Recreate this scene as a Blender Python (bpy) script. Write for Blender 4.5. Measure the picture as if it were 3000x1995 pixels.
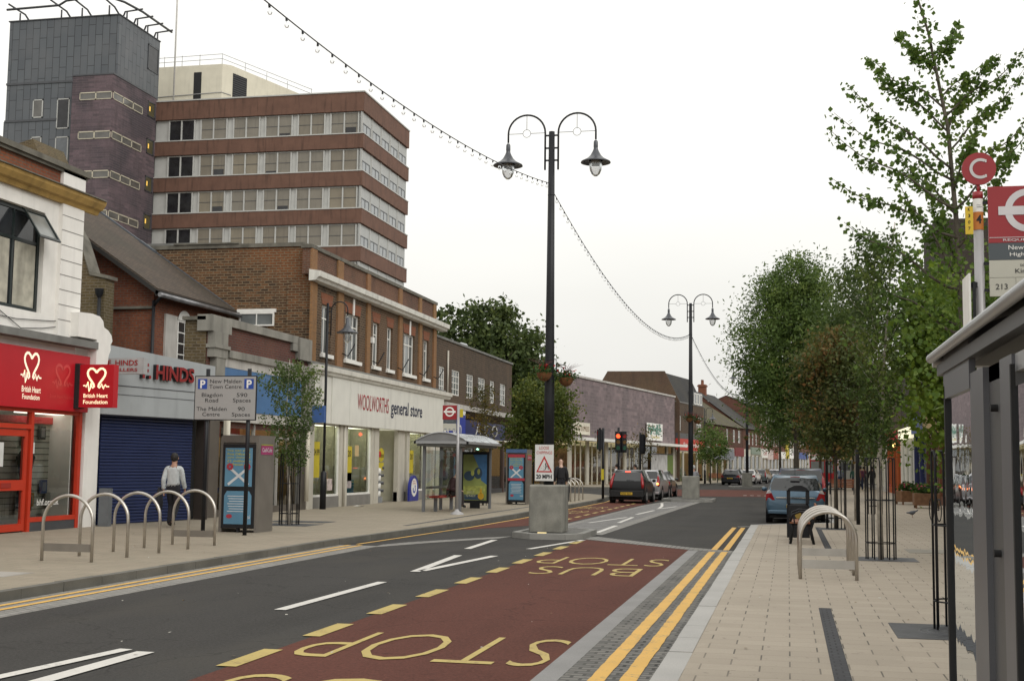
import bpy, bmesh, math, random
import numpy as np
from mathutils import Vector, Matrix
for o in list(bpy.data.objects): bpy.data.objects.remove(o)
S = bpy.context.scene
COL = S.collection
# ---------------------------------------------------------------- camera
cd = bpy.data.cameras.new('camera'); cam = bpy.data.objects.new('camera', cd); COL.objects.link(cam)
cd.sensor_width = 36; cd.lens = 36*2950/2358; cd.clip_end = 3000; cd.clip_start = 0.05
cam.matrix_world = Matrix(((0.97767486, 0.00828429, 0.20996007, 0), (0.20977125, -0.09631007, -0.97299558, 0), (0.0121607, 0.9953169, -0.09589774, 1.68), (0, 0, 0, 1)))
# columns are camera right / up / back in world axes
_r = Vector((0.97767486, 0.20977125, 0.0121607)); 
cam.matrix_world = Matrix(((0.97767486, 0.00828429, 0.20996007, 0), (0.20977125, -0.09631007, -0.97299558, 0), (0.0121607, 0.9953169, -0.09589774, 1.68), (0, 0, 0, 1)))
S.camera = cam
S.render.resolution_x = 1024; S.render.resolution_y = 680
# ---------------------------------------------------------------- overcast daylight
w = bpy.data.worlds.new('World'); S.world = w; w.use_nodes = True
nt = w.node_tree; nt.nodes.clear()
out = nt.nodes.new('ShaderNodeOutputWorld'); bg = nt.nodes.new('ShaderNodeBackground')
sky = nt.nodes.new('ShaderNodeTexSky'); sky.sky_type = 'NISHITA'; sky.sun_disc = False
sky.sun_elevation = math.radians(36); sky.sun_rotation = math.radians(130)
hs = nt.nodes.new('ShaderNodeHueSaturation'); hs.inputs['Saturation'].default_value = 0.0
hs.inputs['Value'].default_value = 0.9
tc = nt.nodes.new('ShaderNodeTexCoord'); sep = nt.nodes.new('ShaderNodeSeparateXYZ')
nt.links.new(tc.outputs['Generated'], sep.inputs[0])
rmp = nt.nodes.new('ShaderNodeValToRGB')        # cloud layer: a little darker and warmer at the horizon
rmp.color_ramp.elements[0].position = 0.0; rmp.color_ramp.elements[0].color = (8.3, 8.2, 7.8, 1)
rmp.color_ramp.elements[1].position = 0.75; rmp.color_ramp.elements[1].color = (13.3, 13.1, 12.5, 1)
e = rmp.color_ramp.elements.new(0.13); e.color = (9.7, 9.6, 9.1, 1)
e = rmp.color_ramp.elements.new(0.22); e.color = (11.5, 11.4, 10.9, 1)
nt.links.new(sep.outputs['Z'], rmp.inputs[0])
cn = nt.nodes.new('ShaderNodeTexNoise'); cn.inputs['Scale'].default_value = 2.2; cn.inputs['Detail'].default_value = 4
cmap = nt.nodes.new('ShaderNodeMapping'); cmap.inputs['Scale'].default_value = (1, 1, 3)
nt.links.new(tc.outputs['Generated'], cmap.inputs[0]); nt.links.new(cmap.outputs[0], cn.inputs[0])
cr = nt.nodes.new('ShaderNodeMapRange'); cr.inputs[1].default_value = .3; cr.inputs[2].default_value = .7; cr.inputs[3].default_value = .94; cr.inputs[4].default_value = 1.05
nt.links.new(cn.outputs[0], cr.inputs[0])
cm = nt.nodes.new('ShaderNodeVectorMath'); cm.operation = 'SCALE'
nt.links.new(rmp.outputs[0], cm.inputs[0]); nt.links.new(cr.outputs[0], cm.inputs['Scale'])
mx = nt.nodes.new('ShaderNodeMix'); mx.data_type = 'RGBA'; mx.inputs[0].default_value = 0.92
nt.links.new(sky.outputs[0], hs.inputs['Color']); nt.links.new(hs.outputs[0], mx.inputs[6]); nt.links.new(cm.outputs[0], mx.inputs[7])
nt.links.new(mx.outputs[2], bg.inputs[0]); bg.inputs[1].default_value = 0.10
nt.links.new(bg.outputs[0], out.inputs[0])
sl = bpy.data.lights.new('sun', 'SUN'); sl.energy = 1.2; sl.angle = math.radians(38); sl.color = (1, .97, .92)
sun = bpy.data.objects.new('sun', sl); COL.objects.link(sun)
sun.rotation_euler = (math.radians(54), 0, math.radians(50))
S.view_settings.view_transform = 'Standard'; S.view_settings.look = 'None'
S.view_settings.exposure = 0; S.view_settings.gamma = 1

# ---------------------------------------------------------------- material helpers
MATS = {}
def _new(name):
    m = bpy.data.materials.new(name); m.use_nodes = True
    n = m.node_tree; b = n.nodes['Principled BSDF']; return m, n, b
def _pos(n):
    g = n.nodes.new('ShaderNodeNewGeometry'); return g.outputs['Position']
def _scaled(n, src, sx, sy, sz):
    mp = n.nodes.new('ShaderNodeMapping'); mp.inputs['Scale'].default_value = (sx, sy, sz)
    n.links.new(src, mp.inputs[0]); return mp.outputs[0]
def _noise(n, vec, scale, detail=3):
    t = n.nodes.new('ShaderNodeTexNoise'); t.inputs['Scale'].default_value = scale; t.inputs['Detail'].default_value = detail
    n.links.new(vec, t.inputs['Vector']); return t.outputs[0]
def _mixc(n, fac, a, b, mode='MIX'):
    m = n.nodes.new('ShaderNodeMix'); m.data_type = 'RGBA'; m.blend_type = mode
    for s, v in ((0, fac), (6, a), (7, b)):
        if isinstance(v, (int, float)): m.inputs[s].default_value = v
        elif isinstance(v, tuple): m.inputs[s].default_value = (*v[:3], 1)
        else: n.links.new(v, m.inputs[s])
    return m.outputs[2]
def _rng(n, v, a, b, c, d):
    r = n.nodes.new('ShaderNodeMapRange'); r.inputs[1].default_value = a; r.inputs[2].default_value = b
    r.inputs[3].default_value = c; r.inputs[4].default_value = d; n.links.new(v, r.inputs[0]); return r.outputs[0]
def _bump(n, b, h, s, dist=.01):
    bp = n.nodes.new('ShaderNodeBump'); bp.inputs['Strength'].default_value = s; bp.inputs['Distance'].default_value = dist
    n.links.new(h, bp.inputs['Height']); n.links.new(bp.outputs[0], b.inputs['Normal'])
def M(name, c, r=.65, n=.14, s=3., metal=0, bump=0., streak=0., coat=0, emit=0, spec=.5, fine=0.):
    """painted / plain surface: base colour broken up by two scales of noise, optional vertical streaks"""
    if name in MATS: return MATS[name]
    m, t, b = _new(name); P = _pos(t)
    a = _noise(t, P, s, 4)
    f = _rng(t, a, .25, .75, 0, 1)
    c1 = tuple(min(1, x*(1-n)) for x in c); c2 = tuple(min(1, x*(1+n)) for x in c)
    col = _mixc(t, f, c1, c2)
    if fine:
        g = _noise(t, P, 90, 2); col = _mixc(t, _rng(t, g, .35, .65, 0, fine), col, tuple(x*.45 for x in c))
    if streak:
        sn = _noise(t, _scaled(t, P, 2.2, 2.2, .25), 1.6, 4)
        col = _mixc(t, _rng(t, sn, .52, .72, 0, streak), col, tuple(x*.28 for x in c))
    t.links.new(col, b.inputs['Base Color'])
    b.inputs['Roughness'].default_value = r; b.inputs['Metallic'].default_value = metal
    b.inputs['Specular IOR Level'].default_value = spec
    if coat: b.inputs['Coat Weight'].default_value = coat; b.inputs['Coat Roughness'].default_value = .08
    if bump: _bump(t, b, _noise(t, P, 40, 4), bump)
    if emit: t.links.new(col, b.inputs['Emission Color']); b.inputs['Emission Strength'].default_value = emit
    MATS[name] = m; return m
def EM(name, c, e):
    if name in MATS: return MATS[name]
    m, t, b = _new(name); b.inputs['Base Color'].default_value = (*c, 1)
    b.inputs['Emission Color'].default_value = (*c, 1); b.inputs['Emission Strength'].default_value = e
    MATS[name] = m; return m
def BRICK(name, c1, c2, mortar, bw=.225, rh=.075, ms=.012, c3=None, zs=.35, stain=.35, zr=(.42, .62)):
    """brickwork laid in world metres: two brick colours, a third in drifts, soot stains"""
    if name in MATS: return MATS[name]
    m, t, b = _new(name); P = _pos(t)
    sp = t.nodes.new('ShaderNodeSeparateXYZ'); t.links.new(P, sp.inputs[0])
    ad = t.nodes.new('ShaderNodeMath'); ad.operation = 'ADD'; t.links.new(sp.outputs[0], ad.inputs[0]); t.links.new(sp.outputs[1], ad.inputs[1])
    cb = t.nodes.new('ShaderNodeCombineXYZ'); t.links.new(ad.outputs[0], cb.inputs[0]); t.links.new(sp.outputs[2], cb.inputs[1])
    bt = t.nodes.new('ShaderNodeTexBrick'); bt.offset = .5
    for k, v in (('Scale', 1), ('Mortar Size', ms), ('Mortar Smooth', .1), ('Bias', 0), ('Brick Width', bw), ('Row Height', rh)): bt.inputs[k].default_value = v
    bt.inputs['Color1'].default_value = (*c1, 1); bt.inputs['Color2'].default_value = (*c2, 1); bt.inputs['Mortar'].default_value = (*mortar, 1)
    t.links.new(cb.outputs[0], bt.inputs['Vector'])
    col = bt.outputs[0]
    if c3:
        f = _rng(t, _noise(t, P, zs, 5), zr[0], zr[1], 0, .75)
        iv = t.nodes.new('ShaderNodeMath'); iv.operation = 'SUBTRACT'; iv.inputs[0].default_value = 1; t.links.new(bt.outputs['Fac'], iv.inputs[1])
        mu = t.nodes.new('ShaderNodeMath'); mu.operation = 'MULTIPLY'; t.links.new(f, mu.inputs[0]); t.links.new(iv.outputs[0], mu.inputs[1])
        col = _mixc(t, mu.outputs[0], col, c3)
    g = _noise(t, P, 14, 3); col = _mixc(t, _rng(t, g, .3, .7, 0, .4), col, tuple(x*.5 for x in c2))
    if stain:
        sn = _noise(t, _scaled(t, P, 1.6, 1.6, .4), 1.3, 5); col = _mixc(t, _rng(t, sn, .5, .75, 0, stain), col, (.03, .028, .025))
    t.links.new(col, b.inputs['Base Color']); b.inputs['Roughness'].default_value = .9; b.inputs['Specular IOR Level'].default_value = .25
    MATS[name] = m; return m
def PAVE(name, c1, c2, joint, bw, rh, ms, rowfade=.7, swap=False, stain=.2):
    if name in MATS: return MATS[name]
    m, t, b = _new(name); P = _pos(t); v = P
    if swap:
        mp = t.nodes.new('ShaderNodeMapping'); mp.inputs['Rotation'].default_value = (0, 0, math.pi/2); t.links.new(P, mp.inputs[0]); v = mp.outputs[0]
    bt = t.nodes.new('ShaderNodeTexBrick'); bt.offset = .5
    for k, x in (('Scale', 1), ('Mortar Size', ms), ('Mortar Smooth', .2), ('Bias', 0), ('Brick Width', bw), ('Row Height', rh)): bt.inputs[k].default_value = x
    bt.inputs['Color1'].default_value = (*c1, 1); bt.inputs['Color2'].default_value = (*c2, 1); bt.inputs['Mortar'].default_value = (*c1, 1)
    t.links.new(v, bt.inputs['Vector'])
    # joints between rows are tight and faint, the butt joints are open and dark
    sp = t.nodes.new('ShaderNodeSeparateXYZ'); t.links.new(v, sp.inputs[0])
    d = t.nodes.new('ShaderNodeMath'); d.operation = 'DIVIDE'; d.inputs[1].default_value = rh; t.links.new(sp.outputs[1], d.inputs[0])
    fr = t.nodes.new('ShaderNodeMath'); fr.operation = 'PINGPONG'; fr.inputs[1].default_value = .5; t.links.new(d.outputs[0], fr.inputs[0])
    rowj = _rng(t, fr.outputs[0], ms/rh*.9, ms/rh*1.4, 1-rowfade, 1)
    mu = t.nodes.new('ShaderNodeMath'); mu.operation = 'MULTIPLY'; t.links.new(bt.outputs['Fac'], mu.inputs[0]); t.links.new(rowj, mu.inputs[1])
    bn = _rng(t, _noise(t, P, 1.1, 3), .35, .65, .45, 1)
    mv = t.nodes.new('ShaderNodeMath'); mv.operation = 'MULTIPLY'; t.links.new(mu.outputs[0], mv.inputs[0]); t.links.new(bn, mv.inputs[1])
    col = _mixc(t, mv.outputs[0], bt.outputs[0], joint)
    vr = t.nodes.new('ShaderNodeTexVoronoi'); vr.inputs['Scale'].default_value = 2.1; t.links.new(P, vr.inputs['Vector']); col = _mixc(t, _rng(t, vr.outputs['Color'], .1, .9, 0, .16), col, tuple(x*.7 for x in c2))
    gum = _noise(t, P, 13, 1); col = _mixc(t, _rng(t, gum, .745, .765, 0, .55), col, tuple(x*.42 for x in c1))
    g = _noise(t, P, 60, 3); col = _mixc(t, _rng(t, g, .3, .75, 0, .25), col, tuple(x*.6 for x in c2))
    sn = _noise(t, P, .7, 6); col = _mixc(t, _rng(t, sn, .48, .72, 0, stain), col, tuple(x*.55 for x in c1))
    sp2 = _noise(t, P, 9, 2); col = _mixc(t, _rng(t, sp2, .72, .76, 0, .5), col, tuple(x*.35 for x in c1))
    t.links.new(col, b.inputs['Base Color']); b.inputs['Roughness'].default_value = .85; b.inputs['Specular IOR Level'].default_value = .3
    MATS[name] = m; return m
def TARMAC(name, c, agg=.5, wear=.35):
    if name in MATS: return MATS[name]
    m, t, b = _new(name); P = _pos(t)
    a = _rng(t, _noise(t, P, .35, 6), .35, .7, 0, 1)
    col = _mixc(t, a, tuple(x*(1-wear*.5) for x in c), tuple(x*(1+wear) for x in c))
    tr = _rng(t, _noise(t, _scaled(t, P, 1.3, .05, 1), 1.0, 4), .42, .62, 0, .7)
    col = _mixc(t, tr, col, tuple(x*1.35 for x in c))
    g = _noise(t, P, 140, 2); col = _mixc(t, _rng(t, g, .45, .75, 0, agg), col, tuple(min(.5, x*2.6) for x in c))
    g2 = _noise(t, P, 75, 2); col = _mixc(t, _rng(t, g2, .5, .75, 0, agg), col, tuple(x*.45 for x in c))
    g3 = _noise(t, P, 26, 4); col = _mixc(t, _rng(t, g3, .42, .68, 0, .5), col, tuple(x*1.9 for x in c)); g4 = _noise(t, P, 38, 3); col = _mixc(t, _rng(t, g4, .5, .7, 0, .5), col, tuple(x*.4 for x in c))
    sp = _noise(t, P, 2.7, 2); col = _mixc(t, _rng(t, sp, .68, .76, 0, .5), col, tuple(x*.45 for x in c))
    dz = _noise(t, _scaled(t, P, 1, .35, 1), .9, 5); col = _mixc(t, _rng(t, dz, .52, .66, 0, .4), col, (c[0]*1.7, c[1]*1.65, c[2]*1.5))
    cv = t.nodes.new('ShaderNodeTexVoronoi'); cv.feature = 'DISTANCE_TO_EDGE'; cv.inputs['Scale'].default_value = .33; wv = t.nodes.new('ShaderNodeVectorMath'); wv.operation = 'MULTIPLY_ADD'; nn = t.nodes.new('ShaderNodeTexNoise'); nn.inputs['Scale'].default_value = 3; t.links.new(P, nn.inputs['Vector']); wv.inputs[1].default_value = (.5, .5, .5); t.links.new(nn.outputs['Color'], wv.inputs[0]); t.links.new(P, wv.inputs[2]); t.links.new(wv.outputs[0], cv.inputs['Vector']); col = _mixc(t, _rng(t, cv.outputs['Distance'], .0, .006, .5, 0), col, tuple(x*.35 for x in c))
    t.links.new(col, b.inputs['Base Color']); b.inputs['Roughness'].default_value = .88; b.inputs['Specular IOR Level'].default_value = .15
    _bump(t, b, g, .35, .004)
    MATS[name] = m; return m
def PAINT(name, c, under, wear=.5):
    """road paint, worn through to the surface below in specks and patches"""
    if name in MATS: return MATS[name]
    m, t, b = _new(name); P = _pos(t)
    g = _noise(t, P, 38, 4); h = _noise(t, P, 3.3, 3)
    ad = t.nodes.new('ShaderNodeMath'); ad.operation = 'ADD'; t.links.new(g, ad.inputs[0]); t.links.new(h, ad.inputs[1])
    col = _mixc(t, _rng(t, ad.outputs[0], 1.08, 1.34, 0, wear), c, under)
    col = _mixc(t, _rng(t, _noise(t, P, 1.4, 3), .4, .7, 0, .3), col, tuple(x*.72 for x in c))
    t.links.new(col, b.inputs['Base Color']); b.inputs['Roughness'].default_value = .7
    MATS[name] = m; return m
def GLASS(name, tint=(.8, .85, .82), refl=.16, rough=.02, wav=0.):
    """see-through pane: thin sheet, transparent plus a fresnel reflection"""
    if name in MATS: return MATS[name]
    m = bpy.data.materials.new(name); m.use_nodes = True; t = m.node_tree; t.nodes.clear()
    o = t.nodes.new('ShaderNodeOutputMaterial'); tr = t.nodes.new('ShaderNodeBsdfTransparent'); gl = t.nodes.new('ShaderNodeBsdfGlossy')
    tr.inputs[0].default_value = (*tint, 1); gl.inputs['Roughness'].default_value = rough; gl.inputs[0].default_value = (.9, .93, .95, 1)
    fr = t.nodes.new('ShaderNodeFresnel'); fr.inputs[0].default_value = 1.5
    ad = t.nodes.new('ShaderNodeMath'); ad.operation = 'ADD'; ad.use_clamp = True; ad.inputs[1].default_value = refl-.04; t.links.new(fr.outputs[0], ad.inputs[0])
    ms = t.nodes.new('ShaderNodeMixShader'); t.links.new(ad.outputs[0], ms.inputs[0]); t.links.new(tr.outputs[0], ms.inputs[1]); t.links.new(gl.outputs[0], ms.inputs[2])
    t.links.new(ms.outputs[0], o.inputs[0])
    if wav:
        P = _pos(t); bp = t.nodes.new('ShaderNodeBump'); bp.inputs['Strength'].default_value = wav; bp.inputs['Distance'].default_value = .02
        t.links.new(_noise(t, P, 5, 1), bp.inputs['Height'])
        for q in (gl, fr): t.links.new(bp.outputs[0], q.inputs['Normal'])
    MATS[name] = m; return m
def LEAF(name, c1, c2, c3, tr=.35):
    if name in MATS: return MATS[name]
    m = bpy.data.materials.new(name); m.use_nodes = True; t = m.node_tree; t.nodes.clear()
    o = t.nodes.new('ShaderNodeOutputMaterial'); g = t.nodes.new('ShaderNodeNewGeometry')
    rp = t.nodes.new('ShaderNodeValToRGB'); rp.color_ramp.elements[0].color = (*c1, 1); rp.color_ramp.elements[1].color = (*c3, 1)
    e = rp.color_ramp.elements.new(.6); e.color = (*c2, 1)
    P = g.outputs['Position']; nz = _noise(t, P, .9, 3)
    ad = t.nodes.new('ShaderNodeMath'); ad.operation = 'MULTIPLY_ADD'; ad.inputs[1].default_value = .45; t.links.new(g.outputs['Random Per Island'], ad.inputs[0])
    t.links.new(_rng(t, nz, .3, .7, 0, .6), ad.inputs[2]); t.links.new(ad.outputs[0], rp.inputs[0])
    d = t.nodes.new('ShaderNodeBsdfPrincipled'); d.inputs['Roughness'].default_value = .55; t.links.new(rp.outputs[0], d.inputs['Base Color'])
    d.inputs['Specular IOR Level'].default_value = .3
    ts = t.nodes.new('ShaderNodeBsdfTranslucent'); t.links.new(rp.outputs[0], ts.inputs[0])
    ms = t.nodes.new('ShaderNodeMixShader'); ms.inputs[0].default_value = tr
    t.links.new(d.outputs[0], ms.inputs[1]); t.links.new(ts.outputs[0], ms.inputs[2]); t.links.new(ms.outputs[0], o.inputs[0])
    MATS[name] = m; return m

# ---------------------------------------------------------------- mesh helpers
class F:
    """vertical working frame: u runs along the face (left to right for a viewer), o is outward, z is up"""
    def __init__(s, ox, oy, ux, uy): s.a = (ox, oy, ux, uy)
    def __call__(s, u, o, z): ox, oy, ux, uy = s.a; return (ox+ux*u+uy*o, oy+uy*u-ux*o, z)
def FX(x): return F(x, 0, 0, 1)       # face looking +X, u = world y
def FY(y): return F(0, y, 1, 0)       # face looking -Y, u = world x
class MB:
    def __init__(s): s.v = []; s.f = []; s.m = []; s.sm = []; s.starts = []
    def add(s, vs, fs, m=0, sm=False):
        b = len(s.v); s.starts.append(b); s.v += [tuple(p) for p in vs]
        for f in fs: s.f.append(tuple(i+b for i in f)); s.m.append(m); s.sm.append(sm)
        return s
    def hexa(s, p, m=0): return s.add(p, [(0, 3, 2, 1), (4, 5, 6, 7), (0, 1, 5, 4), (1, 2, 6, 5), (2, 3, 7, 6), (3, 0, 4, 7)], m)
    def box(s, x0, x1, y0, y1, z0, z1, m=0):
        return s.hexa([(x0, y0, z0), (x1, y0, z0), (x1, y1, z0), (x0, y1, z0), (x0, y0, z1), (x1, y0, z1), (x1, y1, z1), (x0, y1, z1)], m)
    def fb(s, fr, u0, u1, o0, o1, z0, z1, m=0):
        return s.hexa([fr(u0, o1, z0), fr(u1, o1, z0), fr(u1, o0, z0), fr(u0, o0, z0), fr(u0, o1, z1), fr(u1, o1, z1), fr(u1, o0, z1), fr(u0, o0, z1)], m)
    def bbox(s, x0, x1, y0, y1, z0, z1, r=.02, m=0, sx=1, sy=1):
        """box with chamfered vertical and top edges; sx,sy taper the top"""
        cx, cy = (x0+x1)/2, (y0+y1)/2
        def ring(z, i, k=1):
            q = [(x0+i+r, y0+i), (x1-i-r, y0+i), (x1-i, y0+i+r), (x1-i, y1-i-r), (x1-i-r, y1-i), (x0+i+r, y1-i), (x0+i, y1-i-r), (x0+i, y0+i+r)]
            f = 0 if z <= z0 else 1
            return [(cx+(a-cx)*(1+(sx-1)*f), cy+(b-cy)*(1+(sy-1)*f), z) for a, b in q]
        vs = ring(z0, 0)+ring(z1-r, 0)+ring(z1, r*.8)
        fs = [tuple(range(7, -1, -1)), tuple(range(16, 24))]
        for k in (0, 8):
            for i in range(8): j = (i+1) % 8; fs.append((k+i, k+j, k+8+j, k+8+i))
        return s.add(vs, fs, m)
    def quad(s, a, b, c, d, m=0): return s.add([a, b, c, d], [(0, 1, 2, 3)], m)
    def poly(s, pts, m=0): return s.add(pts, [tuple(range(len(pts)))], m)
    def prism(s, fr, pts, o0, o1, m=0):
        """polygon of (u,z) points extruded from o0 to o1"""
        n = len(pts); vs = [fr(u, o1, z) for u, z in pts]+[fr(u, o0, z) for u, z in pts]
        fs = [tuple(range(n)), tuple(range(2*n-1, n-1, -1))]+[(i, i+n, (i+1) % n+n, (i+1) % n) for i in range(n)]
        return s.add(vs, fs, m)
    def slab(s, pts, z0, z1, m=0):
        n = len(pts); vs = [(x, y, z0) for x, y in pts]+[(x, y, z1) for x, y in pts]
        return s.add(vs, [tuple(range(n-1, -1, -1)), tuple(range(n, 2*n))]+[(i, (i+1) % n, (i+1) % n+n, i+n) for i in range(n)], m)
    def tube(s, path, r, n=8, m=0, sm=True, caps=True):
        P = [Vector(p) for p in path]; k = len(P); rs = r if isinstance(r, (list, tuple)) else [r]*k
        t = (P[1]-P[0]).normalized(); a = t.orthogonal().normalized(); vs = []; fs = []
        for i in range(k):
            t = ((P[min(i+1, k-1)]-P[i]).normalized()+(P[i]-P[max(i-1, 0)]).normalized())
            t = t.normalized() if t.length > 1e-9 else (P[-1]-P[0]).normalized()
            a = (a-t*a.dot(t)).normalized() if (a-t*a.dot(t)).length > 1e-6 else t.orthogonal().normalized()
            b = t.cross(a)
            vs += [P[i]+(a*math.cos(2*math.pi*j/n)+b*math.sin(2*math.pi*j/n))*rs[i] for j in range(n)]
        for i in range(k-1):
            for j in range(n): q = (j+1) % n; fs.append((i*n+j, i*n+q, (i+1)*n+q, (i+1)*n+j))
        s.add(vs, fs, m, sm)
        if caps: b0 = len(s.v)-len(vs); s.f += [tuple(b0+i for i in range(n-1, -1, -1)), tuple(b0+(k-1)*n+i for i in range(n))]; s.m += [m, m]; s.sm += [False, False]
        return s
    def lathe(s, prof, c, n=16, m=0, sm=True, sx=1, sy=1):
        vs = []; k = len(prof)
        for r, z in prof: vs += [(c[0]+r*sx*math.cos(2*math.pi*j/n), c[1]+r*sy*math.sin(2*math.pi*j/n), c[2]+z) for j in range(n)]
        return s.add(vs, [(i*n+j, i*n+(j+1) % n, (i+1)*n+(j+1) % n, (i+1)*n+j) for i in range(k-1) for j in range(n)], m, sm)
    def ball(s, c, r, m=0, n=10, sx=1, sy=1, sz=1):
        return s.lathe([(r*math.sin(math.pi*i/n)+1e-4, -r*sz*math.cos(math.pi*i/n)) for i in range(n+1)], c, n+2, m, True, sx, sy)
    def wheel(s, c, r, w, m=0, n=20, axis='x'):
        vs = []
        for q in (-w/2, w/2):
            for j in range(n):
                a = 2*math.pi*j/n; x, y = r*math.cos(a), r*math.sin(a)
                vs.append((c[0]+q, c[1]+x, c[2]+y) if axis == 'x' else (c[0]+x, c[1]+q, c[2]+y))
        return s.add(vs, [(j, (j+1) % n, n+(j+1) % n, n+j) for j in range(n)]+[tuple(range(n)), tuple(range(2*n-1, n-1, -1))], m)
    def split(s, name, mats, parent=None):
        """one object for every shape added to this builder"""
        st = s.starts+[len(s.v)]; r_ = None
        for a, c in zip(st, st[1:]):
            q = MB(); q.v = s.v[a:c]
            for f, m_, sm_ in zip(s.f, s.m, s.sm):
                if a <= f[0] < c: q.f.append(tuple(i-a for i in f)); q.m.append(m_); q.sm.append(sm_)
            r_ = q.build(name, mats, parent)
        return r_
    def build(s, name, mats, parent=None, smooth=None):
        me = bpy.data.meshes.new(name); me.from_pydata(s.v, [], s.f)
        if not isinstance(mats, (list, tuple)): mats = [mats]
        for q in mats: me.materials.append(q)
        me.polygons.foreach_set('material_index', s.m)
        me.polygons.foreach_set('use_smooth', [bool(x) if smooth is None else smooth for x in s.sm]); me.update()
        o = bpy.data.objects.new(name, me); COL.objects.link(o)
        return attach(o, parent)
def attach(o, parent):
    if parent is not None:
        o.parent = parent
        if parent.get('_w'): o.matrix_parent_inverse = Matrix.Translation(-parent.location)
    return o
def tag(o, label=None, cat=None, group=None, kind=None):
    if label: o['label'] = label
    if cat: o['category'] = cat
    if group: o['group'] = group
    if kind: o['kind'] = kind
    return o
def thing(name, label, cat, loc=(0, 0, 0), rz=0, group=None, world=False):
    o = bpy.data.objects.new(name, None); COL.objects.link(o); o.location = loc; o.rotation_euler = (0, 0, rz); o.empty_display_size = .2
    if world: o['_w'] = 1
    return tag(o, label, cat, group)
def struct(name, mb, mats): return tag(mb.build(name, mats), kind='structure')
def dup(root, loc, rz=0, label=None, sc=None):
    def cp(o, par):
        c = o.copy(); COL.objects.link(c); c.parent = par
        for ch in KIDS.get(o.name, []): cp(ch, c)
        return c
    if root.name not in KIDS: index_kids(root)
    r = cp(root, None); r.location = loc; r.rotation_euler = (0, 0, rz)
    if sc: r.scale = sc
    if label: r['label'] = label
    return r
KIDS = {}
def index_kids(root):
    al = list(bpy.data.objects)
    def go(o):
        KIDS[o.name] = [x for x in al if x.parent == o]
        for x in KIDS[o.name]: go(x)
    go(root)
def wall(mb, fr, u0, u1, z0, z1, holes, th=.14, m=0, mr=None):
    """wall face at o=0 with real openings and their reveals; holes = (u0,u1,z0,z1)"""
    mr = m if mr is None else mr
    us = sorted({u0, u1, *[h[0] for h in holes], *[h[1] for h in holes]}); zs = sorted({z0, z1, *[h[2] for h in holes], *[h[3] for h in holes]})
    us = [u for u in us if u0 <= u <= u1]; zs = [z for z in zs if z0 <= z <= z1]
    for i in range(len(us)-1):
        for j in range(len(zs)-1):
            a, b, c, d = us[i], us[i+1], zs[j], zs[j+1]; mu, mz = (a+b)/2, (c+d)/2
            if any(h[0] < mu < h[1] and h[2] < mz < h[3] for h in holes): continue
            mb.quad(fr(a, 0, c), fr(b, 0, c), fr(b, 0, d), fr(a, 0, d), m)
    for a, b, c, d in holes:
        mb.quad(fr(a, 0, c), fr(b, 0, c), fr(b, -th, c), fr(a, -th, c), mr); mb.quad(fr(a, 0, d), fr(a, -th, d), fr(b, -th, d), fr(b, 0, d), mr)
        mb.quad(fr(a, 0, c), fr(a, -th, c), fr(a, -th, d), fr(a, 0, d), mr); mb.quad(fr(b, 0, c), fr(b, 0, d), fr(b, -th, d), fr(b, -th, c), mr)
def window(fr, u0, u1, z0, z1, parent, frame, pane, nu=2, nz=2, fw=.05, o=-.10, us=None, zs=None, bw=None, back=None, name='window'):
    """frame mesh (window) with its glazing as a sub-part"""
    b = MB(); bw = bw or fw*.7
    b.fb(fr, u0, u0+fw, o-.03, o+.03, z0, z1); b.fb(fr, u1-fw, u1, o-.03, o+.03, z0, z1)
    b.fb(fr, u0+fw, u1-fw, o-.03, o+.03, z0, z0+fw); b.fb(fr, u0+fw, u1-fw, o-.03, o+.03, z1-fw, z1)
    us = us if us is not None else [u0+(u1-u0)*i/nu for i in range(1, nu)]; zs = zs if zs is not None else [z0+(z1-z0)*i/nz for i in range(1, nz)]
    for u in us: b.fb(fr, u-bw/2, u+bw/2, o-.02, o+.02, z0+fw, z1-fw)
    for z in zs: b.fb(fr, u0+fw, u1-fw, o-.018, o+.018, z-bw/2, z+bw/2)
    w_ = b.build(name, frame, parent)
    p = MB(); p.quad(fr(u0+fw*.5, o, z0+fw*.5), fr(u1-fw*.5, o, z0+fw*.5), fr(u1-fw*.5, o, z1-fw*.5), fr(u0+fw*.5, o, z1-fw*.5)); p.build('pane', pane, w_)
    if back: q = MB(); q.quad(fr(u0+.01, o-.12, z0), fr(u1-.01, o-.12, z0), fr(u1-.01, o-.12, z1), fr(u0+.01, o-.12, z1)); q.build('curtain', back, w_)
    return w_
_TX = {}
def textgeo(s, bold=0):
    if (s, bold) in _TX: return _TX[(s, bold)]
    c = bpy.data.curves.new('t', 'FONT'); c.body = s; c.resolution_u = 3; c.offset = bold; c.align_x = 'LEFT'
    o = bpy.data.objects.new('t', c); COL.objects.link(o); dg = bpy.context.evaluated_depsgraph_get(); dg.update()
    me = bpy.data.meshes.new_from_object(o.evaluated_get(dg)); v = [tuple(x.co) for x in me.vertices]; f = [tuple(p.vertices) for p in me.polygons]
    bpy.data.objects.remove(o); bpy.data.meshes.remove(me); bpy.data.curves.remove(c)
    xs = [p[0] for p in v]; ys = [p[1] for p in v]; x0, x1, y0, y1 = min(xs), max(xs), min(ys), max(ys)
    v = [((p[0]-x0)/(x1-x0), (p[1]-y0)/(y1-y0)) for p in v]; _TX[(s, bold)] = (v, f); return v, f
def text(mb, fn, s, u0, u1, z0, z1, m=0, bold=0):
    v, f = textgeo(s, bold); mb.add([fn(u0+a*(u1-u0), z0+b*(z1-z0)) for a, b in v], f, m)
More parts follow.
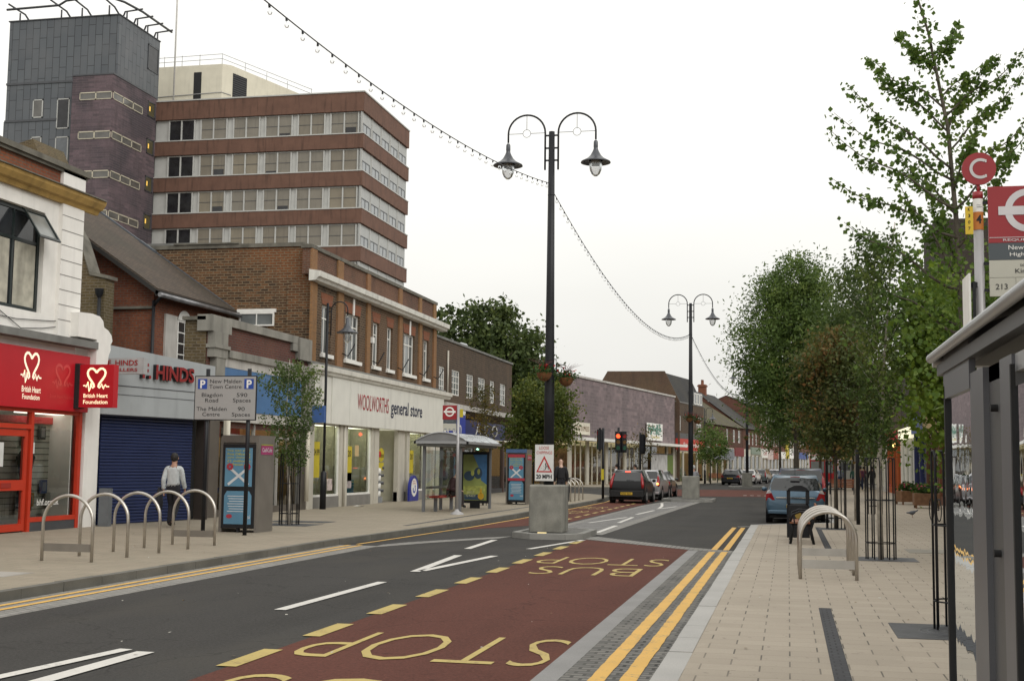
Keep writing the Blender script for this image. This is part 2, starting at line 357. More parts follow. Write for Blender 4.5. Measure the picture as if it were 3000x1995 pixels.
def ftext(mb, fr, o, s, u0, u1, z0, z1, m=0, bold=0): text(mb, lambda u, z: fr(u, o, z), s, u0, u1, z0, z1, m, bold)
def disc(mb, fr, o, u, z, ru, rz, m=0, n=28, ri=0, a0=0, a1=2*math.pi):
    if ri <= 0: mb.add([fr(u+ru*math.cos(2*math.pi*i/n), o, z+rz*math.sin(2*math.pi*i/n)) for i in range(n)], [tuple(range(n))], m)
    else:
        k = ri
        vs = [fr(u+q*ru*math.cos(a0+(a1-a0)*i/n), o, z+q*rz*math.sin(a0+(a1-a0)*i/n)) for q in (1, k) for i in range(n+1)]
        mb.add(vs, [(i, i+1, n+2+i, n+1+i) for i in range(n)], m)
def rect(mb, fr, o, u0, u1, z0, z1, m=0): mb.quad(fr(u0, o, z0), fr(u1, o, z0), fr(u1, o, z1), fr(u0, o, z1), m)
R = random.Random(7)
# ---------------------------------------------------------------- shared materials
asph = TARMAC('asphalt', (.038, .0365, .0345)); redm = TARMAC('red_surfacing', (.080, .030, .022), .35, .3)
pavL = PAVE('paving_left', (.325, .28, .215), (.285, .25, .19), (.10, .09, .08), .45, .30, .006, .6)
pavR = PAVE('paving_right', (.43, .375, .305), (.385, .335, .27), (.05, .045, .04), .46, .30, .0075, .62)
sett = PAVE('granite_setts', (.23, .22, .20), (.12, .118, .112), (.022, .022, .02), .17, .11, .016, 0, False)
settp = PAVE('pale_setts', (.30, .29, .27), (.24, .23, .21), (.09, .09, .085), .2, .1, .012, 0, True)
conc = M('channel_concrete', (.26, .255, .25), .85, .12, 2, fine=.3)
kerbm = M('kerb_granite', (.135, .13, .112), .8, .3, 1.6, fine=.35); kerbp = M('kerb_pale', (.42, .41, .39), .8, .1, 1.3, fine=.25)
yelR = PAINT('yellow_paint', (.68, .40, .085), (.2, .17, .13), .75); yelT = PAINT('pale_yellow_paint', (.47, .36, .11), (.12, .05, .04), .6)
whiT = PAINT('white_paint', (.62, .60, .56), (.1, .1, .1), .5)
black = M('black_metal', (.010, .011, .014), .45, .25, 5, spec=.35); steel = M('brushed_steel', (.50, .47, .43), .32, .12, 9, metal=.9)
dgrey = M('dark_grey_metal', (.06, .063, .07), .45); lgrey = M('light_grey_metal', (.42, .43, .44), .4, .08, 4, metal=.5)
mgrey = M('mid_grey_paint', (.15, .155, .165), .4, .1, 3); white = M('white_render', (.80, .78, .74), .8, .07, 2.2, streak=.14)
wpaint = M('white_joinery', (.78, .77, .73), .5, .08, 6); cream = M('cream_paint', (.60, .56, .46), .6, .08, 3)
rubber = M('tyre_rubber', (.018, .018, .018), .8); ledge = M('mossy_stone', (.15, .14, .115), .9, .45, 3, fine=.4); lead = M('weathered_lead', (.17, .17, .16), .7, .3, 2)
pdark = M('dark_pane', (.025, .028, .032), .08, .3, 2, spec=.8); sglass = GLASS('shop_glass', (.80, .84, .80), .07)
cglass = GLASS('shelter_glass', (.84, .87, .84), .08, .01, .02); bulbg = GLASS('clear_bulb', (.97, .97, .97), .04, .05)
darkm = M('dark_recess', (.012, .012, .013), .8); woodm = M('bench_wood', (.24, .085, .035), .5, .3, 6)
skinm = M('skin', (.42, .23, .16), .55, .05, 9); skinp = M('pale_skin', (.55, .36, .28), .5, .05, 9)
stone = M('pale_stone', (.46, .44, .41), .8, .15, 2, streak=.35); concr = M('stained_concrete', (.26, .25, .22), .9, .25, 1.6, streak=.45, fine=.3)

# ---------------------------------------------------------------- ground, road, pavements
b = MB(); b.box(-900, 900, -300, 1500, -.5, -.03); struct('ground', b, TARMAC('far_ground', (.10, .10, .09), .2))
b = MB(); b.slab([(-80, -30), (8, -30), (8, 100), (60, 300), (-80, 300)], -.2, 0); struct('road', b, asph)
h95 = math.radians(9.5); dx, dy = math.sin(h95), math.cos(h95)
KL = [(-9.05, -30), (-9.0, 14), (-8.93, 25), (-8.5, 33), (-8.36, 39), (-8.4, 58), (-8.9, 66), (-10.6, 70), (-14, 72), (-80, 72)]
KP = [(-80, 91), (-14.5, 91), (-11.6, 92.5), (-10.6, 97), (-6.27+.165*0, 127.2), (-6.27+dx*130, 127.2+dy*130)]
KR = [(-1.0, -30), (-1.0, 35.7), (1.2, 38.2), (1.2, 73.5), (-.4, 76), (-.4, 96), (-.4+dx*150, 96+dy*150)]
b = MB(); b.slab([(x-.1 if i < 7 else x, y if i < 7 else y-.1) for i, (x, y) in enumerate(KL)]+[(-80, -30)], -.1, .12); struct('pavement', b, pavL)
b = MB(); b.slab([(x-.1, y+.1) for x, y in KP]+[(-80, 260)], -.1, .12); struct('pavement', b, pavL)
b = MB(); b.slab([(80, -30)]+[(x+.1, y) for x, y in KR]+[(80, 250)], -.1, .12); struct('pavement', b, pavR)
def offs(pts, w0, w1):
    r = [[], []]
    for i, p in enumerate(pts):
        a = Vector(pts[max(i-1, 0)]); c = Vector(pts[min(i+1, len(pts)-1)]); d = (c-a).normalized(); nrm = Vector((-d.y, d.x))
        for k, w_ in enumerate((w0, w1)): r[k].append(tuple(Vector(p)+nrm*w_))
    return r
def strip(mb, pts, w0, w1, z0, z1, m=0):
    A, B = offs(pts, w0, w1)
    for i in range(len(pts)-1):
        mb.hexa([(*A[i], z0), (*A[i+1], z0), (*B[i+1], z0), (*B[i], z0), (*A[i], z1), (*A[i+1], z1), (*B[i+1], z1), (*B[i], z1)], m)
def flat(mb, pts, z, m=0): mb.poly([(x, y, z) for x, y in pts], m)
def kerbstones(pts, w, mat, seg=.91, z=.124):
    """individual kerb stones with open joints along the polyline"""
    mb = MB()
    for i in range(len(pts)-1):
        a, c = Vector(pts[i]), Vector(pts[i+1]); L_ = (c-a).length
        if a.y > 120 or c.x < -20: strip(mb, [tuple(a), tuple(c)], 0, w, -.05, z); continue
        n = max(1, round(L_/seg)); d = (c-a)/n
        for k in range(n):
            p, q = a+d*k+d*.006, a+d*(k+1)-d*.006; zz = z+R.uniform(-.003, .003)
            strip(mb, [tuple(p), tuple(q)], R.uniform(-.003, .003), w, -.05, zz)
    struct('kerb', mb, mat)
kerbstones(KL, .14, kerbm); kerbstones([(a, c) for a, c in KP], .14, kerbm); kerbstones(KR, -.20, kerbp)
b = MB(); strip(b, KL[:3], -.86, 0, -.02, .004); struct('gutter', b, settp)
b = MB(); strip(b, [(-1.88, -30), (-1.88, 26.2)], -.10, .10, -.02, .004); struct('gutter', b, conc)
b = MB(); strip(b, [(-1.395, -30), (-1.395, 26)], -.385, .385, -.02, .0045); struct('gutter', b, sett)
b = MB(); flat(b, [(-4.5, -20), (-1.98, -20), (-1.98, 26.3), (-4.5, 28.9)], .004)
flat(b, [(-8.15, 31.8), (-6.9, 35), (-6.3, 37.5), (-6.15, 55), (-6.15, 63), (-8.25, 66)], .004)
flat(b, [(-8.4, 72), (1.0, 74.5), (-.5, 77), (-.5, 96), (-10.4, 93)], .004); struct('road_surfacing', b, redm)
b = MB(); flat(b, [(-4.7, 29.95), (-4.6, 29.15), (-2.0, 26.35), (-1.02, 25.5), (-1.02, 26.2), (-2.0, 27.05), (-4.4, 30.2)], .006)
flat(b, [(-8.1, 24.5), (-7.4, 26.4), (-6.4, 28.6), (-6.3, 29.6), (-7.0, 28.3), (-7.9, 26.4), (-8.15, 25.4)], .006)
flat(b, [(-6.2, 33), (-6.05, 54), (-5.7, 62), (-5.3, 62), (-5.85, 54), (-5.95, 33)], .006)
flat(b, [(-4.75, 31), (-4.5, 50), (-4.3, 62), (-4.0, 62), (-4.2, 50), (-4.4, 31)], .006); struct('median_edging', b, settp)
b = MB(); flat(b, [(-5.95, 32), (-5.85, 54), (-5.3, 62), (-4.3, 62), (-4.5, 50), (-4.75, 31)], .005)
struct('median', b, PAVE('median_setts', (.25, .245, .235), (.17, .165, .16), (.06, .06, .06), .14, .12, .012, 0))
# painted lines
b = MB()
for c in (-1.48, -1.24):
    yy = 1.0; ja, jb = 0, 0
    while yy < 25.8:
        y2 = min(25.9, yy+R.uniform(.1, .22)); na, nb = R.uniform(-.005, .005), R.uniform(-.005, .005); flat(b, [(c-.065+ja, yy), (c+.065+jb, yy), (c+.065+nb, y2), (c-.065+na, y2)], .010); yy, ja, jb = y2, na, nb
    flat(b, [(c-.06, 26.4), (c+.06, 26.4), (c+.07, 36.3), (c-.05, 36.3)], .009)
for w_ in (-.22, -.46):
    A, B = offs([(-9.05, -20), (-9.0, 14), (-8.93, 25)], w_-.045, w_+.045)
    for i in range(2): flat(b, [A[i], A[i+1], B[i+1], B[i]], .010)
A, B = offs([(-8.93, 25.3), (-8.5, 33), (-8.36, 39), (-8.4, 58), (-8.9, 66)], -.32, -.24)
for i in range(4): flat(b, [A[i], A[i+1], B[i+1], B[i]], .010)
struct('road_marking', b, yelR)
b = MB(); fl = lambda z: (lambda u, v: (-u, -v, z))
for k in range(-1, 10):
    y = 9.96+(k-0)*1.92; flat(b, [(-4.60, y), (-4.42, y), (-4.42, y+1.0), (-4.60, y+1.0)], .010)
text(b, fl(.010), 'STOP', 2.02, 4.31, -12.35, -10.65, bold=-.016); text(b, fl(.010), 'BUS', 2.2, 4.22, -9.7, -8.05, bold=-.016)
text(b, fl(.010), 'STOP', 2.08, 4.28, -23.3, -21.7, bold=-.016); text(b, fl(.010), 'BUS', 2.32, 3.98, -21.1, -19.6, bold=-.016)
text(b, lambda u, v: (u, v, .010), 'STOP', -7.9, -7.05, 44, 46.6, bold=-.016); text(b, lambda u, v: (u, v, .010), 'BUS', -7.9, -7.05, 49, 51.6, bold=-.016)
for k in range(11): y = 37+k*1.9; flat(b, [(-6.72, y), (-6.6, y), (-6.6, y+1), (-6.72, y+1)], .010)
struct('road_marking', b, yelT)
b = MB()
def line(x0, y0, x1, y1, w_): A, B = offs([(x0, y0), (x1, y1)], -w_/2, w_/2); flat(b, [A[0], A[1], B[1], B[0]], .010)
for a in [(-6.75, 2, -5.75, 10.6, .13), (-5.62, 2, -5.51, 10.5, .17), (-5.64, 13.85, -5.6, 17.5, .14), (-5.66, 19.3, -5.92, 23, .15), (-5.6, 19.5, -5.26, 23.1, .15), (-6.2, 24.8, -6.36, 27.9, .14),
          (-5.05, 25.2, -4.5, 28.7, .13), (-5.68, 37.3, -5.13, 41.8, .1), (-4.87, 37.7, -4.95, 41.9, .12), (-4.67, 32, -4.71, 35.9, .13), (-5.12, 44.4, -4.95, 48.7, .12), (-5.0, 50.4, -4.54, 53.9, .12),
          (-4.95, 50.2, -5.17, 54.1, .12), (-5.17, 54.1, -5.6, 58.5, .12), (-1.4, 36.8, 1.0, 38.6, .1)]: line(*a)
for k in range(6): line(-2.5+.4*k, 76.9, -2.5+.4*k, 77.4, .2)
struct('road_marking', b, whiT)
# drain slots, covers, tree pits
slot = PAVE('slot_blocks', (.075, .078, .085), (.06, .06, .066), (.02, .02, .02), .1, .1, .008, 0)
for x, y0, y1 in ((.385, 3, 14.95), (.75, 25.9, 35), (.74, 23.75, 24.2)):
    b = MB(); b.box(x-.065, x+.065, y0, y1, .05, .124); struct('drain_strip', b, slot)
castm = M('cast_iron', (.045, .047, .052), .5, .3, 6, bump=.3)
def cover(x0, x1, y0, y1, m, z=.12): b = MB(); b.box(x0, x1, y0, y1, z-.05, z+.004); b.box(x0+.03, x1-.03, y0+.03, y1-.03, z-.05, z+.007); return struct('utility_cover', b, m)
cover(2.2, 3.0, 25.2, 26.4, M('paved_cover', (.28, .26, .22), .8)); cover(-11.2, -10.1, 15.3, 16.0, M('cover_left', (.33, .31, .28), .8)); cover(-13.2, -11.6, 31.3, 32.2, castm); cover(-9.42, -9.3, 31, 47, castm)
def pit(x0, x1, y0, y1):
    b = MB(); b.box(x0, x1, y0, y1, .05, .125); cx, cy = (x0+x1)/2, (y0+y1)/2
    for q in (.16, .24, .32, .40): b.lathe([(q, .126), (q+.012, .132), (q+.024, .126)], (cx, cy, 0), 20)
    return struct('tree_pit_grille', b, castm)
pit(.98, 2.3, 12.55, 13.75); pit(1.05, 2.15, 22.75, 23.75); pit(.75, 1.7, 33.8, 34.8); pit(-12.7, -11.4, 29.5, 30.7)
b = MB()
for i in range(130):
    x, y = R.choice([(R.uniform(-8, -2.2), R.uniform(8, 30)), (R.uniform(-14, -9.5), R.uniform(14, 45)), (R.uniform(-.7, 5), R.uniform(8, 40))]); z = .008 if -8.9 < x < -1.2 else .126; q = R.uniform(.008, .022)
    a = R.uniform(0, 6.28); b.poly([(x+q*math.cos(a+t), y+q*math.sin(a+t)*1.3, z+R.uniform(0, .01)) for t in (0, 1.4, 2.9, 4.6)], R.choice([0, 0, 1]))
tag(b.build('fallen_litter', [M('litter_pale', (.5, .48, .42)), M('dead_leaf', (.16, .09, .03))]), 'tiny scraps of litter and fallen leaves scattered over road and paving', 'litter', kind='stuff')
glw = M('window_reflect', (.12, .13, .13), .08, .5, 1.2)
# ---------------------------------------------------------------- left-hand buildings
def stroke(mb, fr, o, pts, w_, m=0):
    P = [Vector(p) for p in pts]; L_ = []; N = len(P); ws = w_ if isinstance(w_, list) else [w_]*N
    for i in range(N):
        d = (P[min(i+1, N-1)]-P[max(i-1, 0)]).normalized(); n = Vector((-d.y, d.x)); L_.append((P[i]+n*ws[i]/2, P[i]-n*ws[i]/2))
    mb.add([fr(q.x, o, q.y) for l in L_ for q in l], [(2*i, 2*i+1, 2*i+3, 2*i+2) for i in range(N-1)], m)
def heart(mb, fr, o, u0, u1, z0, z1, m=0):
    """open heart outline whose lower ends run out into a pulse trace"""
    X = lambda a: u0+(u1-u0)*a; Z = lambda c: z0+(z1-z0)*c
    for s in (0, 1):
        pts = [(.5, .80), (.44, .90), (.36, .97), (.27, .97), (.20, .90), (.17, .80), (.19, .68), (.25, .56), (.33, .44), (.40, .32), (.42, .22), (.38, .16), (.33, .22), (.31, .36), (.28, .12), (.25, .02), (.22, .2), (.19, .42), (.16, .3), (.13, .2), (.09, .27), (.02, .26)]
        if s: pts = [(1-a, c) for a, c in pts[:12]]+[(.66, .22), (.70, .34), (.74, .2), (.77, .12), (.80, .24), (.84, .3), (.88, .22), (.98, .22)]
        ws = [(.075 if i < 11 else .045)*(u1-u0) for i in range(len(pts))]
        stroke(mb, fr, o, [(X(a), Z(c)) for a, c in pts], ws, m)
def ledgebox(root, fr, u0, u1, o1, z0, z1, name, mat, o0=0.0):
    b = MB(); b.fb(fr, u0, u1, o0, o1, z0, z1); return b.build(name, mat, root)
def roofslab(root, fr, u0, u1, depth, z, name='roof', mat=None):
    b = MB(); b.fb(fr, u0, u1, -depth, -.02, z-.15, z); return b.build(name, mat or lead, root)

# --- charity shop, white rendered two-storey building
fr = FX(-15.9); rt = thing('charity_shop', 'white rendered two storey shop with red fascia and ochre cornice at left edge', 'building', (-15.9, 18, .12), world=True)
redfas = M('red_fascia', (.48, .012, .022), .35, .05, 2); redfr = M('red_frame', (.48, .035, .012), .4, .08, 4)
ochre = M('ochre_stone', (.44, .28, .085), .8, .3, 2.2, streak=.5, fine=.3); brR = BRICK('red_brick', (.26, .075, .035), (.17, .05, .03), (.16, .12, .09), c3=(.32, .11, .05))
b = MB(); wall(b, fr, 10, 26.4, 4.0, 7.5, [(20.6, 24.96, 4.82, 7.03)], .22); b.fb(fr, 25.5, 26.38, 0, .09, 4.35, 7.4); b.fb(fr, 25.45, 26.37, -.3, .1, 7.66, 8.14)
b.fb(fr, 10, 26.4, -8, -7.8, 0, 7.4); b.quad(fr(26.4, 0, .1), fr(26.4, -8, .1), fr(26.4, -8, 8), fr(26.4, 0, 8)); b.fb(fr, 26.8, 27.42, -.3, .1, .0, 4.2); b.build('wall', white, rt)
b = MB()
for k in range(8): b.fb(fr, 25.49, 26.39, .088, .096, 4.75+k*.335, 4.765+k*.335)
b.build('pilaster_joints', M('joint_grey', (.2, .19, .18)), rt)
b = MB(); b.fb(fr, 10, 25.45, -.3, .02, 7.66, 8.12); b.build('parapet', brR, rt)
b = MB(); b.fb(fr, 10, 26.5, -.4, .16, 8.13, 8.25); b.fb(fr, 10, 26.45, -.35, .1, 8.06, 8.128); b.build('coping', ledge, rt)
b = MB(); b.prism(F(0, 26.85, 1, 0), [(-15.88, 7.36), (-15.8, 7.36), (-15.76, 7.44), (-15.68, 7.47), (-15.6, 7.58), (-15.58, 7.66), (-15.88, 7.66)], -.1, 16.8); b.build('cornice', ochre, rt)
b = MB(); b.fb(fr, 10, 26.9, .0, .36, 7.664, 7.69); b.build('cornice_flashing', ledge, rt)
b = MB(); b.fb(fr, 10, 26.85, 0, .32, 4.2, 4.36); b.build('fascia_capping', lead, rt)
b = MB(); b.prism(fr, [(26.0, 4.42), (26.0, 4.97), (26.55, 5.0), (26.9, 4.97), (27.05, 4.88), (27.1, 4.74), (27.3, 4.68), (27.45, 4.58), (27.5, 4.45), (27.42, 4.36), (27.44, 4.24), (27.36, 4.1), (27.3, 3.8), (27.05, 3.5), (26.95, 3.1), (26.81, 3.05), (26.81, 4.42)], -.3, .3); b.build('console', white, rt)
b = MB(); b.fb(fr, 18, 26.78, -.02, .16, 2.74, 4.02); b.build('fascia', redfas, rt)
b = MB(); fw = fr
heart(b, fr, .168, 24.05, 24.85, 3.25, 3.92); ftext(b, fr, .168, 'British Heart', 24.13, 24.83, 3.07, 3.2, bold=.01); ftext(b, fr, .168, 'Foundation', 24.16, 24.8, 2.92, 3.03, bold=.01); b.build('lettering', EM('lit_white', (.85, .80, .62), .55), rt)
b = MB(); heart(b, fr, .165, 25.25, 26.1, 3.2, 3.75); ftext(b, fr, .165, 'British Heart Foundation', 25.2, 26.2, 3.0, 3.08); b.build('faded_emblem', M('faded_red', (.58, .06, .06), .4), rt)
blkfr = M('dark_window_frame', (.012, .02, .02), .35)
window(fr, 20.6, 24.96, 4.82, 7.03, rt, blkfr, pdark, us=[22.2, 22.9, 23.99], zs=[6.33], fw=.09, o=-.14)
curt = M('net_curtain', (.42, .40, .33), .8, .25, 5, streak=.4)
for a, c in ((20.7, 22.1), (22.3, 22.85), (22.95, 23.9), (24.08, 24.86)):
    b = MB(); n = 9; b.add([fr(a+(c-a)*i/n, -.136+.0*(i % 2), z) for z in (4.92, 6.28) for i in range(n+1)], [(i, i+1, n+2+i, n+1+i) for i in range(n)]); b.build('curtain', curt, rt)
b = MB(); b.prism(F(-15.9, 0, 0, 1), [(24.08, 6.98), (24.88, 6.98), (24.88, 6.94), (24.08, 6.94)], .0, .04)
for (u0, u1, q0, q1) in ((24.08, 24.13, 0, 1), (24.83, 24.88, 0, 1), (24.13, 24.83, 0, .08), (24.13, 24.83, .92, 1)):
    z = lambda q: 6.96-.62*q; o = lambda q: .02+.42*q
    b.hexa([fr(u0, o(q0), z(q0)), fr(u1, o(q0), z(q0)), fr(u1, o(q1), z(q1)), fr(u0, o(q1), z(q1)), fr(u0, o(q0)+.03, z(q0)+.02), fr(u1, o(q0)+.03, z(q0)+.02), fr(u1, o(q1)+.03, z(q1)+.02), fr(u0, o(q1)+.03, z(q1)+.02)])
vn = b.build('open_vent', blkfr, rt); b = MB(); b.quad(fr(24.13, .055, 6.92), fr(24.83, .055, 6.92), fr(24.83, .42, 6.37), fr(24.13, .42, 6.37)); b.build('pane', M('pale_pane', (.22, .23, .22), .15, .2), vn)
b = MB()
for pts in ([(20, 4.75), (22, 4.62), (24, 4.60), (25.4, 4.7), (26.3, 4.85)], [(20, 4.9), (23.4, 4.72), (24.2, 4.42), (25.0, 4.5), (26.2, 4.7)]): b.tube([fr(u, .03, z) for u, z in pts], .009, 5)
b.split('cable', black, rt)
# shop front
b = MB(); b.fb(fr, 18, 22.8, -.1, .05, .1, .42); b.fb(fr, 24.8, 26.7, -.1, .05, .1, .32); b.build('stall_riser', dgrey, rt)
b = MB()
for u in (22.85, 24.72): b.fb(fr, u, u+.1, -.06, .06, .12, 2.74)
b.fb(fr, 26.6, 26.72, -.06, .07, .12, 2.74); b.fb(fr, 24.82, 26.6, -.05, .06, .32, .42); b.fb(fr, 24.82, 26.6, -.05, .06, 2.66, 2.74); b.fb(fr, 22.95, 24.72, -.05, .06, 2.3, 2.4); b.fb(fr, 22.95, 24.72, -.05, .06, 2.66, 2.74)
b.fb(fr, 18, 22.85, -.05, .06, .42, .5); b.fb(fr, 18, 22.85, -.05, .06, 2.66, 2.74); b.fb(fr, 20.8, 20.9, -.05, .06, .5, 2.66); b.build('shop_frame', redfr, rt)
b = MB(); u0, u1 = 23.02, 24.66
for (a, c) in ((u0, u0+.1), (u1-.1, u1)): b.fb(fr, a, c, -.06, .03, .15, 2.28)
b.fb(fr, u0+.1, u1-.1, -.06, .03, .15, .3); b.fb(fr, u0+.1, u1-.1, -.06, .03, 1.0, 1.22); b.fb(fr, u0+.1, u1-.1, -.06, .03, 2.14, 2.28)
d_ = b.build('door', redfr, rt); b = MB(); b.fb(fr, 23.75, 24.1, .03, .045, 1.06, 1.16); b.build('letterbox', M('red_dark', (.3, .02, .01)), d_)
b = MB(); b.quad(fr(18, -.01, .4), fr(26.65, -.01, .4), fr(26.65, -.01, 2.7), fr(18, -.01, 2.7)); b.build('shop_window', sglass, rt)
b = MB(); b.box(-19.5, -19.3, 18, 26.7, .1, 2.9); b.box(-19.3, -16, 26.6, 26.7, .1, 2.9); b.box(-19.4, -16, 18, 26.7, 2.75, 2.9, 1); b.box(-19.4, -16, 18, 26.7, .1, .13, 2)
for k in range(14): b.box(-16.452, -16.44, 24.3, 26.58, .55+k*.135, .562+k*.135, 3)
b.box(-16.7, -16.45, 24.3, 26.58, .45, 2.45, 5); b.box(-16.7, -16.38, 24.3, 26.6, 2.45, 2.6, 4); b.box(-16.4, -16.1, 24.9, 26.5, 2.66, 2.7, 6)
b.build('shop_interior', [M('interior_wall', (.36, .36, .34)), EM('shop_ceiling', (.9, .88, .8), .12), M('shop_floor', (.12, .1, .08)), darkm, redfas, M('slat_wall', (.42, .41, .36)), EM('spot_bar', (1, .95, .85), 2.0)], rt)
dummy = M('charcoal_cloth', (.03, .03, .035)); maroon = M('maroon_cloth', (.16, .02, .035))
b = MB(); b.lathe([(.02, .0), (.17, .05), (.15, .5), (.11, .75), (.17, 1.05), (.2, 1.2), (.12, 1.33), (.05, 1.36), (.05, 1.42)], (-16.22, 25.15, .5), 14, 0)
tag(b.build('dress_form', [dummy]), 'grey jacket on a dress form in the red framed shop window', 'mannequin')
b = MB()
for k in range(9): b.fb(fr, 23.15+k*.09, 23.2+k*.09, -1.1, -.7, .9, 1.75+.05*(k % 3), k % 3)
tag(b.build('clothes_rail', [maroon, dummy, M('cream_cloth', (.4, .35, .3))]), 'rail of second-hand clothes behind the red shop door', 'clothes')
b = MB(); rect(b, fr, .012, 24.72, 24.95, 1.78, 2.02); rect(b, fr, .035, 23.55, 23.8, 1.5, 2.0); b.split('notice', M('paper', (.62, .62, .60)), rt)
b = MB(); ftext(b, fr, .0, 'bhf.org.uk', 25.15, 26.0, .62, .8, bold=.01); b.build('lettering', wpaint, rt)
for i, (u, z, c) in enumerate([(25.3, 1.95, (.10, .08, .02)), (25.95, 2.1, (.03, .03, .03)), (26.1, .9, (.05, .08, .2)), (25.6, .62, (.3, .18, .06)), (26.3, .62, (.3, .28, .25))]):
    b = MB(); b.fb(fr, u-.1, u+.14, -.5, -.45, z, z+.3, 0); b.fb(fr, u-.05, u+.09, -.449, -.44, z+.05, z+.25, 1)
    tag(b.build('display_item', [M('display_%d' % i, c), M('display_in_%d' % i, tuple(.5*x+.15 for x in c))]), ['small brown framed picture on the slatted display wall', 'black framed picture high on the slatted display wall', 'blue patterned plate low in the charity shop window', 'wooden toy box at the foot of the charity shop window', 'pale boxed item beside the wooden toy box'][i], 'display item')
# projecting sign, hung off the pier
fs = FY(26.2); st = thing('projecting_sign', 'red square projecting sign with lit heart emblem beside white pier', 'sign', (-15.2, 26.3, 2.83), world=True)
b = MB(); b.box(-15.64, -14.80, 26.21, 26.42, 2.83, 3.80); b.build('sign_box', redfas, st); b = MB(); b.box(-15.74, -15.64, 26.16, 26.45, 2.81, 3.82); b.build('bracket', darkm, st)
b = MB(); heart(b, fs, .008, -15.55, -14.88, 3.18, 3.72); ftext(b, fs, .008, 'British Heart', -15.52, -14.92, 3.05, 3.14, bold=.012); ftext(b, fs, .008, 'Foundation', -15.52, -14.92, 2.91, 3.0, bold=.012); b.build('lettering', EM('lit_white2', (.95, .84, .55), .8), st)
b = MB(); b.box(-15.75, -15.5, 27.45, 27.62, .12, 1.0); tag(b.build('service_cabinet', M('cabinet_grey', (.12, .13, .14), .5)), 'small grey metal service cabinet at the foot of the white pier', 'cabinet')

# --- jeweller's with blue shutter
import math as _m
L_ = _m.hypot(.85, 4.35); fj = F(-15.95, 27.45, .85/L_, 4.35/L_)
rt = thing('jewellery_shop', 'single storey shop with grey fascia and closed blue roller shutter', 'building', (-15.5, 29.6, .12), world=True)
gfas = M('grey_fascia', (.34, .36, .37), .5, .06, 1.5, streak=.2); blues = M('blue_shutter', (.022, .035, .105), .5, .12, 2)
b = MB(); b.hexa([fj(-.12, .14, 2.74), fj(4.42, .14, 2.74), fj(4.42, -.3, 2.74), fj(-.12, -.3, 2.74), fj(-.12, .14, 4.40), fj(4.42, .14, 4.18), fj(4.42, -.3, 4.18), fj(-.12, -.3, 4.40)]); b.build('fascia', gfas, rt)
b = MB(); b.fb(fj, -.1, 4.41, .14, .15, 3.43, 3.45); b.fb(fj, -.1, 4.41, .14, .147, 3.22, 3.235); b.build('fascia_seams', dgrey, rt)
b = MB()
for i in range(34): z = .13+i*.078; b.hexa([fj(.42, -.16, z), fj(3.92, -.16, z), fj(3.92, -.2, z), fj(.42, -.2, z), fj(.42, -.145 if 1 else 0, z+.04), fj(3.92, -.145, z+.04), fj(3.92, -.2, z+.074), fj(.42, -.2, z+.074)])
b.build('roller_shutter', blues, rt)
b = MB(); b.fb(fj, .0, .42, -.6, -.3, .1, 2.75); b.fb(fj, 3.92, 4.4, -.7, -.4, .1, 2.75); b.fb(fj, .0, 4.4, -.75, -.7, .1, 2.75); b.build('recess', darkm, rt)
b = MB(); b.fb(fj, -.05, .03, -.2, .05, .1, 2.75); b.fb(fj, 4.28, 4.4, -.3, .05, .1, 2.75); b.split('pier', M('dark_brown_pier', (.045, .035, .03)), rt)
b = MB(); b.fb(fj, 0, 4.4, -12, -.3, 3.95, 4.1); b.build('roof', lead, rt)
b = MB(); text(b, lambda u, z: fj(u, .245, z), 'F. HINDS', 1.36, 3.4, 3.66, 4.04, bold=.03)
for i in range(len(b.v)): b.v[i] = (b.v[i][0], b.v[i][1], b.v[i][2])
b.build('lettering', M('letter_red', (.22, .012, .012), .4), rt)
b = MB(); v, f_ = textgeo('F. HINDS', .03); b.add([fj(1.36+a*2.04, .24, 3.66+c*.38) for a, c in v]+[fj(1.36+a*2.04, .15, 3.66+c*.38) for a, c in v], [])
n = len(v); ed = {}
for q in f_:
    for i in range(len(q)): e_ = (q[i], q[(i+1) % len(q)]); ed[tuple(sorted(e_))] = ed.get(tuple(sorted(e_)), 0)+1
for e_, k in ed.items():
    if k == 1: b.f.append((e_[0], e_[1], e_[1]+n, e_[0]+n)); b.m.append(0); b.sm.append(False)
b.build('letter_sides', M('letter_black', (.01, .01, .012)), rt)
fs = FY(27.55); st = thing('projecting_sign', 'grey box sign with dark red jewellers lettering half hidden by the red sign', 'sign', (-15.3, 27.6, 3.7), world=True)
b = MB(); b.box(-15.95, -14.8, 27.56, 27.74, 3.68, 4.06); b.build('sign_box', M('sign_grey', (.38, .38, .38), .5), st)
b = MB(); ftext(b, fs, .006, 'F. HINDS', -15.72, -14.95, 3.88, 4.01, bold=.02); ftext(b, fs, .006, 'JEWELLERS', -15.85, -14.95, 3.72, 3.82, bold=.02); b.build('lettering', M('sign_dark_red', (.3, .02, .02)), st)

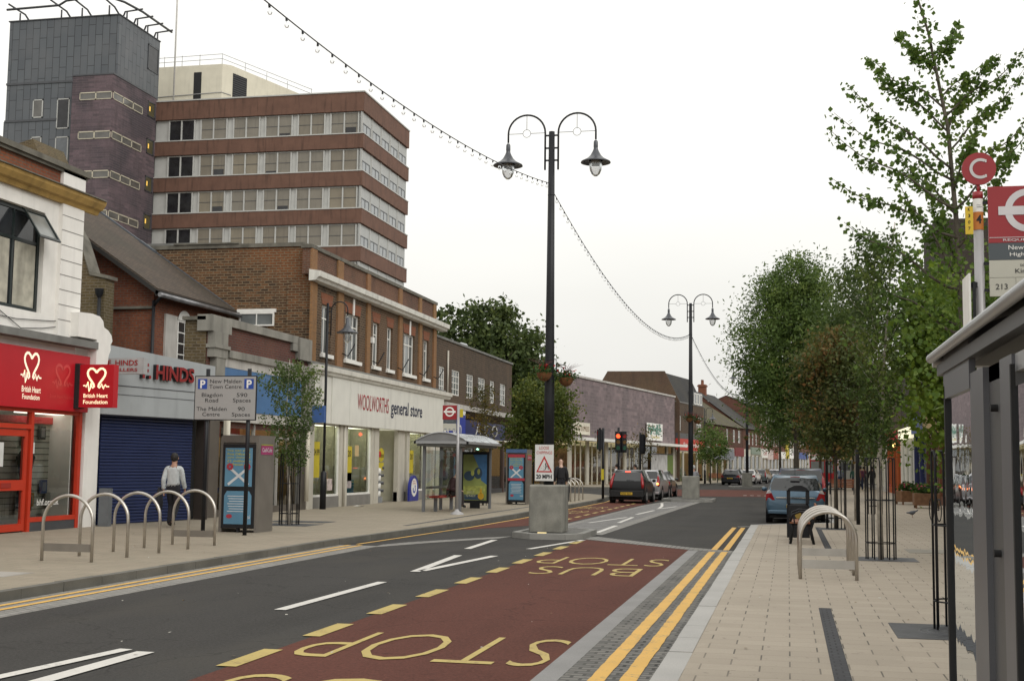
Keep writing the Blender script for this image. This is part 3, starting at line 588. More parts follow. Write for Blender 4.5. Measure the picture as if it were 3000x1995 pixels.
# --- hall behind, with tiled roof
rt = thing('brick_hall', 'red brick hall with a long brown tiled roof sloping toward the street behind the shops', 'building', (-22, 37, .1), world=True)
tile = BRICK('roof_tiles', (.115, .088, .068), (.085, .068, .055), (.045, .036, .03), .3, .085, .009, c3=(.07, .065, .05), stain=.3)
def slope(mb, x0, x1, y0, y1, z0, z1, t=.1, m=0): mb.hexa([(x0, y0, z0), (x1, y0, z1), (x1, y1, z1), (x0, y1, z0), (x0, y0, z0+t), (x1, y0, z1+t), (x1, y1, z1+t), (x0, y1, z0+t)], m)
b = MB(); slope(b, -26.5, -18.2, 34.55, 40.15, 12.2, 6.63); b.build('roof', tile, rt)
b = MB(); slope(b, -26.5, -18.15, 34.5, 34.6, 12.08, 6.5, .14); b.box(-18.25, -18.1, 34.5, 40.15, 6.5, 6.66); b.build('bargeboard', M('black_timber', (.02, .018, .016)), rt)
b = MB(); b.tube([(-18.05, 34.4, 6.52), (-18.05, 40.1, 6.55)], .07, 8); b.build('gutter', M('wet_gutter', (.25, .25, .26), .3, .5, 3, metal=.5), rt); b = MB(); b.tube([(-18.42, 34.75, 6.4), (-18.42, 34.8, .2)], .05, 8); b.tube([(-18.1, 34.6, 6.5), (-18.4, 34.75, 6.25)], .05, 6); b.build('downpipe', black, rt)
b = MB(); b.poly([(-26.5, 34.9, 0), (-18.5, 34.9, 0), (-18.5, 34.9, 6.78), (-26.5, 34.9, 12.1)]); b.quad((-18.5, 34.9, 0), (-18.5, 40.1, 0), (-18.5, 40.1, 6.6), (-18.5, 34.9, 6.6)); b.build('wall', brR, rt)
b = MB(); b.box(-26, -18.47, 34.8, 34.9, 6.16, 6.24); b.build('string_course', ledge, rt)
fh = FX(-18.5); b = MB(); b.fb(fh, 35.6, 36.35, 0, .06, 3.5, 6.1); b.build('window_surround', stone, rt)
ww = MB(); ww.fb(fh, 36.4, 37.3, .0, .05, 4.2, 6.0); ww.add([fh(36.85+.45*math.cos(a), .05, 5.98+.35*math.sin(a)) for a in [math.pi*i/10 for i in range(11)]], [tuple(range(11))]); w1 = ww.build('window', wpaint, rt)
b = MB()
for i in range(2):
    for j in range(5): b.fb(fh, 36.46+i*.41, 36.83+i*.41, .05, .056, 4.28+j*.34, 4.58+j*.34)
b.build('pane', pdark, w1)
b = MB(); slope(b, -21.8, -21.2, 39.9, 40.1, 9.1, 8.7, .12); slope(b, -26.3, -18.3, 40.04, 40.18, 12.2, 6.74, .06); b.build('flashing', M('lead_flashing', (.075, .085, .10), .7), rt)
rt = thing('stock_brick_chimney_wall', 'mossy stock brick wall end with sloping stone cap and black downpipe beside white building', 'wall', (-19.5, 33.2, .1), world=True)
stock = BRICK('stock_brick', (.17, .12, .06), (.08, .055, .032), (.17, .14, .10), .25, .085, .014, c3=(.11, .09, .04), stain=.4)
b = MB(); b.prism(FY(33), [(-23, 0), (-19.0, 0), (-19.02, 6.8), (-19.5, 6.92), (-19.85, 7.9), (-21.5, 10.4), (-23, 10.4)], -.5, 0); b.build('wall', stock, rt)
b = MB(); b.prism(FY(33), [(-18.95, 6.8), (-18.95, 6.9), (-19.5, 7.02), (-19.88, 8.0), (-21.5, 10.55), (-21.5, 10.4), (-19.85, 7.9), (-19.5, 6.92)], -.55, .06); b.build('coping', ledge, rt)
b = MB(); b.tube([(-19.13, 32.9, 6.3), (-19.13, 32.9, 4.2)], .05, 8); b.lathe([(.05, 0), (.11, .1), (.13, .25)], (-19.13, 32.88, 6.25), 8); b.build('downpipe', black, rt)

# --- shop with blue fascia
fr = FX(-15.5); rt = thing('blue_fascia_shop', 'shop with blue fascia and stepped brick parapet between grey jewellers and white fascia store', 'building', (-15.5, 36, .12), world=True)
brP = BRICK('plum_brick', (.15, .05, .038), (.105, .038, .032), (.12, .10, .085), c3=(.18, .07, .045)); bluef = M('blue_fascia', (.055, .145, .31), .5, .1, 1.5, streak=.15)
b = MB(); b.quad(fr(32.3, 0, 2.6), fr(39.85, 0, 2.6), fr(39.85, 0, 5.45), fr(32.3, 0, 5.45)); b.build('parapet', brP, rt)
b = MB(); b.box(-16.15, -15.52, 32.3, 32.6, .1, 5.5); b.build('side_wall', stock, rt); b = MB(); b.box(-16.2, -15.5, 32.2, 32.7, 5.5, 5.6); b.build('wall_cap', ledge, rt)
b = MB(); b.box(-26, -15.6, 32.7, 39.8, 3.6, 3.75); b.build('roof', lead, rt)
b = MB(); b.fb(fr, 33.5, 38.8, -.2, .1, 5.45, 5.68); b.fb(fr, 32.2, 33.5, -.25, .18, 5.2, 5.65); b.fb(fr, 32.35, 33.2, -.02, .22, 4.5, 5.2); b.fb(fr, 32.55, 33.1, -.02, .2, 3.2, 4.5); b.fb(fr, 32.3, 33.3, -.02, .26, 4.75, 4.85)
b.fb(fr, 38.75, 39.82, -.1, .16, 4.95, 5.66); b.fb(fr, 33.3, 39.85, -.02, .24, 4.55, 4.76); b.fb(fr, 39.0, 39.8, -.02, .3, 2.7, 4.54); b.build('coping', concr, rt)
b = MB(); b.fb(fr, 38.3, 38.75, .0, .1, 5.2, 5.44); b.build('coping_step', concr, rt)
b = MB(); b.fb(fr, 33.2, 39.0, 0, .16, 4.28, 4.55); b.fb(fr, 33.2, 39.0, 0, .13, 2.78, 3.08); b.build('cream_band', stone, rt)
b = MB(); b.prism(fr, [(33.15, 3.08), (39.0, 3.08), (39.0, 4.28), (33.15, 4.28)], .0, .15); b.build('fascia', bluef, rt)
b = MB(); b.fb(fr, 33.3, 33.42, .12, .24, .4, 3.1); b.tube([(-15.28, 33.36, .42), (-15.28, 33.36, 2.9)], .07, 10); b.tube([(-15.3, 39.55, .4), (-15.3, 39.55, 2.9)], .07, 10); b.split('downpipe', cream, rt)
b = MB(); b.fb(fr, 32.4, 33.2, -.3, .05, .1, 3.1); b.fb(fr, 33.2, 39.9, -.15, .02, .1, .32); b.fb(fr, 39.3, 39.9, -.1, .05, .1, 2.8); b.build('stall_riser', M('stall_brown', (.10, .085, .07)), rt)
wb = M('blue_window_trim', (.12, .22, .42)); b = MB()
for u in (33.5, 35.6, 37.4, 39.2): b.fb(fr, u, u+.07, -.06, .04, .32, 2.8)
b.fb(fr, 33.5, 39.2, -.05, .03, 2.35, 2.42); b.build('shop_frame', M('grey_frame', (.3, .29, .27)), rt)
b = MB(); rect(b, fr, -.02, 33.4, 39.25, .3, 2.78); b.build('shop_window', sglass, rt)
b = MB(); b.box(-17.6, -17.5, 33.2, 39.8, .1, 2.8); b.box(-17.5, -15.6, 39.4, 39.5, .1, 2.8); b.box(-17.6, -15.6, 33.2, 39.8, 2.8, 2.9, 1)
for z in (.7, 1.2, 1.75): b.box(-17.4, -16.1, 35, 39.3, z, z+.03, 2)
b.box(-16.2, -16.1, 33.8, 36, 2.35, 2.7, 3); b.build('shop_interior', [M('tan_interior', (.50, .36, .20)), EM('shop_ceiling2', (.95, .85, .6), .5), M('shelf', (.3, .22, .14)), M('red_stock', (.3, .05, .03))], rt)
for i in range(14):
    u = 35.2+i*.29; z = (.73, 1.23, 1.78)[i % 3]; c = [(.05, .09, .3), (.45, .42, .38), (.3, .05, .08), (.1, .2, .1), (.5, .45, .3)][i % 5]
    b = MB(); b.fb(fr, u, u+.22, -.9, -.75, z, z+.16+.03*(i % 4)); tag(b.build('boxed_goods', M('goods_%d' % (i % 5), c)), 'small boxed goods on the shelves of the blue fascia shop', 'box', 'boxes on the blue fascia shop shelves')
b = MB(); b.box(-15.44, -14.78, 39.6, 39.75, 2.95, 3.5); st = tag(b.build('projecting_sign', M('sign_blue', (.045, .11, .30))), 'plain blue projecting sign beside the slender lamp post', 'sign')

# --- general store
rt = thing('general_store', 'long brick store with white general store fascia, tan pilasters and white cornice', 'building', (-15.5, 48, .12), world=True)
brW = BRICK('multi_brick', (.21, .10, .045), (.055, .034, .022), (.22, .165, .105), .27, .09, .016, c3=(.25, .085, .03), zs=.28, stain=.3, zr=(.5, .6))
brF = BRICK('facade_brick', (.12, .075, .045), (.045, .03, .022), (.19, .145, .10), .27, .09, .016, c3=(.15, .08, .045)); tanb = BRICK('tan_brick', (.32, .165, .065), (.25, .13, .06), (.25, .17, .1), c3=(.27, .12, .06), stain=.15)
WN = [(41.05, 41.97), (43.45, 45.0), (46.57, 47.32), (48.37, 49.08), (50.6, 52.2), (53.6, 54.35)]
b = MB(); wall(b, fr, 39.9, 55.5, 4.7, 7.75, [(a, c, 5.35, 7.03) for a, c in WN], .22); b.build('wall', brF, rt)
b = MB(); b.fb(fr, 39.9, 55.5, -.3, -.02, 7.9, 8.78); b.build('parapet', BRICK('parapet_brick', (.15, .06, .04), (.09, .045, .03), (.17, .13, .10), c3=(.2, .09, .05)), rt)
b = MB(); b.fb(fy := FY(40.2), -24, -15.52, -.3, 0, 0, 8.88); b.fb(fy, -16.4, -15.5, 0, .06, 4.9, 7.7); b.build('side_wall', brW, rt)
w_ = window(FY(40.2), -18.12, -16.86, 6.2, 6.66, rt, wpaint, glw, nu=2, nz=1, fw=.05, o=.03); b = MB(); b.fb(FY(40.2), -18.2, -16.8, 0, .06, 6.66, 6.78); b.build('lintel', wpaint, w_)
b = MB(); b.fb(fr, 39.85, 55.6, -.34, .05, 8.78, 8.9); b.box(-24, -15.84, 40.15, 40.56, 8.885, 9.02); b.box(-20.6, -18.2, 40.1, 40.6, 9.02, 9.07); b.build('coping', ledge, rt)
PL = [(39.9, 40.4), (42.46, 43.05), (45.7, 46.1), (49.77, 50.22), (52.7, 53.1), (55.0, 55.44)]
for a, c in PL: b = MB(); b.fb(fr, a, c, 0, .07, 4.95, 7.66); b.fb(fr, a, c, -.02, .04, 7.99, 8.77); b.build('pilaster', tanb, rt)
b = MB(); b.prism(F(0, 56.4, 1, 0), [(-15.5, 7.66), (-15.25, 7.68), (-15.2, 7.76), (-15.12, 7.8), (-15.1, 7.98), (-15.5, 8.04)], -.1, 16.65); b.build('cornice', M('cornice_white', (.66, .65, .60), .8, .12, 2, streak=.3), rt)
b = MB(); b.fb(fr, 39.8, 56.9, -.1, .14, 4.9, 5.0); b.build('ledge_lead', lead, rt)
b = MB(); b.prism(F(0, 57.0, 1, 0), [(-15.5, 4.6), (-15.2, 4.6), (-15.16, 4.7), (-15.1, 4.72), (-15.08, 4.88), (-15.5, 4.9)], -.1, 17.1); b.build('lower_cornice', M('ledge_white', (.66, .64, .58), .8, .1, 2, streak=.25), rt)
obr = BRICK('orange_arch', (.30, .10, .045), (.22, .075, .04), (.22, .14, .1), .07, .3, .01, stain=.1)
for i, (a, c) in enumerate(WN):
    wd = c-a > 1.2
    b = MB(); b.prism(fr, [(a-.02, 7.04), (c+.02, 7.04), (c+.14, 7.42), (a-.14, 7.42)], 0, .012); b.build('flat_arch', obr, rt)
    w_ = window(fr, a, c, 5.35, 7.03, rt, wpaint, glw, fw=.06, nu=2 if not wd else 3, us=None if wd else [(a+c)/2], zs=[6.58], o=-.12)
    b = MB(); b.fb(fr, a-.1, c+.1, -.1, .1, 5.22, 5.345)
    b.build('sill', wpaint, w_)
    if wd: b = MB(); b.fb(fr, (a+c)/2-.07, (a+c)/2+.07, .013, .05, 7.0, 7.6); b.build('keystone', wpaint, rt)
for u in (42.9, 46.3, 49.5, 52.6, 54.9): b = MB(); b.tube([(-15.4, u, 5.5), (-15.2, u+.05, 5.4), (-15.1, u+.1, 5.6), (-15.0, u+.2, 5.85)], .022, 6); b.build('flag_bracket', black, rt)
b = MB(); b.fb(fr, 46.3, 46.5, .0, .1, 6.2, 6.42); b.build('alarm_box', wpaint, rt)
b = MB(); b.fb(fr, 39.9, 41.58, 0, .22, 2.98, 4.6); b.fb(fr, 41.6, 43.4, 0, .25, 2.98, 4.6); b.fb(fr, 43.42, 56.2, 0, .25, 2.98, 4.6); b.build('fascia', M('fascia_white', (.70, .69, .63), .5, .06, 1.5, streak=.16), rt)
b = MB(); ftext(b, fr, .262, 'WOOLWORTHS', 44.25, 47.95, 3.58, 4.16, bold=.0); b.build('lettering', M('store_red', (.38, .015, .03), .4), rt)
b = MB(); ftext(b, fr, .262, 'general store', 48.25, 52.65, 3.42, 4.13, bold=.012); b.build('lettering', M('store_navy', (.012, .02, .06), .4), rt)
crm = M('cream_pier', (.52, .49, .42), .6, .06, 3, streak=.15)
for a, c in ((39.9, 40.45), (43.0, 43.3), (43.42, 43.8), (46.5, 46.78), (46.85, 47.4), (49.9, 50.8), (51.1, 51.5), (53.9, 54.25), (54.7, 55.1), (55.6, 56.2)): b = MB(); b.fb(fr, a, c, -.1, .08, .12, 2.98); b.build('pier', crm, rt)
b = MB(); b.tube([(-15.38, 43.34, .12), (-15.38, 43.34, 3.0)], .05, 8); b.build('downpipe', crm, rt)
b = MB()
for a, c in ((40.45, 43.0), (43.8, 46.5), (49.9, 53.9), (54.2, 55.6)): b.fb(fr, a, c, -.12, .06, .12, .5)
b.split('stall_riser', M('riser_grey', (.20, .19, .175), .7), rt)
for a, c in ((40.45, 43.0), (43.8, 46.5), (51.5, 53.9), (55.1, 55.6)):
    b = MB()
    for u in (a, c-.06): b.fb(fr, u, u+.06, -.05, .03, .5, 2.98)
    b.fb(fr, a, c, -.05, .04, .5, .57)
    b.fb(fr, a, c, -.05, .03, 2.92, 2.98)
    b.build('shop_frame', wpaint, rt)
b = MB()
for a, c in ((40.5, 42.95), (43.85, 46.45), (51.5, 53.9)): rect(b, fr, -.02, a, c, .55, 2.95)
rect(b, fr, -.9, 47.4, 48.2, .15, 2.95); b.split('shop_window', sglass, rt)
b = MB(); b.box(-18.5, -18.4, 39.9, 56, .1, 3.0); b.box(-18.4, -15.6, 39.95, 40.0, .1, 3.0); b.box(-18.4, -15.6, 39.9, 56, 2.98, 3.05, 1); b.box(-18.4, -15.6, 39.9, 56, .1, .13, 2)
for y, m in ((43.1, 0), (46.7, 0), (50.2, 0), (54.0, 0)): b.box(-17.6, -15.7, y, y+.1, .1, 2.98, m)
b.box(-16.35, -16.3, 40.5, 43.0, .5, 2.9, 3); b.box(-16.35, -16.3, 43.8, 46.5, .5, 2.9, 3); b.box(-16.3, -16.25, 51.5, 53.9, .5, 2.9, 3)
for a_, c_ in ((40.6, 42.9), (43.9, 46.4), (51.6, 53.8)): b.box(-16.2, -15.65, a_, c_, 2.93, 2.96, 4)  # glowing strips added to brighten the window displays
b.build('shop_interior', [M('store_interior', (.45, .43, .33)), EM('store_ceiling', (.95, .95, .75), .38), M('store_floor', (.2, .18, .15)), M('display_back', (.46, .47, .34), .6, .25, 1.2), EM('display_glow', (1, .97, .8), 2.6)], rt)
b = MB(); b.fb(fr, 48.2, 48.26, -.9, -.86, .13, 2.6); b.fb(fr, 49.8, 49.86, -.9, -.86, .13, 2.95); b.fb(fr, 47.4, 49.9, -.9, -.86, 2.5, 2.58); b.build('door_frame', wpaint, rt)
yel = M('poster_yellow', (.52, .42, .02), .5, .1); 
def poster(label, fr, o, u0, u1, z0, z1, cols, txt=(), name='poster', cat='poster'):
    t = thing(name, label, cat, fr(u0, o, z0), world=True); b = MB(); b.fb(fr, u0, u1, o-.01, o, z0, z1); b.build('sheet', cols, t)
    for s, a, c, d, e_, mt in txt: b = MB(); ftext(b, fr, o+.004, s, u0+(u1-u0)*a, u0+(u1-u0)*c, z0+(z1-z0)*d, z0+(z1-z0)*e_, bold=.015); b.build('lettering', mt, t)
    return t
poster('tall yellow price poster reading 24.99 in the first store window', fr, -.004, 40.62, 41.2, 1.15, 2.35, yel, [('24.99', .05, .95, .62, .8, black)])
poster('tall yellow half price poster in the second store window', fr, -.004, 43.95, 44.5, 1.0, 2.25, yel, [('20', .2, .8, .7, .88, black)])
poster('tall yellow offer poster in the window past the store entrance', fr, -.004, 51.75, 52.35, 1.25, 2.2, yel, [('20', .2, .8, .6, .85, black)])
poster('square red and white sale card low in the first store window', fr, -.004, 42.0, 42.5, .7, 1.1, M('sale_card', (.5, .42, .4), .5, .5, 7))
poster('small cream notice stuck on the second store window', fr, -.004, 44.85, 45.25, 1.9, 2.3, M('notice_cream', (.55, .4, .2)))
poster('white and red figure poster below the yellow one in the second store window', fr, -.004, 43.95, 44.5, .75, 1.3, M('fig_poster', (.35, .3, .3), .5, .6, 6))
t = thing('hot_deal_sign', 'round yellow deal sign on a square yellow bracket in the store entrance', 'sign', (-15.9, 48.2, 1.4), world=True)
b = MB(); disc(b, fr, -.2, 48.55, 1.98, .38, .27); b.fb(fr, 48.1, 48.95, -.24, -.22, 1.38, 1.68); b.build('disc', yel, t)
b = MB(); disc(b, fr, -.19, 48.35, 2.0, .17, .13); b.build('red_flash', M('flash_red', (.45, .03, .02)), t); b = MB(); ftext(b, fr, -.18, 'deal', 48.45, 48.85, 1.88, 2.05); b.build('lettering', black, t)
t = thing('display_stand', 'grey stacked display stand full of white pots at the store entrance', 'shelf', (-15.7, 48.1, .12), world=True)
b = MB(); b.fb(fr, 47.85, 48.35, -.35, -.05, .12, .35); b.fb(fr, 47.85, 48.35, -.35, -.3, .12, 1.4); 
for z in (.62, .92, 1.2): b.fb(fr, 47.85, 48.35, -.35, -.05, z, z+.03)
b.build('rack', M('rack_grey', (.25, .26, .27)), t)
b = MB()
for z in (.36, .66, .96, 1.24): b.lathe([(.1, 0), (.13, .02), (.13, .2), (.09, .22)], (-15.68, 48.1, z), 12)
b.build('pots', wpaint, t)
t = thing('display_rack', 'dark spinner rack of small goods standing inside the store door', 'shelf', (-15.9, 48.9, .12), world=True); b = MB(); b.tube([(-15.9, 48.9, .12), (-15.9, 48.9, 1.6)], .03)
for z in (.5, .8, 1.1, 1.4): b.lathe([(.05, 0), (.22, .02), (.22, .12), (.05, .14)], (-15.9, 48.9, z), 10)
b.build('rack', dgrey, t)
t = thing('lottery_board', 'blue round-topped lottery board with white oval beside the store entrance', 'sign', (-15.1, 51.1, .12), world=True)
fl2 = FX(-15.05); b = MB(); pts = [(50.35, .13), (51.65, .13)]+[(51.0+.65*math.cos(a), .62+.55*math.sin(a)) for a in [math.pi*i/14 for i in range(15)]]; b.prism(fl2, pts, -.08, 0); b.build('board', M('lottery_blue', (.02, .03, .25), .4), t)
b = MB(); disc(b, fl2, .006, 51.0, .68, .42, .37); b.build('oval', wpaint, t); b = MB(); disc(b, fl2, .012, 51.0, .6, .2, .15, ri=.55, a0=2.6, a1=6.8); disc(b, fl2, .012, 51.12, .72, .06, .06); b.build('emblem', M('emblem_blue', (.03, .06, .4)), t)
b = MB(); ftext(b, fl2, .012, 'ENJOY', 50.8, 51.2, .9, .96); ftext(b, fl2, .012, 'PLAYING', 50.75, 51.25, .81, .87); b.build('lettering', M('em_red', (.5, .05, .05)), t)
b = MB()
for z in range(5): b.lathe([(.3, 0), (.33, .03), (.3, .09)], (-15.9, 44.95, .55+z*.1), 14)
tag(b.build('paddling_pools', M('turquoise', (.03, .22, .34))), 'stack of turquoise plastic bowls in the second store window', 'bowls')

# --- dark brick neighbour
rt = thing('dark_brick_parade', 'plain dark brick building with white multi-pane windows and blue shop signs', 'building', (-15.5, 63, .12), world=True)
brD = BRICK('dark_brick', (.105, .07, .05), (.055, .04, .03), (.14, .11, .08), .3, .11, .018, c3=(.12, .075, .05)); WD = [(56.15, 57.15), (58.45, 59.95), (61.3, 62.7), (63.7, 65.3), (66.4, 67.5), (68.85, 70.3)]
b = MB(); wall(b, fr, 55.52, 71.9, 4.5, 7.35, [(a, c, 4.9, 6.1) for a, c in WD], .15); b.quad(fr(71.9, 0, .1), fr(71.9, -12, .1), fr(71.9, -12, 7.35), fr(71.9, 0, 7.35)); b.build('wall', brD, rt)
b = MB(); b.fb(fr, 55.52, 72, -12, .06, 7.36, 7.46); b.build('coping', lead, rt)
for a, c in WD: window(fr, a, c, 4.9, 6.1, rt, wpaint, glw, nu=3, nz=4, fw=.06, o=-.07, bw=.03)
b = MB(); b.tube([(-15.44, 57.5, 4.9), (-15.44, 57.5, 6.9)], .045); b.build('downpipe', crm, rt)
b = MB(); b.fb(fr, 57.0, 71.9, 0, .1, 4.26, 4.5); b.build('band', stone, rt)
blf = M('royal_blue', (.018, .04, .32), .4); nvf = M('navy_fascia', (.012, .02, .11), .4)
b = MB(); b.fb(fr, 55.6, 60.45, 0, .2, 2.9, 4.0); b.fb(fr, 60.5, 69.4, .0, .19, 2.95, 3.8, 1); b.fb(fr, 55.6, 60.4, 0, .21, 4.0, 4.2, 2); b.build('fascia', [blf, nvf, wpaint], rt)
b = MB(); ftext(b, fr, .212, 'V', 55.95, 56.25, 3.62, 3.9); ftext(b, fr, .212, '&', 56.3, 57.3, 3.1, 3.75); ftext(b, fr, .212, 'um', 58.0, 59.6, 3.1, 3.5); ftext(b, fr, .2, 'A C O', 62.5, 67.5, 3.1, 3.7); b.build('lettering', wpaint, rt)
for u in (55.6, 60.5, 64.8, 69.6, 71.5): b = MB(); b.fb(fr, u, u+.35, -.1, .06, .12, 2.95); b.build('pier', M('brown_pier', (.09, .055, .045)), rt)
b = MB(); b.box(-18.5, -18.4, 55.6, 71.8, .1, 3); b.box(-18.4, -15.5, 55.6, 71.8, 2.92, 3, 1); b.box(-16.6, -16.5, 56, 71, .3, 1.4, 2); b.build('shop_interior', [M('int_grey', (.22, .2, .17)), EM('ceil3', (.95, .9, .75), .5), M('int_stock', (.15, .12, .16), .6, .8, 4)], rt)
b = MB(); rect(b, fr, -.03, 55.9, 71.6, .35, 2.95); b.build('shop_window', sglass, rt); b = MB(); b.fb(fr, 55.9, 71.6, -.06, .02, .12, .35); b.build('stall_riser', dgrey, rt)
b = MB(); b.lathe([(.0, .5), (.3, .42), (.38, .3), (.3, .28), (.22, .0)], (-16.6, 64.4, 7.45), 12); tag(b.build('roof_vent', lgrey), 'small domed metal vent on the flat roof of the dark brick building', 'vent')
b = MB(); b.box(-23, -20.5, 41.5, 44, 8.8, 9.25); b.box(-23.1, -20.4, 41.4, 44.1, 9.25, 9.33, 1); tag(b.build('rooflight', [M('roof_box', (.4, .42, .46)), lead]), 'low pale box on the flat roof below the office tower', 'roof box')
# ---------------------------------------------------------------- office tower group
rt = thing('office_tower', 'large office block with alternating brown brick bands and pale window bands', 'building', (-50, 112, 0), world=True)
ff = FY(112); fsd = FX(-38.65)
bandm = M('brown_band', (.150, .078, .054), .85, .16, 1.2, streak=.55, fine=.2); panel = M('white_panel', (.46, .46, .44), .6, .08, 1.5); beige = M('beige_blind', (.215, .185, .135), .35, .08, .8, streak=.2)
panelL = M('pale_infill', (.40, .41, .40), .55, .06, 1.5); dblind = M('dark_office_pane', (.018, .018, .02), .15, .6, 1.5)
bands = [(34.5, 36.3)]+[(30.97-3.56*k, 32.33-3.56*k) for k in range(9)]
b = MB(); b.box(-60, -38.95, 112.3, 126.6, 0, 36.0); b.build('core', panel, rt)
for z0, z1 in bands: b = MB(); b.box(-60.0, -38.65, 112, 126.75, z0, z1); b.build('brick_band', bandm, rt)
b = MB(); b.box(-60.05, -38.58, 111.93, 126.8, 36.3, 36.42)
for z0, z1 in bands[1:]: b.box(-60.0, -38.6, 111.95, 126.75, z1, z1+.1)
b.build('sill', panel, rt)
GR = [(-58.6, -55.85), (-55.27, -52.5), (-51.89, -49.14), (-48.61, -45.83), (-45.3, -42.55), (-42.03, -39.2)]
for k in range(5):
    zt = 34.45-3.56*k; zb = zt-2.02
    for i, (a, c) in enumerate(GR):
        w_ = MB(); w_.fb(ff, a, c, -.28, -.2, zb, zb+.06); w_.fb(ff, a, c, -.28, -.2, zt-.06, zt)
        for u in (a, (a+c)/2-.07, c-.08): w_.fb(ff, u, u+.13, -.28, -.15, zb, zt)
        if i: w_.fb(ff, a, c, -.27, -.22, zb+.96, zb+1.0, 1)
        w_ = w_.build('window', [panel, dgrey], rt); b = MB(); rect(b, ff, -.25, a, c, zb, zt); b.build('pane', dblind if i == 0 else M('beige_%d' % R.randrange(5), [(.215, .185, .135), (.235, .205, .155), (.19, .165, .125), (.20, .18, .145), (.225, .18, .125)][R.randrange(5)], .35, .12, .8, streak=.25), w_)
        if i and R.random() < .4: q_ = MB(); u_ = a+.2 if R.random() < .5 else (a+c)/2+.1; q_.fb(ff, u_, u_+1.05, -.249, -.245, zb+.05, zb+R.uniform(.25, .7)); q_.build('gap_under_blind', dblind, w_)
    for i in range(5):
        a = 112.35+i*2.87; w_ = MB(); w_.fb(fsd, a, a+2.2, -.2, -.16, zt-1.12, zt-1.04, 1)
        for u in (a, a+1.07, a+2.14): w_.fb(fsd, u, u+.06, -.2, -.16, zb, zt-1.04, 1)
        w_.fb(fsd, a-.22, a-.1, -.25, -.14, zb, zt)
        w_ = w_.build('window', [panel, dgrey], rt); b = MB(); rect(b, fsd, -.19, a+.05, a+2.15, zb+.02, zt-1.12); b.build('pane', M('side_pane', (.27, .29, .30), .2, .1, 1), w_)
    b = MB(); b.fb(fsd, 112.02, 126.6, -.28, -.22, zb, zt); b.build('infill_panel', panelL, rt)
rl = thing('plant_room', 'cream rooftop plant room with dark louvres and a handrail', 'building', (-60, 120, 36.3), world=True)
crt = M('cream_concrete', (.62, .58, .47), .8, .06, 1.2, streak=.12)
b = MB(); b.slab([(-66, 120), (-56.9, 120), (-56.2, 120.6), (-52.3, 134), (-66, 134)], 36.3, 42.5); b.build('wall', crt, rl)
b = MB(); b.box(-60.05, -59.2, 119.97, 120.02, 38.9, 41.75); q = F(-56.2, 120.6, 3.9/13.96, 13.4/13.96); b.fb(q, .3, 2.5, 0, .03, 38.9, 41.75)
for k in range(12): b.fb(q, .3, 2.5, .03, .05, 39.0+k*.23, 39.05+k*.23, 1)
b.build('louvre', [darkm, dgrey], rl)
b = MB()
for z in (43.1, 43.6): b.tube([(-66, 120.1, z), (-64.5, 120.1, z-.1), (-57, 120.1, z), (-52.4, 133.8, z)], .03, 5)
for x, y in ((-63.5, 120.1), (-61.5, 120.1), (-59.5, 120.1), (-57, 120.1), (-56, 123.6), (-55, 127), (-54, 130.4), (-52.4, 133.6)): b.tube([(x, y, 42.5), (x, y, 43.65)], .03, 5)
b.tube([(-66, 119.95, 39.6), (-64, 119.95, 39.3), (-56.9, 119.95, 39.5), (-56.1, 120.6, 39.3)], .04, 5); b.build('handrail', M('rail_grey', (.3, .3, .3)), rl)
b = MB(); b.tube([(-61.75, 119, 38), (-61.75, 119, 60)], .09, 6); b.lathe([(.35, 0), (.3, .5), (.1, .9)], (-61.75, 119, 37.6), 8); b.box(-62.2, -61.3, 118.6, 119.4, 36.3, 37.7)
tag(b.build('antenna_mast', M('mast_white', (.6, .58, .55))), 'tall thin white mast rising above the office roof', 'mast')
b = MB()
for x in (-47.2, -45.4): b.lathe([(.3, 0), (.3, .5), (.75, .5), (.75, .62), (.0, .7)], (x, 116, 36.3), 10)
tag(b.build('roof_vents', lgrey), 'pair of flat grey roof vents on the office roof', 'vent')
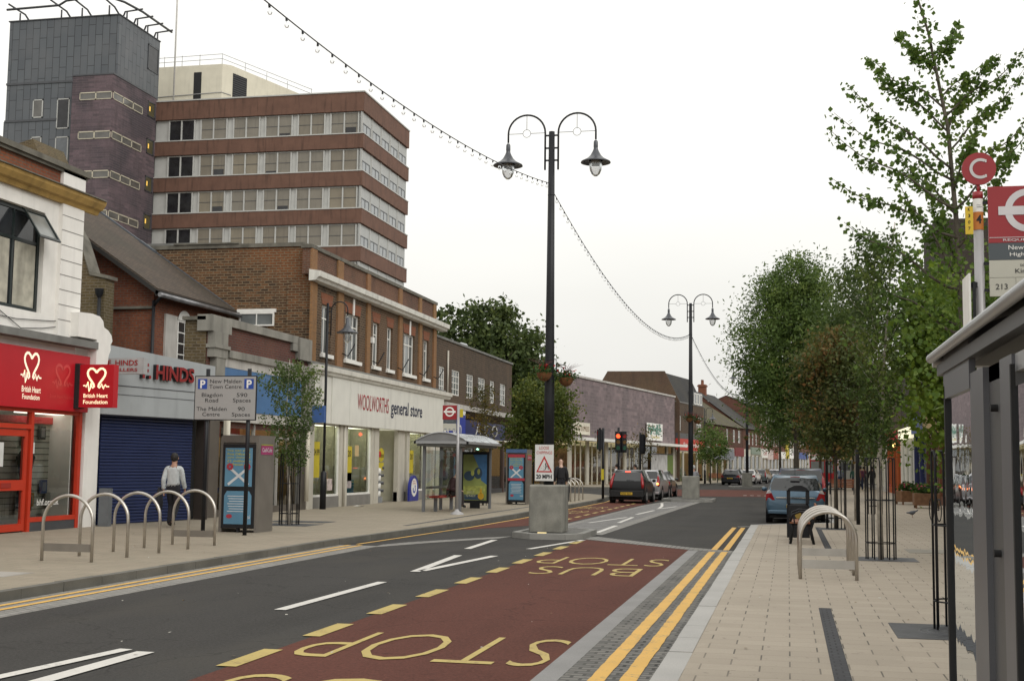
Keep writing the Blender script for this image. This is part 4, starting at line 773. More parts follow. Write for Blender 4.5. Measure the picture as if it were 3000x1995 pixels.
# purple brick stair tower
rt = thing('brick_stair_tower', 'purple brick stair tower with strip windows wrapping its corner', 'building', (-62, 108, 0), world=True)
purp = BRICK('purple_brick', (.19, .135, .15), (.11, .085, .095), (.15, .12, .125), 1.2, .22, .02, c3=(.052, .05, .058), zs=.22, stain=.3, zr=(.45, .62))
b = MB(); b.box(-64.0, -59.89, 103.8, 112, 0, 36.62); b.build('wall', purp, rt)
b = MB(); b.box(-64.05, -59.84, 103.75, 112, 36.62, 36.75); b.build('coping', dgrey, rt)
fa, fb_ = FY(103.8), FX(-59.89); stp = M('strip_frame', (.50, .46, .36)); spn = M('strip_pane', (.12, .115, .105), .15, .4, .8)
for k in range(6):
    z0 = 34.32-3.65*k; z1 = z0+.72
    for fr_, a, c, n in ((fa, -63.2, -59.95, 2), (fb_, 103.85, 109.3, 3)):
        w_ = MB(); w_.fb(fr_, a, c, -.05, .05, z0, z0+.07); w_.fb(fr_, a, c, -.05, .05, z1-.1, z1)
        for i in range(n+1): u = a+(c-a)*i/n; w_.fb(fr_, max(a, u-.06), min(c, u+.06), -.05, .05, z0, z1)
        w_ = w_.build('window', stp, rt); b = MB(); rect(b, fr_, .01, a, c, z0+.05, z1-.05); b.build('pane', spn, w_)
    w_ = MB(); w_.fb(fb_, 110.3, 111.7, -.05, .05, z0+.2, z0+.3); w_.fb(fb_, 110.3, 111.7, -.05, .05, z0+1.6, z0+1.7); w_.fb(fb_, 111.55, 111.7, -.05, .05, z0+.2, z0+1.7); w_.fb(fb_, 110.3, 110.4, -.05, .05, z0+.2, z0+1.7); w_ = w_.build('window', dgrey, rt)
    b = MB(); rect(b, fb_, .01, 110.3, 111.7, z0+.25, z0+1.65); b.build('pane', M('stair_pane', (.10, .09, .05), .2), w_)
    b = MB(); b.fb(fb_, 110.6, 110.78, .012, .03, z0+.75, z0+1.2); b.build('stair_light', EM('stair_glow', (1, .62, .12), .55), w_)
# zinc tower
rt = thing('zinc_tower', 'dark grey zinc clad tower with tubular rails on its roof', 'building', (-66, 109, 0), world=True)
def ZINC():
    m, t, bs = _new('zinc'); P = _pos(t); sp = t.nodes.new('ShaderNodeSeparateXYZ'); t.links.new(P, sp.inputs[0])
    ad = t.nodes.new('ShaderNodeMath'); ad.operation = 'ADD'; t.links.new(sp.outputs[0], ad.inputs[0]); t.links.new(sp.outputs[1], ad.inputs[1]); cb = t.nodes.new('ShaderNodeCombineXYZ'); t.links.new(sp.outputs[2], cb.inputs[0]); t.links.new(ad.outputs[0], cb.inputs[1])
    bt = t.nodes.new('ShaderNodeTexBrick'); bt.offset = .5
    for k, v in (('Scale', 1), ('Mortar Size', .03), ('Mortar Smooth', 0), ('Brick Width', 1.95), ('Row Height', .72)): bt.inputs[k].default_value = v
    bt.inputs['Color1'].default_value = (.105, .115, .125, 1); bt.inputs['Color2'].default_value = (.082, .09, .10, 1); bt.inputs['Mortar'].default_value = (.03, .032, .036, 1); t.links.new(cb.outputs[0], bt.inputs['Vector'])
    c = _mixc(t, _rng(t, _noise(t, P, .5, 4), .4, .7, 0, .35), bt.outputs[0], (.14, .14, .145)); t.links.new(c, bs.inputs['Base Color']); bs.inputs['Roughness'].default_value = .42; bs.inputs['Metallic'].default_value = .35; return m
zinc = ZINC(); b = MB(); b.box(-71.7, -60.33, 105.2, 113.05, 0, 42.7); b.box(-72.4, -71.7, 106, 112, 0, 33.3); b.build('wall', zinc, rt)
b = MB(); b.box(-71.75, -60.3, 105.12, 105.2, 36.55, 36.75); b.box(-71.75, -66.3, 105.12, 105.2, 32.98, 33.18); b.box(-71.8, -60.25, 105.1, 113.1, 42.7, 42.8); b.split('trim', dgrey, rt)
fz = FY(105.2); fz2 = FX(-60.33)
for fr_, a, c, z0, z1, fm, pm in ((fz, -68.85, -67.8, 33.3, 35.05, panel, spn), (fz, -66.34, -65.05, 32.15, 35.02, panel, dblind), (fz, -66.35, -65.0, 28.4, 31.4, panel, M('grey_pane', (.13, .14, .15), .2)), (fz, -68.9, -67.8, 29.7, 31.5, panel, spn), (fz2, 110.75, 112.8, 39.3, 41.8, dgrey, dblind)):
    w_ = MB(); w_.fb(fr_, a, a+.1, 0, .06, z0, z1); w_.fb(fr_, c-.1, c, 0, .06, z0, z1); w_.fb(fr_, a, c, 0, .06, z0, z0+.1); w_.fb(fr_, a, c, 0, .06, z1-.1, z1); w_ = w_.build('window', fm, rt); b = MB(); rect(b, fr_, .02, a, c, z0, z1); b.build('pane', pm, w_)
b = MB(); pa = [(-71.7, 104.6, 43.7), (-66.2, 104.5, 43.75), (-65.4, 104.4, 44.1), (-62.5, 104.2, 44.2), (-61, 104.3, 44.15), (-59.9, 105.2, 43.9), (-59.3, 107.5, 43.75), (-59.2, 113.2, 43.7)]
b.tube(pa, .11, 6)
for i, (x, y) in enumerate([(-71, 104.6), (-66.6, 104.5), (-64.4, 104.4), (-61.5, 104.2)]): b.tube([(x-.3, y-.4, 44.1+.1*i), (x+.6, y+1, 43.5), (x+1.0, y+1.4, 42.7)], .09, 5); b.tube([(x+.2, y+.8, 43.6), (x+.2, y+.8, 42.7)], .08, 5)
for y in (106.8, 108.8, 110.8, 112.8): b.tube([(-58.9, y, 43.75), (-60.7, y, 43.6), (-61, y, 42.8)], .09, 5); b.tube([(-60.5, y, 43.6), (-60.5, y, 42.7)], .08, 5)
for x in (-69, -67, -65, -63): b.tube([(x, 107, 42.7), (x, 107, 43.5)], .03, 4)
b.tube([(-70, 107, 43.45), (-62, 107, 43.5)], .03, 4); b.build('roof_rail', dgrey, rt)
# old gable behind
b = MB(); b.prism(FY(60), [(-43, 0), (-38.2, 0), (-38.2, 16.6), (-39.2, 18.6), (-43, 17.6)], -3, 0); tag(b.build('old_gable', stock), 'mossy brick gable peeping over the white building parapet', 'building')

# ---------------------------------------------------------------- precinct block and the parade beyond the junction
fp = F(-16.4, 97, dx, dy)
rt = thing('purple_brick_store', 'big windowless purple brick upper storey over a pale canopy and shops', 'building', (-14, 112, .12), world=True)
pb = BRICK('lilac_brick', (.30, .23, .235), (.175, .14, .145), (.24, .20, .20), .9, .28, .02, c3=(.15, .125, .13), zs=.3, stain=.25, zr=(.5, .65))
b = MB(); b.fb(fp, 0, 32.3, -14, 0, 3.8, 8.5); b.build('wall', pb, rt); b = MB(); b.fb(fp, -.1, 32.4, -14, .1, 8.5, 8.66); b.build('coping', stone, rt)
b = MB(); b.fb(fp, -.3, 32.3, 0, 1.3, 3.55, 3.78); b.build('canopy', wpaint, rt)
for u in (0, 4.3, 9.4, 14.8, 19.8, 29, 31.6): b = MB(); b.fb(fp, u, u+.6, -.1, .05, .12, 3.55); b.build('pier', crm, rt)
b = MB(); b.fb(fp, .2, 32.2, -7, -6.8, .1, 3.6); b.fb(fp, .2, 32.2, -7, -.1, 3.5, 3.6, 1); b.fb(fp, .2, 32, -1.8, -1.7, .3, 2.6, 2); b.fb(fp, 19.8, 32.2, -.12, -.06, 2.9, 3.55, 0)
b.build('shop_interior', [M('int_warm', (.30, .22, .13), .6, .5, 1.2), EM('ceil4', (1, .85, .5), .35), M('int_goods', (.22, .13, .08), .6, .8, 2.5)], rt)
b = MB(); rect(b, fp, -.05, .3, 32, .3, 3.5); b.build('shop_window', sglass, rt)
b = MB()
for u in (1.6, 2.9, 5.8, 7.2, 8.4, 11, 12.8, 16.5, 18): b.fb(fp, u, u+.12, -.08, 0, .12, 3.5)
b.split('mullion', cream, rt)
poster('white street poster panel with dancing figures and green edge at the purple store', fp, .12, 23.2, 29.0, .9, 2.75, [M('fig_white', (.55, .55, .55), .5, .3, 1.5)], [])
b = MB(); b.fb(fp, 29.0, 31.2, .08, .12, .9, 2.75); b.fb(fp, 23.0, 31.3, .04, .078, .8, 2.85, 1); tag(b.build('framed_poster', [M('panel_green', (.12, .18, .03)), black]), 'green strip poster in a black frame beside the white figure poster', 'poster')
poster('cream sign board reading EXPRESS on the purple brick wall', fp, .1, .7, 4.9, 4.05, 5.0, cream, [('FOOD EXPRESS', .05, .95, .3, .7, M('sign_brown', (.18, .1, .05)))], 'sign_board', 'sign')
t = poster('white square board with green foliage picture on the purple brick wall', fp, .15, 21.5, 27.1, 4.05, 5.65, wpaint, [('Malden', .1, .9, .5, .8, M('pic_green', (.06, .2, .12))), ('Centre', .25, .8, .12, .3, M('pic_yel', (.5, .4, .04)))], 'sign_board', 'sign')
b = MB()
for i in range(60): u, z = 21.9+R.random()*4.6, 4.6+R.random()*.95; disc(b, fp, .155+i*.0002, u, z, .12+.25*R.random(), .05+.1*R.random(), 0, 6)
b.build('picture', M('pic_leaf', (.10, .22, .17), .6, .6, 3), t)
# brown gabled building behind and the parade
def rowb(name, label, u0, u1, h, wm, roofm=None, fas=None, wins=None, depth=9, roofh=0, chim=()):
    rt = thing(name, label, 'building', fp((u0+u1)/2, 0, .12), world=True)
    b = MB(); wz = wins or []; wall(b, fp, u0, u1, 3.9, h, [w_[:4] for w_ in wz], .15)
    b.quad(fp(u0, 0, 0), fp(u0, -depth, 0), fp(u0, -depth, h), fp(u0, 0, h)); b.quad(fp(u1, 0, 0), fp(u1, -depth, 0), fp(u1, -depth, h), fp(u1, 0, h)); b.build('wall', wm, rt)
    for w_ in wz: window(fp, *w_[:4], rt, wpaint, glw, nu=w_[4] if len(w_) > 4 else 2, nz=2, fw=.09, o=-.08)
    if roofh: 
        b = MB(); k = depth/2; b.add([fp(u0-.1, .3, h-.05), fp(u1+.1, .3, h-.05), fp(u1+.1, -k, h+roofh), fp(u0-.1, -k, h+roofh), fp(u0-.1, -depth-.2, h), fp(u1+.1, -depth-.2, h)], [(0, 1, 2, 3), (3, 2, 5, 4)]); b.build('roof', roofm, rt)
        b = MB(); b.add([fp(u0, 0, h-.1), fp(u0, -k, h+roofh-.05), fp(u0, -depth, h-.1)], [(0, 1, 2)]); b.add([fp(u1, 0, h-.1), fp(u1, -k, h+roofh-.05), fp(u1, -depth, h-.1)], [(0, 1, 2)]); b.split('gable', wm, rt)
    else: b = MB(); b.fb(fp, u0, u1, -depth, .05, h, h+.12); b.build('coping', lead, rt)
    for cu, co, ch in chim:
        b = MB(); b.fb(fp, cu-.5, cu+.5, co-.45, co+.45, h, ch); b.fb(fp, cu-.6, cu+.6, co-.55, co+.55, ch-.3, ch-.1)
        b.build('chimney', brR, rt); p = MB()
        for q in (-.3, 0, .3): c0 = fp(cu+q, co, ch); p.lathe([(.13, 0), (.11, .55), (.14, .6)], c0, 8)
        p.build('chimney_pot', M('terracotta', (.2, .07, .035)), rt)
    if fas:
        for a, c, z0, z1, m_, tx in fas:
            b = MB(); b.fb(fp, a, c, 0, .22, z0, z1); f_ = b.build('fascia', m_, rt)
            if tx: b = MB(); ftext(b, fp, .23, tx[0], a+(c-a)*.2, c-(c-a)*.2, z0+(z1-z0)*.3, z1-(z1-z0)*.3, bold=.01); b.build('lettering', tx[1], f_)
    b = MB(); b.fb(fp, u0+.1, u1-.1, -2.2, -2.1, .1, 3.2); b.fb(fp, u0+.1, u1-.1, -2.2, -.1, 3.1, 3.2, 1); b.fb(fp, u0+.1, u1-.1, 0, .1, 3.15, 3.9, 2); b.build('shop_interior', [M('int_'+name, (.2+.2*R.random(), .18+.12*R.random(), .12), .6, .7, 1.5), EM('ceil_'+name, (1, .9, .65), .4), crm], rt)
    b = MB(); rect(b, fp, -.04, u0+.2, u1-.2, .4, 3.15); b.build('shop_window', sglass, rt)
    b = MB(); n = max(2, int((u1-u0)/2.6))
    for i in range(n+1): u = u0+(u1-u0-.25)*i/n; b.fb(fp, u, u+.25, -.08, .06, .12, 3.15)
    b.split('pier', crm, rt); return rt
slate = BRICK('slate_roof', (.062, .06, .058), (.045, .045, .046), (.03, .03, .03), .3, .2, .012, c3=(.08, .075, .06)); mossr = BRICK('mossy_roof', (.115, .10, .065), (.085, .075, .05), (.05, .045, .035), .3, .2, .012, c3=(.12, .11, .05))
redf = M('parade_red', (.50, .03, .022), .4)
rt = rowb('red_fascia_shop', 'brick shop with red fascia and tall white dormer under brown mansard gable', 32.6, 45.0, 8.1, brD, fas=[(32.7, 44.3, 3.3, 4.45, redf, ('Santander', wpaint)), (32.7, 44.4, 4.46, 5.0, dgrey, None)], wins=[(33.4, 34.9, 5.3, 6.8), (41.6, 43.9, 5.4, 6.9)])
b = MB(); b.prism(F(*fp(32.7, 0, 0)[:2], 1, 0), [(-7.6, 0), (.4, 0), (.4, 8.1), (-1.1, 11.2), (-6.9, 11.2), (-7.6, 10.0)], -.4, .0); b.build('gable', BRICK('mansard_brick', (.11, .06, .035), (.08, .05, .035), (.12, .09, .07), c3=(.13, .085, .045)), rt)
b = MB(); b.add([fp(33, .0, 8.15), fp(45, 0, 8.15), fp(45, -1.4, 11.1), fp(33, -1.4, 11.1), fp(45, -7, 11.1), fp(33, -7, 11.1)], [(0, 1, 2, 3), (3, 2, 4, 5)]); b.build('roof', slate, rt)
b = MB(); b.fb(fp, 40.5, 44.6, -1.4, -.1, 8.2, 9.6); dm = b.build('dormer', dgrey, rt)
for i in range(3): window(fp, 40.8+i*1.25, 41.9+i*1.25, 7.1+1.15, 9.45, rt, wpaint, glw, nu=1, nz=1, fw=.1, o=-.06)
b = MB(); b.prism(F(*fp(44.4, .8, 0)[:2], 1, 0), [(0, 3.45), (1.6, 3.45), (1.6, 4.35), (0, 4.35)], -.15, 0); st = tag(b.build('projecting_sign', redf), 'small red projecting sign with white emblem at the end of the red fascia', 'sign')
b = MB(); q = F(*fp(44.4, .8, 0)[:2], 1, 0); disc(b, q, .01, .8, 3.8, .4, .12); disc(b, q, .015, .8, 4.0, .12, .22); b.build('emblem', wpaint, st)
W2 = lambda s, e_, z0, z1, n, w_=1.0: [(s+(e_-s)*i/n+.25, s+(e_-s)*i/n+.25+w_, z0, z1) for i in range(n)]
rowb('gabled_cottage_shop', 'two storey shop with mossy tiled roof, chimney stack and cream shopfront', 45.6, 66.0, 6.45, BRICK('deep_brick', (.13, .055, .035), (.09, .04, .03), (.1, .07, .05)), mossr, [(50, 60, 2.5, 3.3, M('grey_blue_fascia', (.3, .32, .34)), None), (60.5, 65.8, 2.95, 4.0, M('maroon_fascia', (.16, .02, .025)), None)], [(56.5, 57.6, 4.4, 6.1), (60.3, 61.5, 4.6, 6.1), (63.3, 64.7, 4.6, 6.1)], 10, 3.3, [(47, -4.2, 10.6)])
rowb('white_cornice_shop', 'two storey red brick shop with white cornice and steep dark slate roof', 66.2, 77.0, 6.5, BRICK('mid_brick', (.16, .055, .035), (.11, .045, .03), (.12, .08, .06)), slate, [(70.5, 76.8, 3.3, 4.2, M('sage_fascia', (.22, .27, .22)), None)], W2(69.5, 76.5, 4.5, 6.0, 3, .9), 12, 4.6, [(70, -6, 12.2)])
brk3 = BRICK('parade_brick', (.20, .075, .05), (.15, .055, .04), (.14, .10, .08))
rowb('three_storey_terrace', 'three storey red brick terrace with rows of white sash windows', 77.3, 96, 9.2, brk3, slate, [(77.8, 82, 2.9, 4.1, wpaint, ('CAFE', M('tr', (.4, .05, .04)))), (82.3, 86, 2.7, 4.0, M('wh_pink', (.6, .5, .48)), None), (86.3, 90, 2.8, 3.9, M('rust_fascia', (.3, .07, .04)), None), (90.2, 95.6, 2.9, 3.9, wpaint, None)],
     [(77.9+i*1.9, 78.9+i*1.9, 7.3, 9.0) for i in range(9)]+[(77.9+i*1.9, 78.9+i*1.9, 4.6, 6.3) for i in range(9)], 9, 2.0)
rowb('three_storey_corner_terrace', 'further three storey brick terrace with white and blue shop signs', 96.3, 118, 9.0, brk3, slate, [(97, 99, 3, 6.0, M('yel_banner', (.5, .4, .04)), None), (99.5, 108, 3.0, 4.6, wpaint, ('CARPETS', M('tr2', (.4, .3, .4)))), (108.5, 117, 3.0, 4.0, M('blue_parade', (.05, .08, .25)), None)],
     [(97.2+i*2.3, 98.2+i*2.3, 7.0, 8.6) for i in range(9)]+[(97.2+i*2.3, 98.2+i*2.3, 4.7, 6.3) for i in range(9)], 9, 2.0)
rowb('distant_terrace', 'distant brick terrace closing the left side of the street', 118.5, 170, 8.5, brk3, slate, [(120, 168, 3, 4, M('distant_fascia', (.3, .28, .25), .5, .6, .3), None)], [(120+i*3, 121.2+i*3, 5, 7) for i in range(16)], 9, 2.5)

# ---------------------------------------------------------------- right-hand buildings (face -X), seen through the trees
fq = F(6.6, 0, 0, -1)      # u = -y
def rshop(name, label, y0, y1, h, wm, fas, fz, front, up=None, lit=.4):
    rt = thing(name, label, 'building', (6.8, (y0+y1)/2, .12), world=True); a, c = -y1, -y0
    b = MB(); wins = up or []; wall(b, fq, a, c, fz[1], h, wins, .15); b.quad(fq(a, 0, 0), fq(a, -9, 0), fq(a, -9, h), fq(a, 0, h)); b.quad(fq(c, 0, 0), fq(c, -9, 0), fq(c, -9, h), fq(c, 0, h)); b.fb(fq, a, c, -9, 0, h, h+.15); b.build('wall', wm, rt)
    for w_ in wins: window(fq, *w_[:4], rt, wpaint, glw, nu=2, nz=2, fw=.08, o=-.08)
    b = MB(); b.fb(fq, a+.1, c-.1, 0, .22, fz[0], fz[1]); b.build('fascia', fas, rt)
    b = MB(); n = max(2, int((c-a)/2.5))
    for i in range(n+1): u = a+(c-a-.3)*i/n; b.fb(fq, u, u+.3, -.1, .08, .12, fz[0])
    b.fb(fq, a, c, -.1, .05, .12, .5); b.build('shop_frame', front, rt)
    b = MB(); rect(b, fq, -.03, a+.1, c-.1, .5, fz[0]); b.build('shop_window', sglass, rt)
    b = MB(); b.fb(fq, a+.1, c-.1, -2.5, -2.4, .1, fz[0]); b.fb(fq, a+.1, c-.1, -2.5, -.1, fz[0]-.05, fz[0], 1); b.build('shop_interior', [M('rint_'+name, (.2, .16, .1), .6, .6, 1.5), EM('rceil_'+name, (1, .85, .55), lit)], rt); return rt
brX = BRICK('dark_brown_brick', (.06, .048, .04), (.045, .036, .03), (.07, .06, .05))  # dark brown is the brick's own colour
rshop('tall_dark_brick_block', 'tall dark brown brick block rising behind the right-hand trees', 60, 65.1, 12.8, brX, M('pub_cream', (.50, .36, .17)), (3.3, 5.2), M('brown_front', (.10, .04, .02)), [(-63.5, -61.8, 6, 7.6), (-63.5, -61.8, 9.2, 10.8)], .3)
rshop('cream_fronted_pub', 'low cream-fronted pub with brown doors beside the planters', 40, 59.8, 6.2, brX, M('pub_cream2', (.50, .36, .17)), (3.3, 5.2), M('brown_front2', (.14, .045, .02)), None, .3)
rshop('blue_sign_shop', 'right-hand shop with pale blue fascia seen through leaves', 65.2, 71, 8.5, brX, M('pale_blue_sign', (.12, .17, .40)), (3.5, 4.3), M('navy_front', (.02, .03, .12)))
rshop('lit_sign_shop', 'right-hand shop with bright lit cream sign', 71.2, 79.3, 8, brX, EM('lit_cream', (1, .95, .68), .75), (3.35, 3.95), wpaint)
rshop('red_sign_cafe', 'far right-hand cafe with red fascia and orange front post', 79.5, 90, 8, brD, M('cafe_red', (.45, .02, .03)), (3.2, 4.0), M('cafe_orange', (.42, .09, .02)))
rshop('far_right_shops', 'farthest right-hand shop row beyond the cafe', 90.3, 130, 8, brk3, M('far_fas', (.3, .28, .3), .5, .7, .5), (3.2, 4.0), wpaint, None, .9)
rshop('near_right_shops', 'right-hand shop row beside the bus shelter', 2, 39.8, 6.9, brD, M('near_fas', (.35, .33, .3)), (3.2, 4.0), crm, [(-36+i*5, -34+i*5, 4.6, 6.2) for i in range(6)])
b = MB(); b.box(4.5, 12, 175, 183, 0, 7); tag(b.build('orange_building', M('orange_wall', (.45, .26, .09))), 'small orange-walled building at the far end of the right pavement', 'building')
b = MB(); b.ball((6.2, 54, 3.0), .12); tag(b.build('wall_lamp', EM('lamp_glow', (1, .8, .45), 6)), 'glowing round lamp on the pub front', 'lamp')
b = MB(); b.ball((6.2, 80.5, 3.1), .14); tag(b.build('wall_lamp', EM('lamp_glow2', (1, .6, .2), 3)), 'amber lamp under the red cafe fascia', 'lamp')
b = MB(); b.ball((4.3, 120, 3.3), .16); tag(b.build('wall_lamp', EM('lamp_glow3', (1, .85, .35), 6)), 'small yellow light glowing far down the right pavement', 'lamp')
# ---------------------------------------------------------------- street lamps on plinths
bellm = M('bell_grey', (.075, .08, .09), .35, .1, 5, metal=.3); glob = GLASS('lamp_globe', (.86, .86, .86), .22, .3)
def arc(cx, cz, r, a0, a1, n, y=0): return [(cx+r*math.cos(math.radians(a0+(a1-a0)*i/n)), y, cz+r*math.sin(math.radians(a0+(a1-a0)*i/n))) for i in range(n+1)]
plm = M('plinth_concrete', (.25, .245, .215), .85, .3, 3.5, streak=.5, fine=.35)
lampL = ['tall twin-armed street lamp on the concrete plinth with the loose chippings sign', 'second twin-armed street lamp further along the median, behind the queue of cars', 'third twin-armed street lamp half hidden by the big tree', 'farthest twin-armed street lamp beyond the trees']
rt = thing('street_lamp', lampL[0], 'street lamp', (-5.5, 29.75, 1.2), group='twin-armed street lamps along the median')
b = MB(); b.tube([(0, 0, 0), (0, 0, 2.0), (0, 0, 4.5), (0, 0, 8.45)], [.125, .12, .098, .072], 14); b.lathe([(.0, 8.46), (.072, 8.45)], (0, 0, 0), 14); b.lathe([(.08, 6.88), (.085, 6.89), (.085, 6.92), (.08, 6.93)], (0, 0, 0), 12); b.build('pole', black, rt)
for s in (-1, 1):
    b = MB(); X = lambda p: [(s*x, y, z-1.2) for x, y, z in p]
    b.tube(X([(.16, 0, 8.72), (.16, 0, 9.63)]+arc(.615, 9.63, .455, 180, 0, 16)[1:]+[(1.07, 0, 9.42)]), .024, 8)
    for z in (9.56, 9.25, 8.95): b.tube(X([(.05, 0, z), (.17, 0, z)]), .022, 6)
    ar = b.build('arm', black, rt)
    b = MB(); b.tube(X([(.17, 0, 9.63), (.52, 0, 9.63)]), .007, 5); b.tube(X([(.71, 0, 9.63), (1.06, 0, 9.63)]), .007, 5); b.tube(X([(.615, 0, 9.72), (.615, 0, 10.08)]), .007, 5); b.tube(X(arc(.615, 9.63, .095, 0, 360, 18)), .006, 5, caps=False); b.build('ring_ornament', black, ar)
    b = MB(); b.lathe([(.03, .52), (.052, .48), (.055, .36), (.05, .34), (.055, .30), (.08, .24), (.13, .15), (.20, .08), (.29, .03), (.35, .0), (.36, -.03), (.34, -.03), (.28, .0), (.17, .02)], (s*1.07, 0, 8.88-1.2), 24); lh = b.build('lamp_hood', bellm, rt)
    b = MB(); b.lathe([(.155, .0), (.155, -.10), (.14, -.2), (.10, -.29), (.04, -.345), (.0, -.35)], (s*1.07, 0, 8.87-1.2), 16); b.build('lamp_globe', glob, lh)
    b = MB(); b.lathe([(.0, 0), (.1, -.015), (.12, .02)], (s*1.07, 0, 8.87-1.2), 12); b.build('reflector', M('hood_inside', (.25, .22, .18), .5), lh)
index_kids(rt); lamp0 = rt
LP = [(-5.5, 29.75), (-4.63, 63), (-3.25, 106), (.8, 149)]
for i in (1, 2, 3): dup(rt, (LP[i][0], LP[i][1], 1.2), 0, lampL[i])
pls = ['big weathered concrete plinth under the nearest street lamp', 'concrete plinth of the second street lamp in the median', 'small pale plinth of the third street lamp', 'plinth of the farthest street lamp']
b = MB(); b.bbox(-.4, .4, -.4, .4, 0, 1.08, .035); pl0 = tag(b.build('lamp_plinth', plm), pls[0], 'plinth', 'lamp plinths in the median'); pl0.location = (-5.49, 29.75, .13)
for i in (1, 2, 3): q = pl0.copy(); COL.objects.link(q); q.location = (LP[i][0], LP[i][1], .13); q['label'] = pls[i]
def island(x, y, x0, x1, y0, y1):
    b = MB(); c = .5; P8 = [(x0+c, y0), (x1-c*.7, y0), (x1, y0+c), (x1, y1-c), (x1-c, y1), (x0+c, y1), (x0, y1-c), (x0, y0+c)]
    n = 8
    for i in range(n):
        a, d = Vector(P8[i]), Vector(P8[(i+1) % n]); L = (d-a).length; k = max(1, round(L/.62)); s_ = (d-a)/k
        for j in range(k): strip(b, [tuple(a+s_*j+s_*.008), tuple(a+s_*(j+1)-s_*.008)], 0, .16, -.02, .128+R.uniform(-.003, .003))
    st_ = struct('traffic_island', b, M('island_kerb', (.27, .265, .245), .85, .35, 1.3, fine=.3))
    b = MB(); b.poly([(px+(x-px)*.1, py+(y-py)*.08, .115) for px, py in P8]); struct('traffic_island', b, PAVE('island_setts', (.22, .215, .2), (.16, .155, .145), (.05, .05, .045), .1, .1, .014, 0))
island(-5.4, 30, -6.22, -4.55, 28.6, 31.6); island(-4.63, 63, -5.9, -3.5, 61, 65); island(-3.25, 106, -4.7, -1.9, 103.5, 109)
b = MB(); b.box(-5.62, -5.42, 29.05, 29.12, .118, .135); tag(b.build('reflector', EM('reflector', (1, .8, .4), .7)), 'small amber reflector stud on the near traffic island', 'reflector')
# loose chippings sign
t = thing('road_works_sign', 'white LOOSE CHIPPINGS 20 MPH board strapped to the lamp post', 'sign', (-5.56, 29.5, 1.28), world=True); fs = FY(29.5)
redS = M('sign_red', (.45, .02, .02), .4, .04); b = MB(); b.fb(fs, -5.78, -5.34, -.012, 0, 1.30, 2.14); b.build('board', M('sign_white', (.66, .66, .64), .45, .04, 5), t)
b = MB(); ftext(b, fs, .004, 'LOOSE', -5.68, -5.45, 2.03, 2.10, bold=.0); ftext(b, fs, .004, 'CHIPPINGS', -5.745, -5.375, 1.92, 1.99, bold=.0)
tri = [(-5.56, 1.885), (-5.75, 1.5), (-5.37, 1.5)]; ti = [(-5.56, 1.81), (-5.705, 1.53), (-5.415, 1.53)]
b.add([fs(u, .004, z) for u, z in tri+ti], [(0, 1, 4, 3), (1, 2, 5, 4), (2, 0, 3, 5)]); b.build('red_marks', redS, t)
b = MB(); ftext(b, fs, .004, '20 MPH', -5.75, -5.38, 1.35, 1.45, bold=.03); disc(b, fs, .0045, -5.525, 1.7, .015, .016); stroke(b, fs, .0045, [(-5.53, 1.69), (-5.515, 1.62), (-5.54, 1.56)], .02); stroke(b, fs, .0045, [(-5.5, 1.66), (-5.47, 1.62), (-5.46, 1.56)], .014)
for k in range(14): disc(b, fs, .0045, -5.68+R.random()*.16, 1.54+R.random()*.13, .005, .006, n=5)
b.build('black_marks', black, t); b = MB(); b.fb(fs, -5.6, -5.52, -.2, -.012, 1.5, 1.53); b.fb(fs, -5.6, -5.52, -.2, -.012, 1.9, 1.93); b.split('strap', steel, t)
# hanging baskets
coir = M('coir', (.16, .07, .025), .95, .4, 20); bleaf = LEAF('basket_leaf', (.02, .05, .012), (.05, .10, .02), (.09, .14, .03)); pet = LEAF('red_petal', (.35, .01, .02), (.5, .02, .03), (.55, .03, .05), .2)
def quads(pts, size, m=0, up=.0, rng=None, aspect=.6):
    """leaf quads at the given points, random orientation"""
    rng = rng or np.random.default_rng(3); n = len(pts); P = np.asarray(pts, float)
    d = rng.normal(size=(n, 3)); d /= np.linalg.norm(d, axis=1)[:, None]; e_ = rng.normal(size=(n, 3)); e_ -= (e_*d).sum(1)[:, None]*d; e_ /= np.linalg.norm(e_, axis=1)[:, None]
    s = size*rng.uniform(.6, 1.3, n)[:, None]; a = d*s*.5; c = e_*s*.5*aspect
    V = np.stack([P-a, P-a*.1-c, P+a, P-a*.1+c], 1).reshape(-1, 3); return V
def leafmesh(name, V, mat, parent):
    n = len(V)//4; me = bpy.data.meshes.new(name); me.vertices.add(len(V)); me.vertices.foreach_set('co', V.astype('f').ravel()); me.loops.add(len(V)); me.loops.foreach_set('vertex_index', np.arange(len(V), dtype='i'))
    me.polygons.add(n); me.polygons.foreach_set('loop_start', np.arange(0, 4*n, 4, dtype='i')); me.polygons.foreach_set('loop_total', np.full(n, 4, dtype='i')); me.update(calc_edges=True); me.validate(); me.materials.append(mat)
    o = bpy.data.objects.new(name, me); COL.objects.link(o); return attach(o, parent)
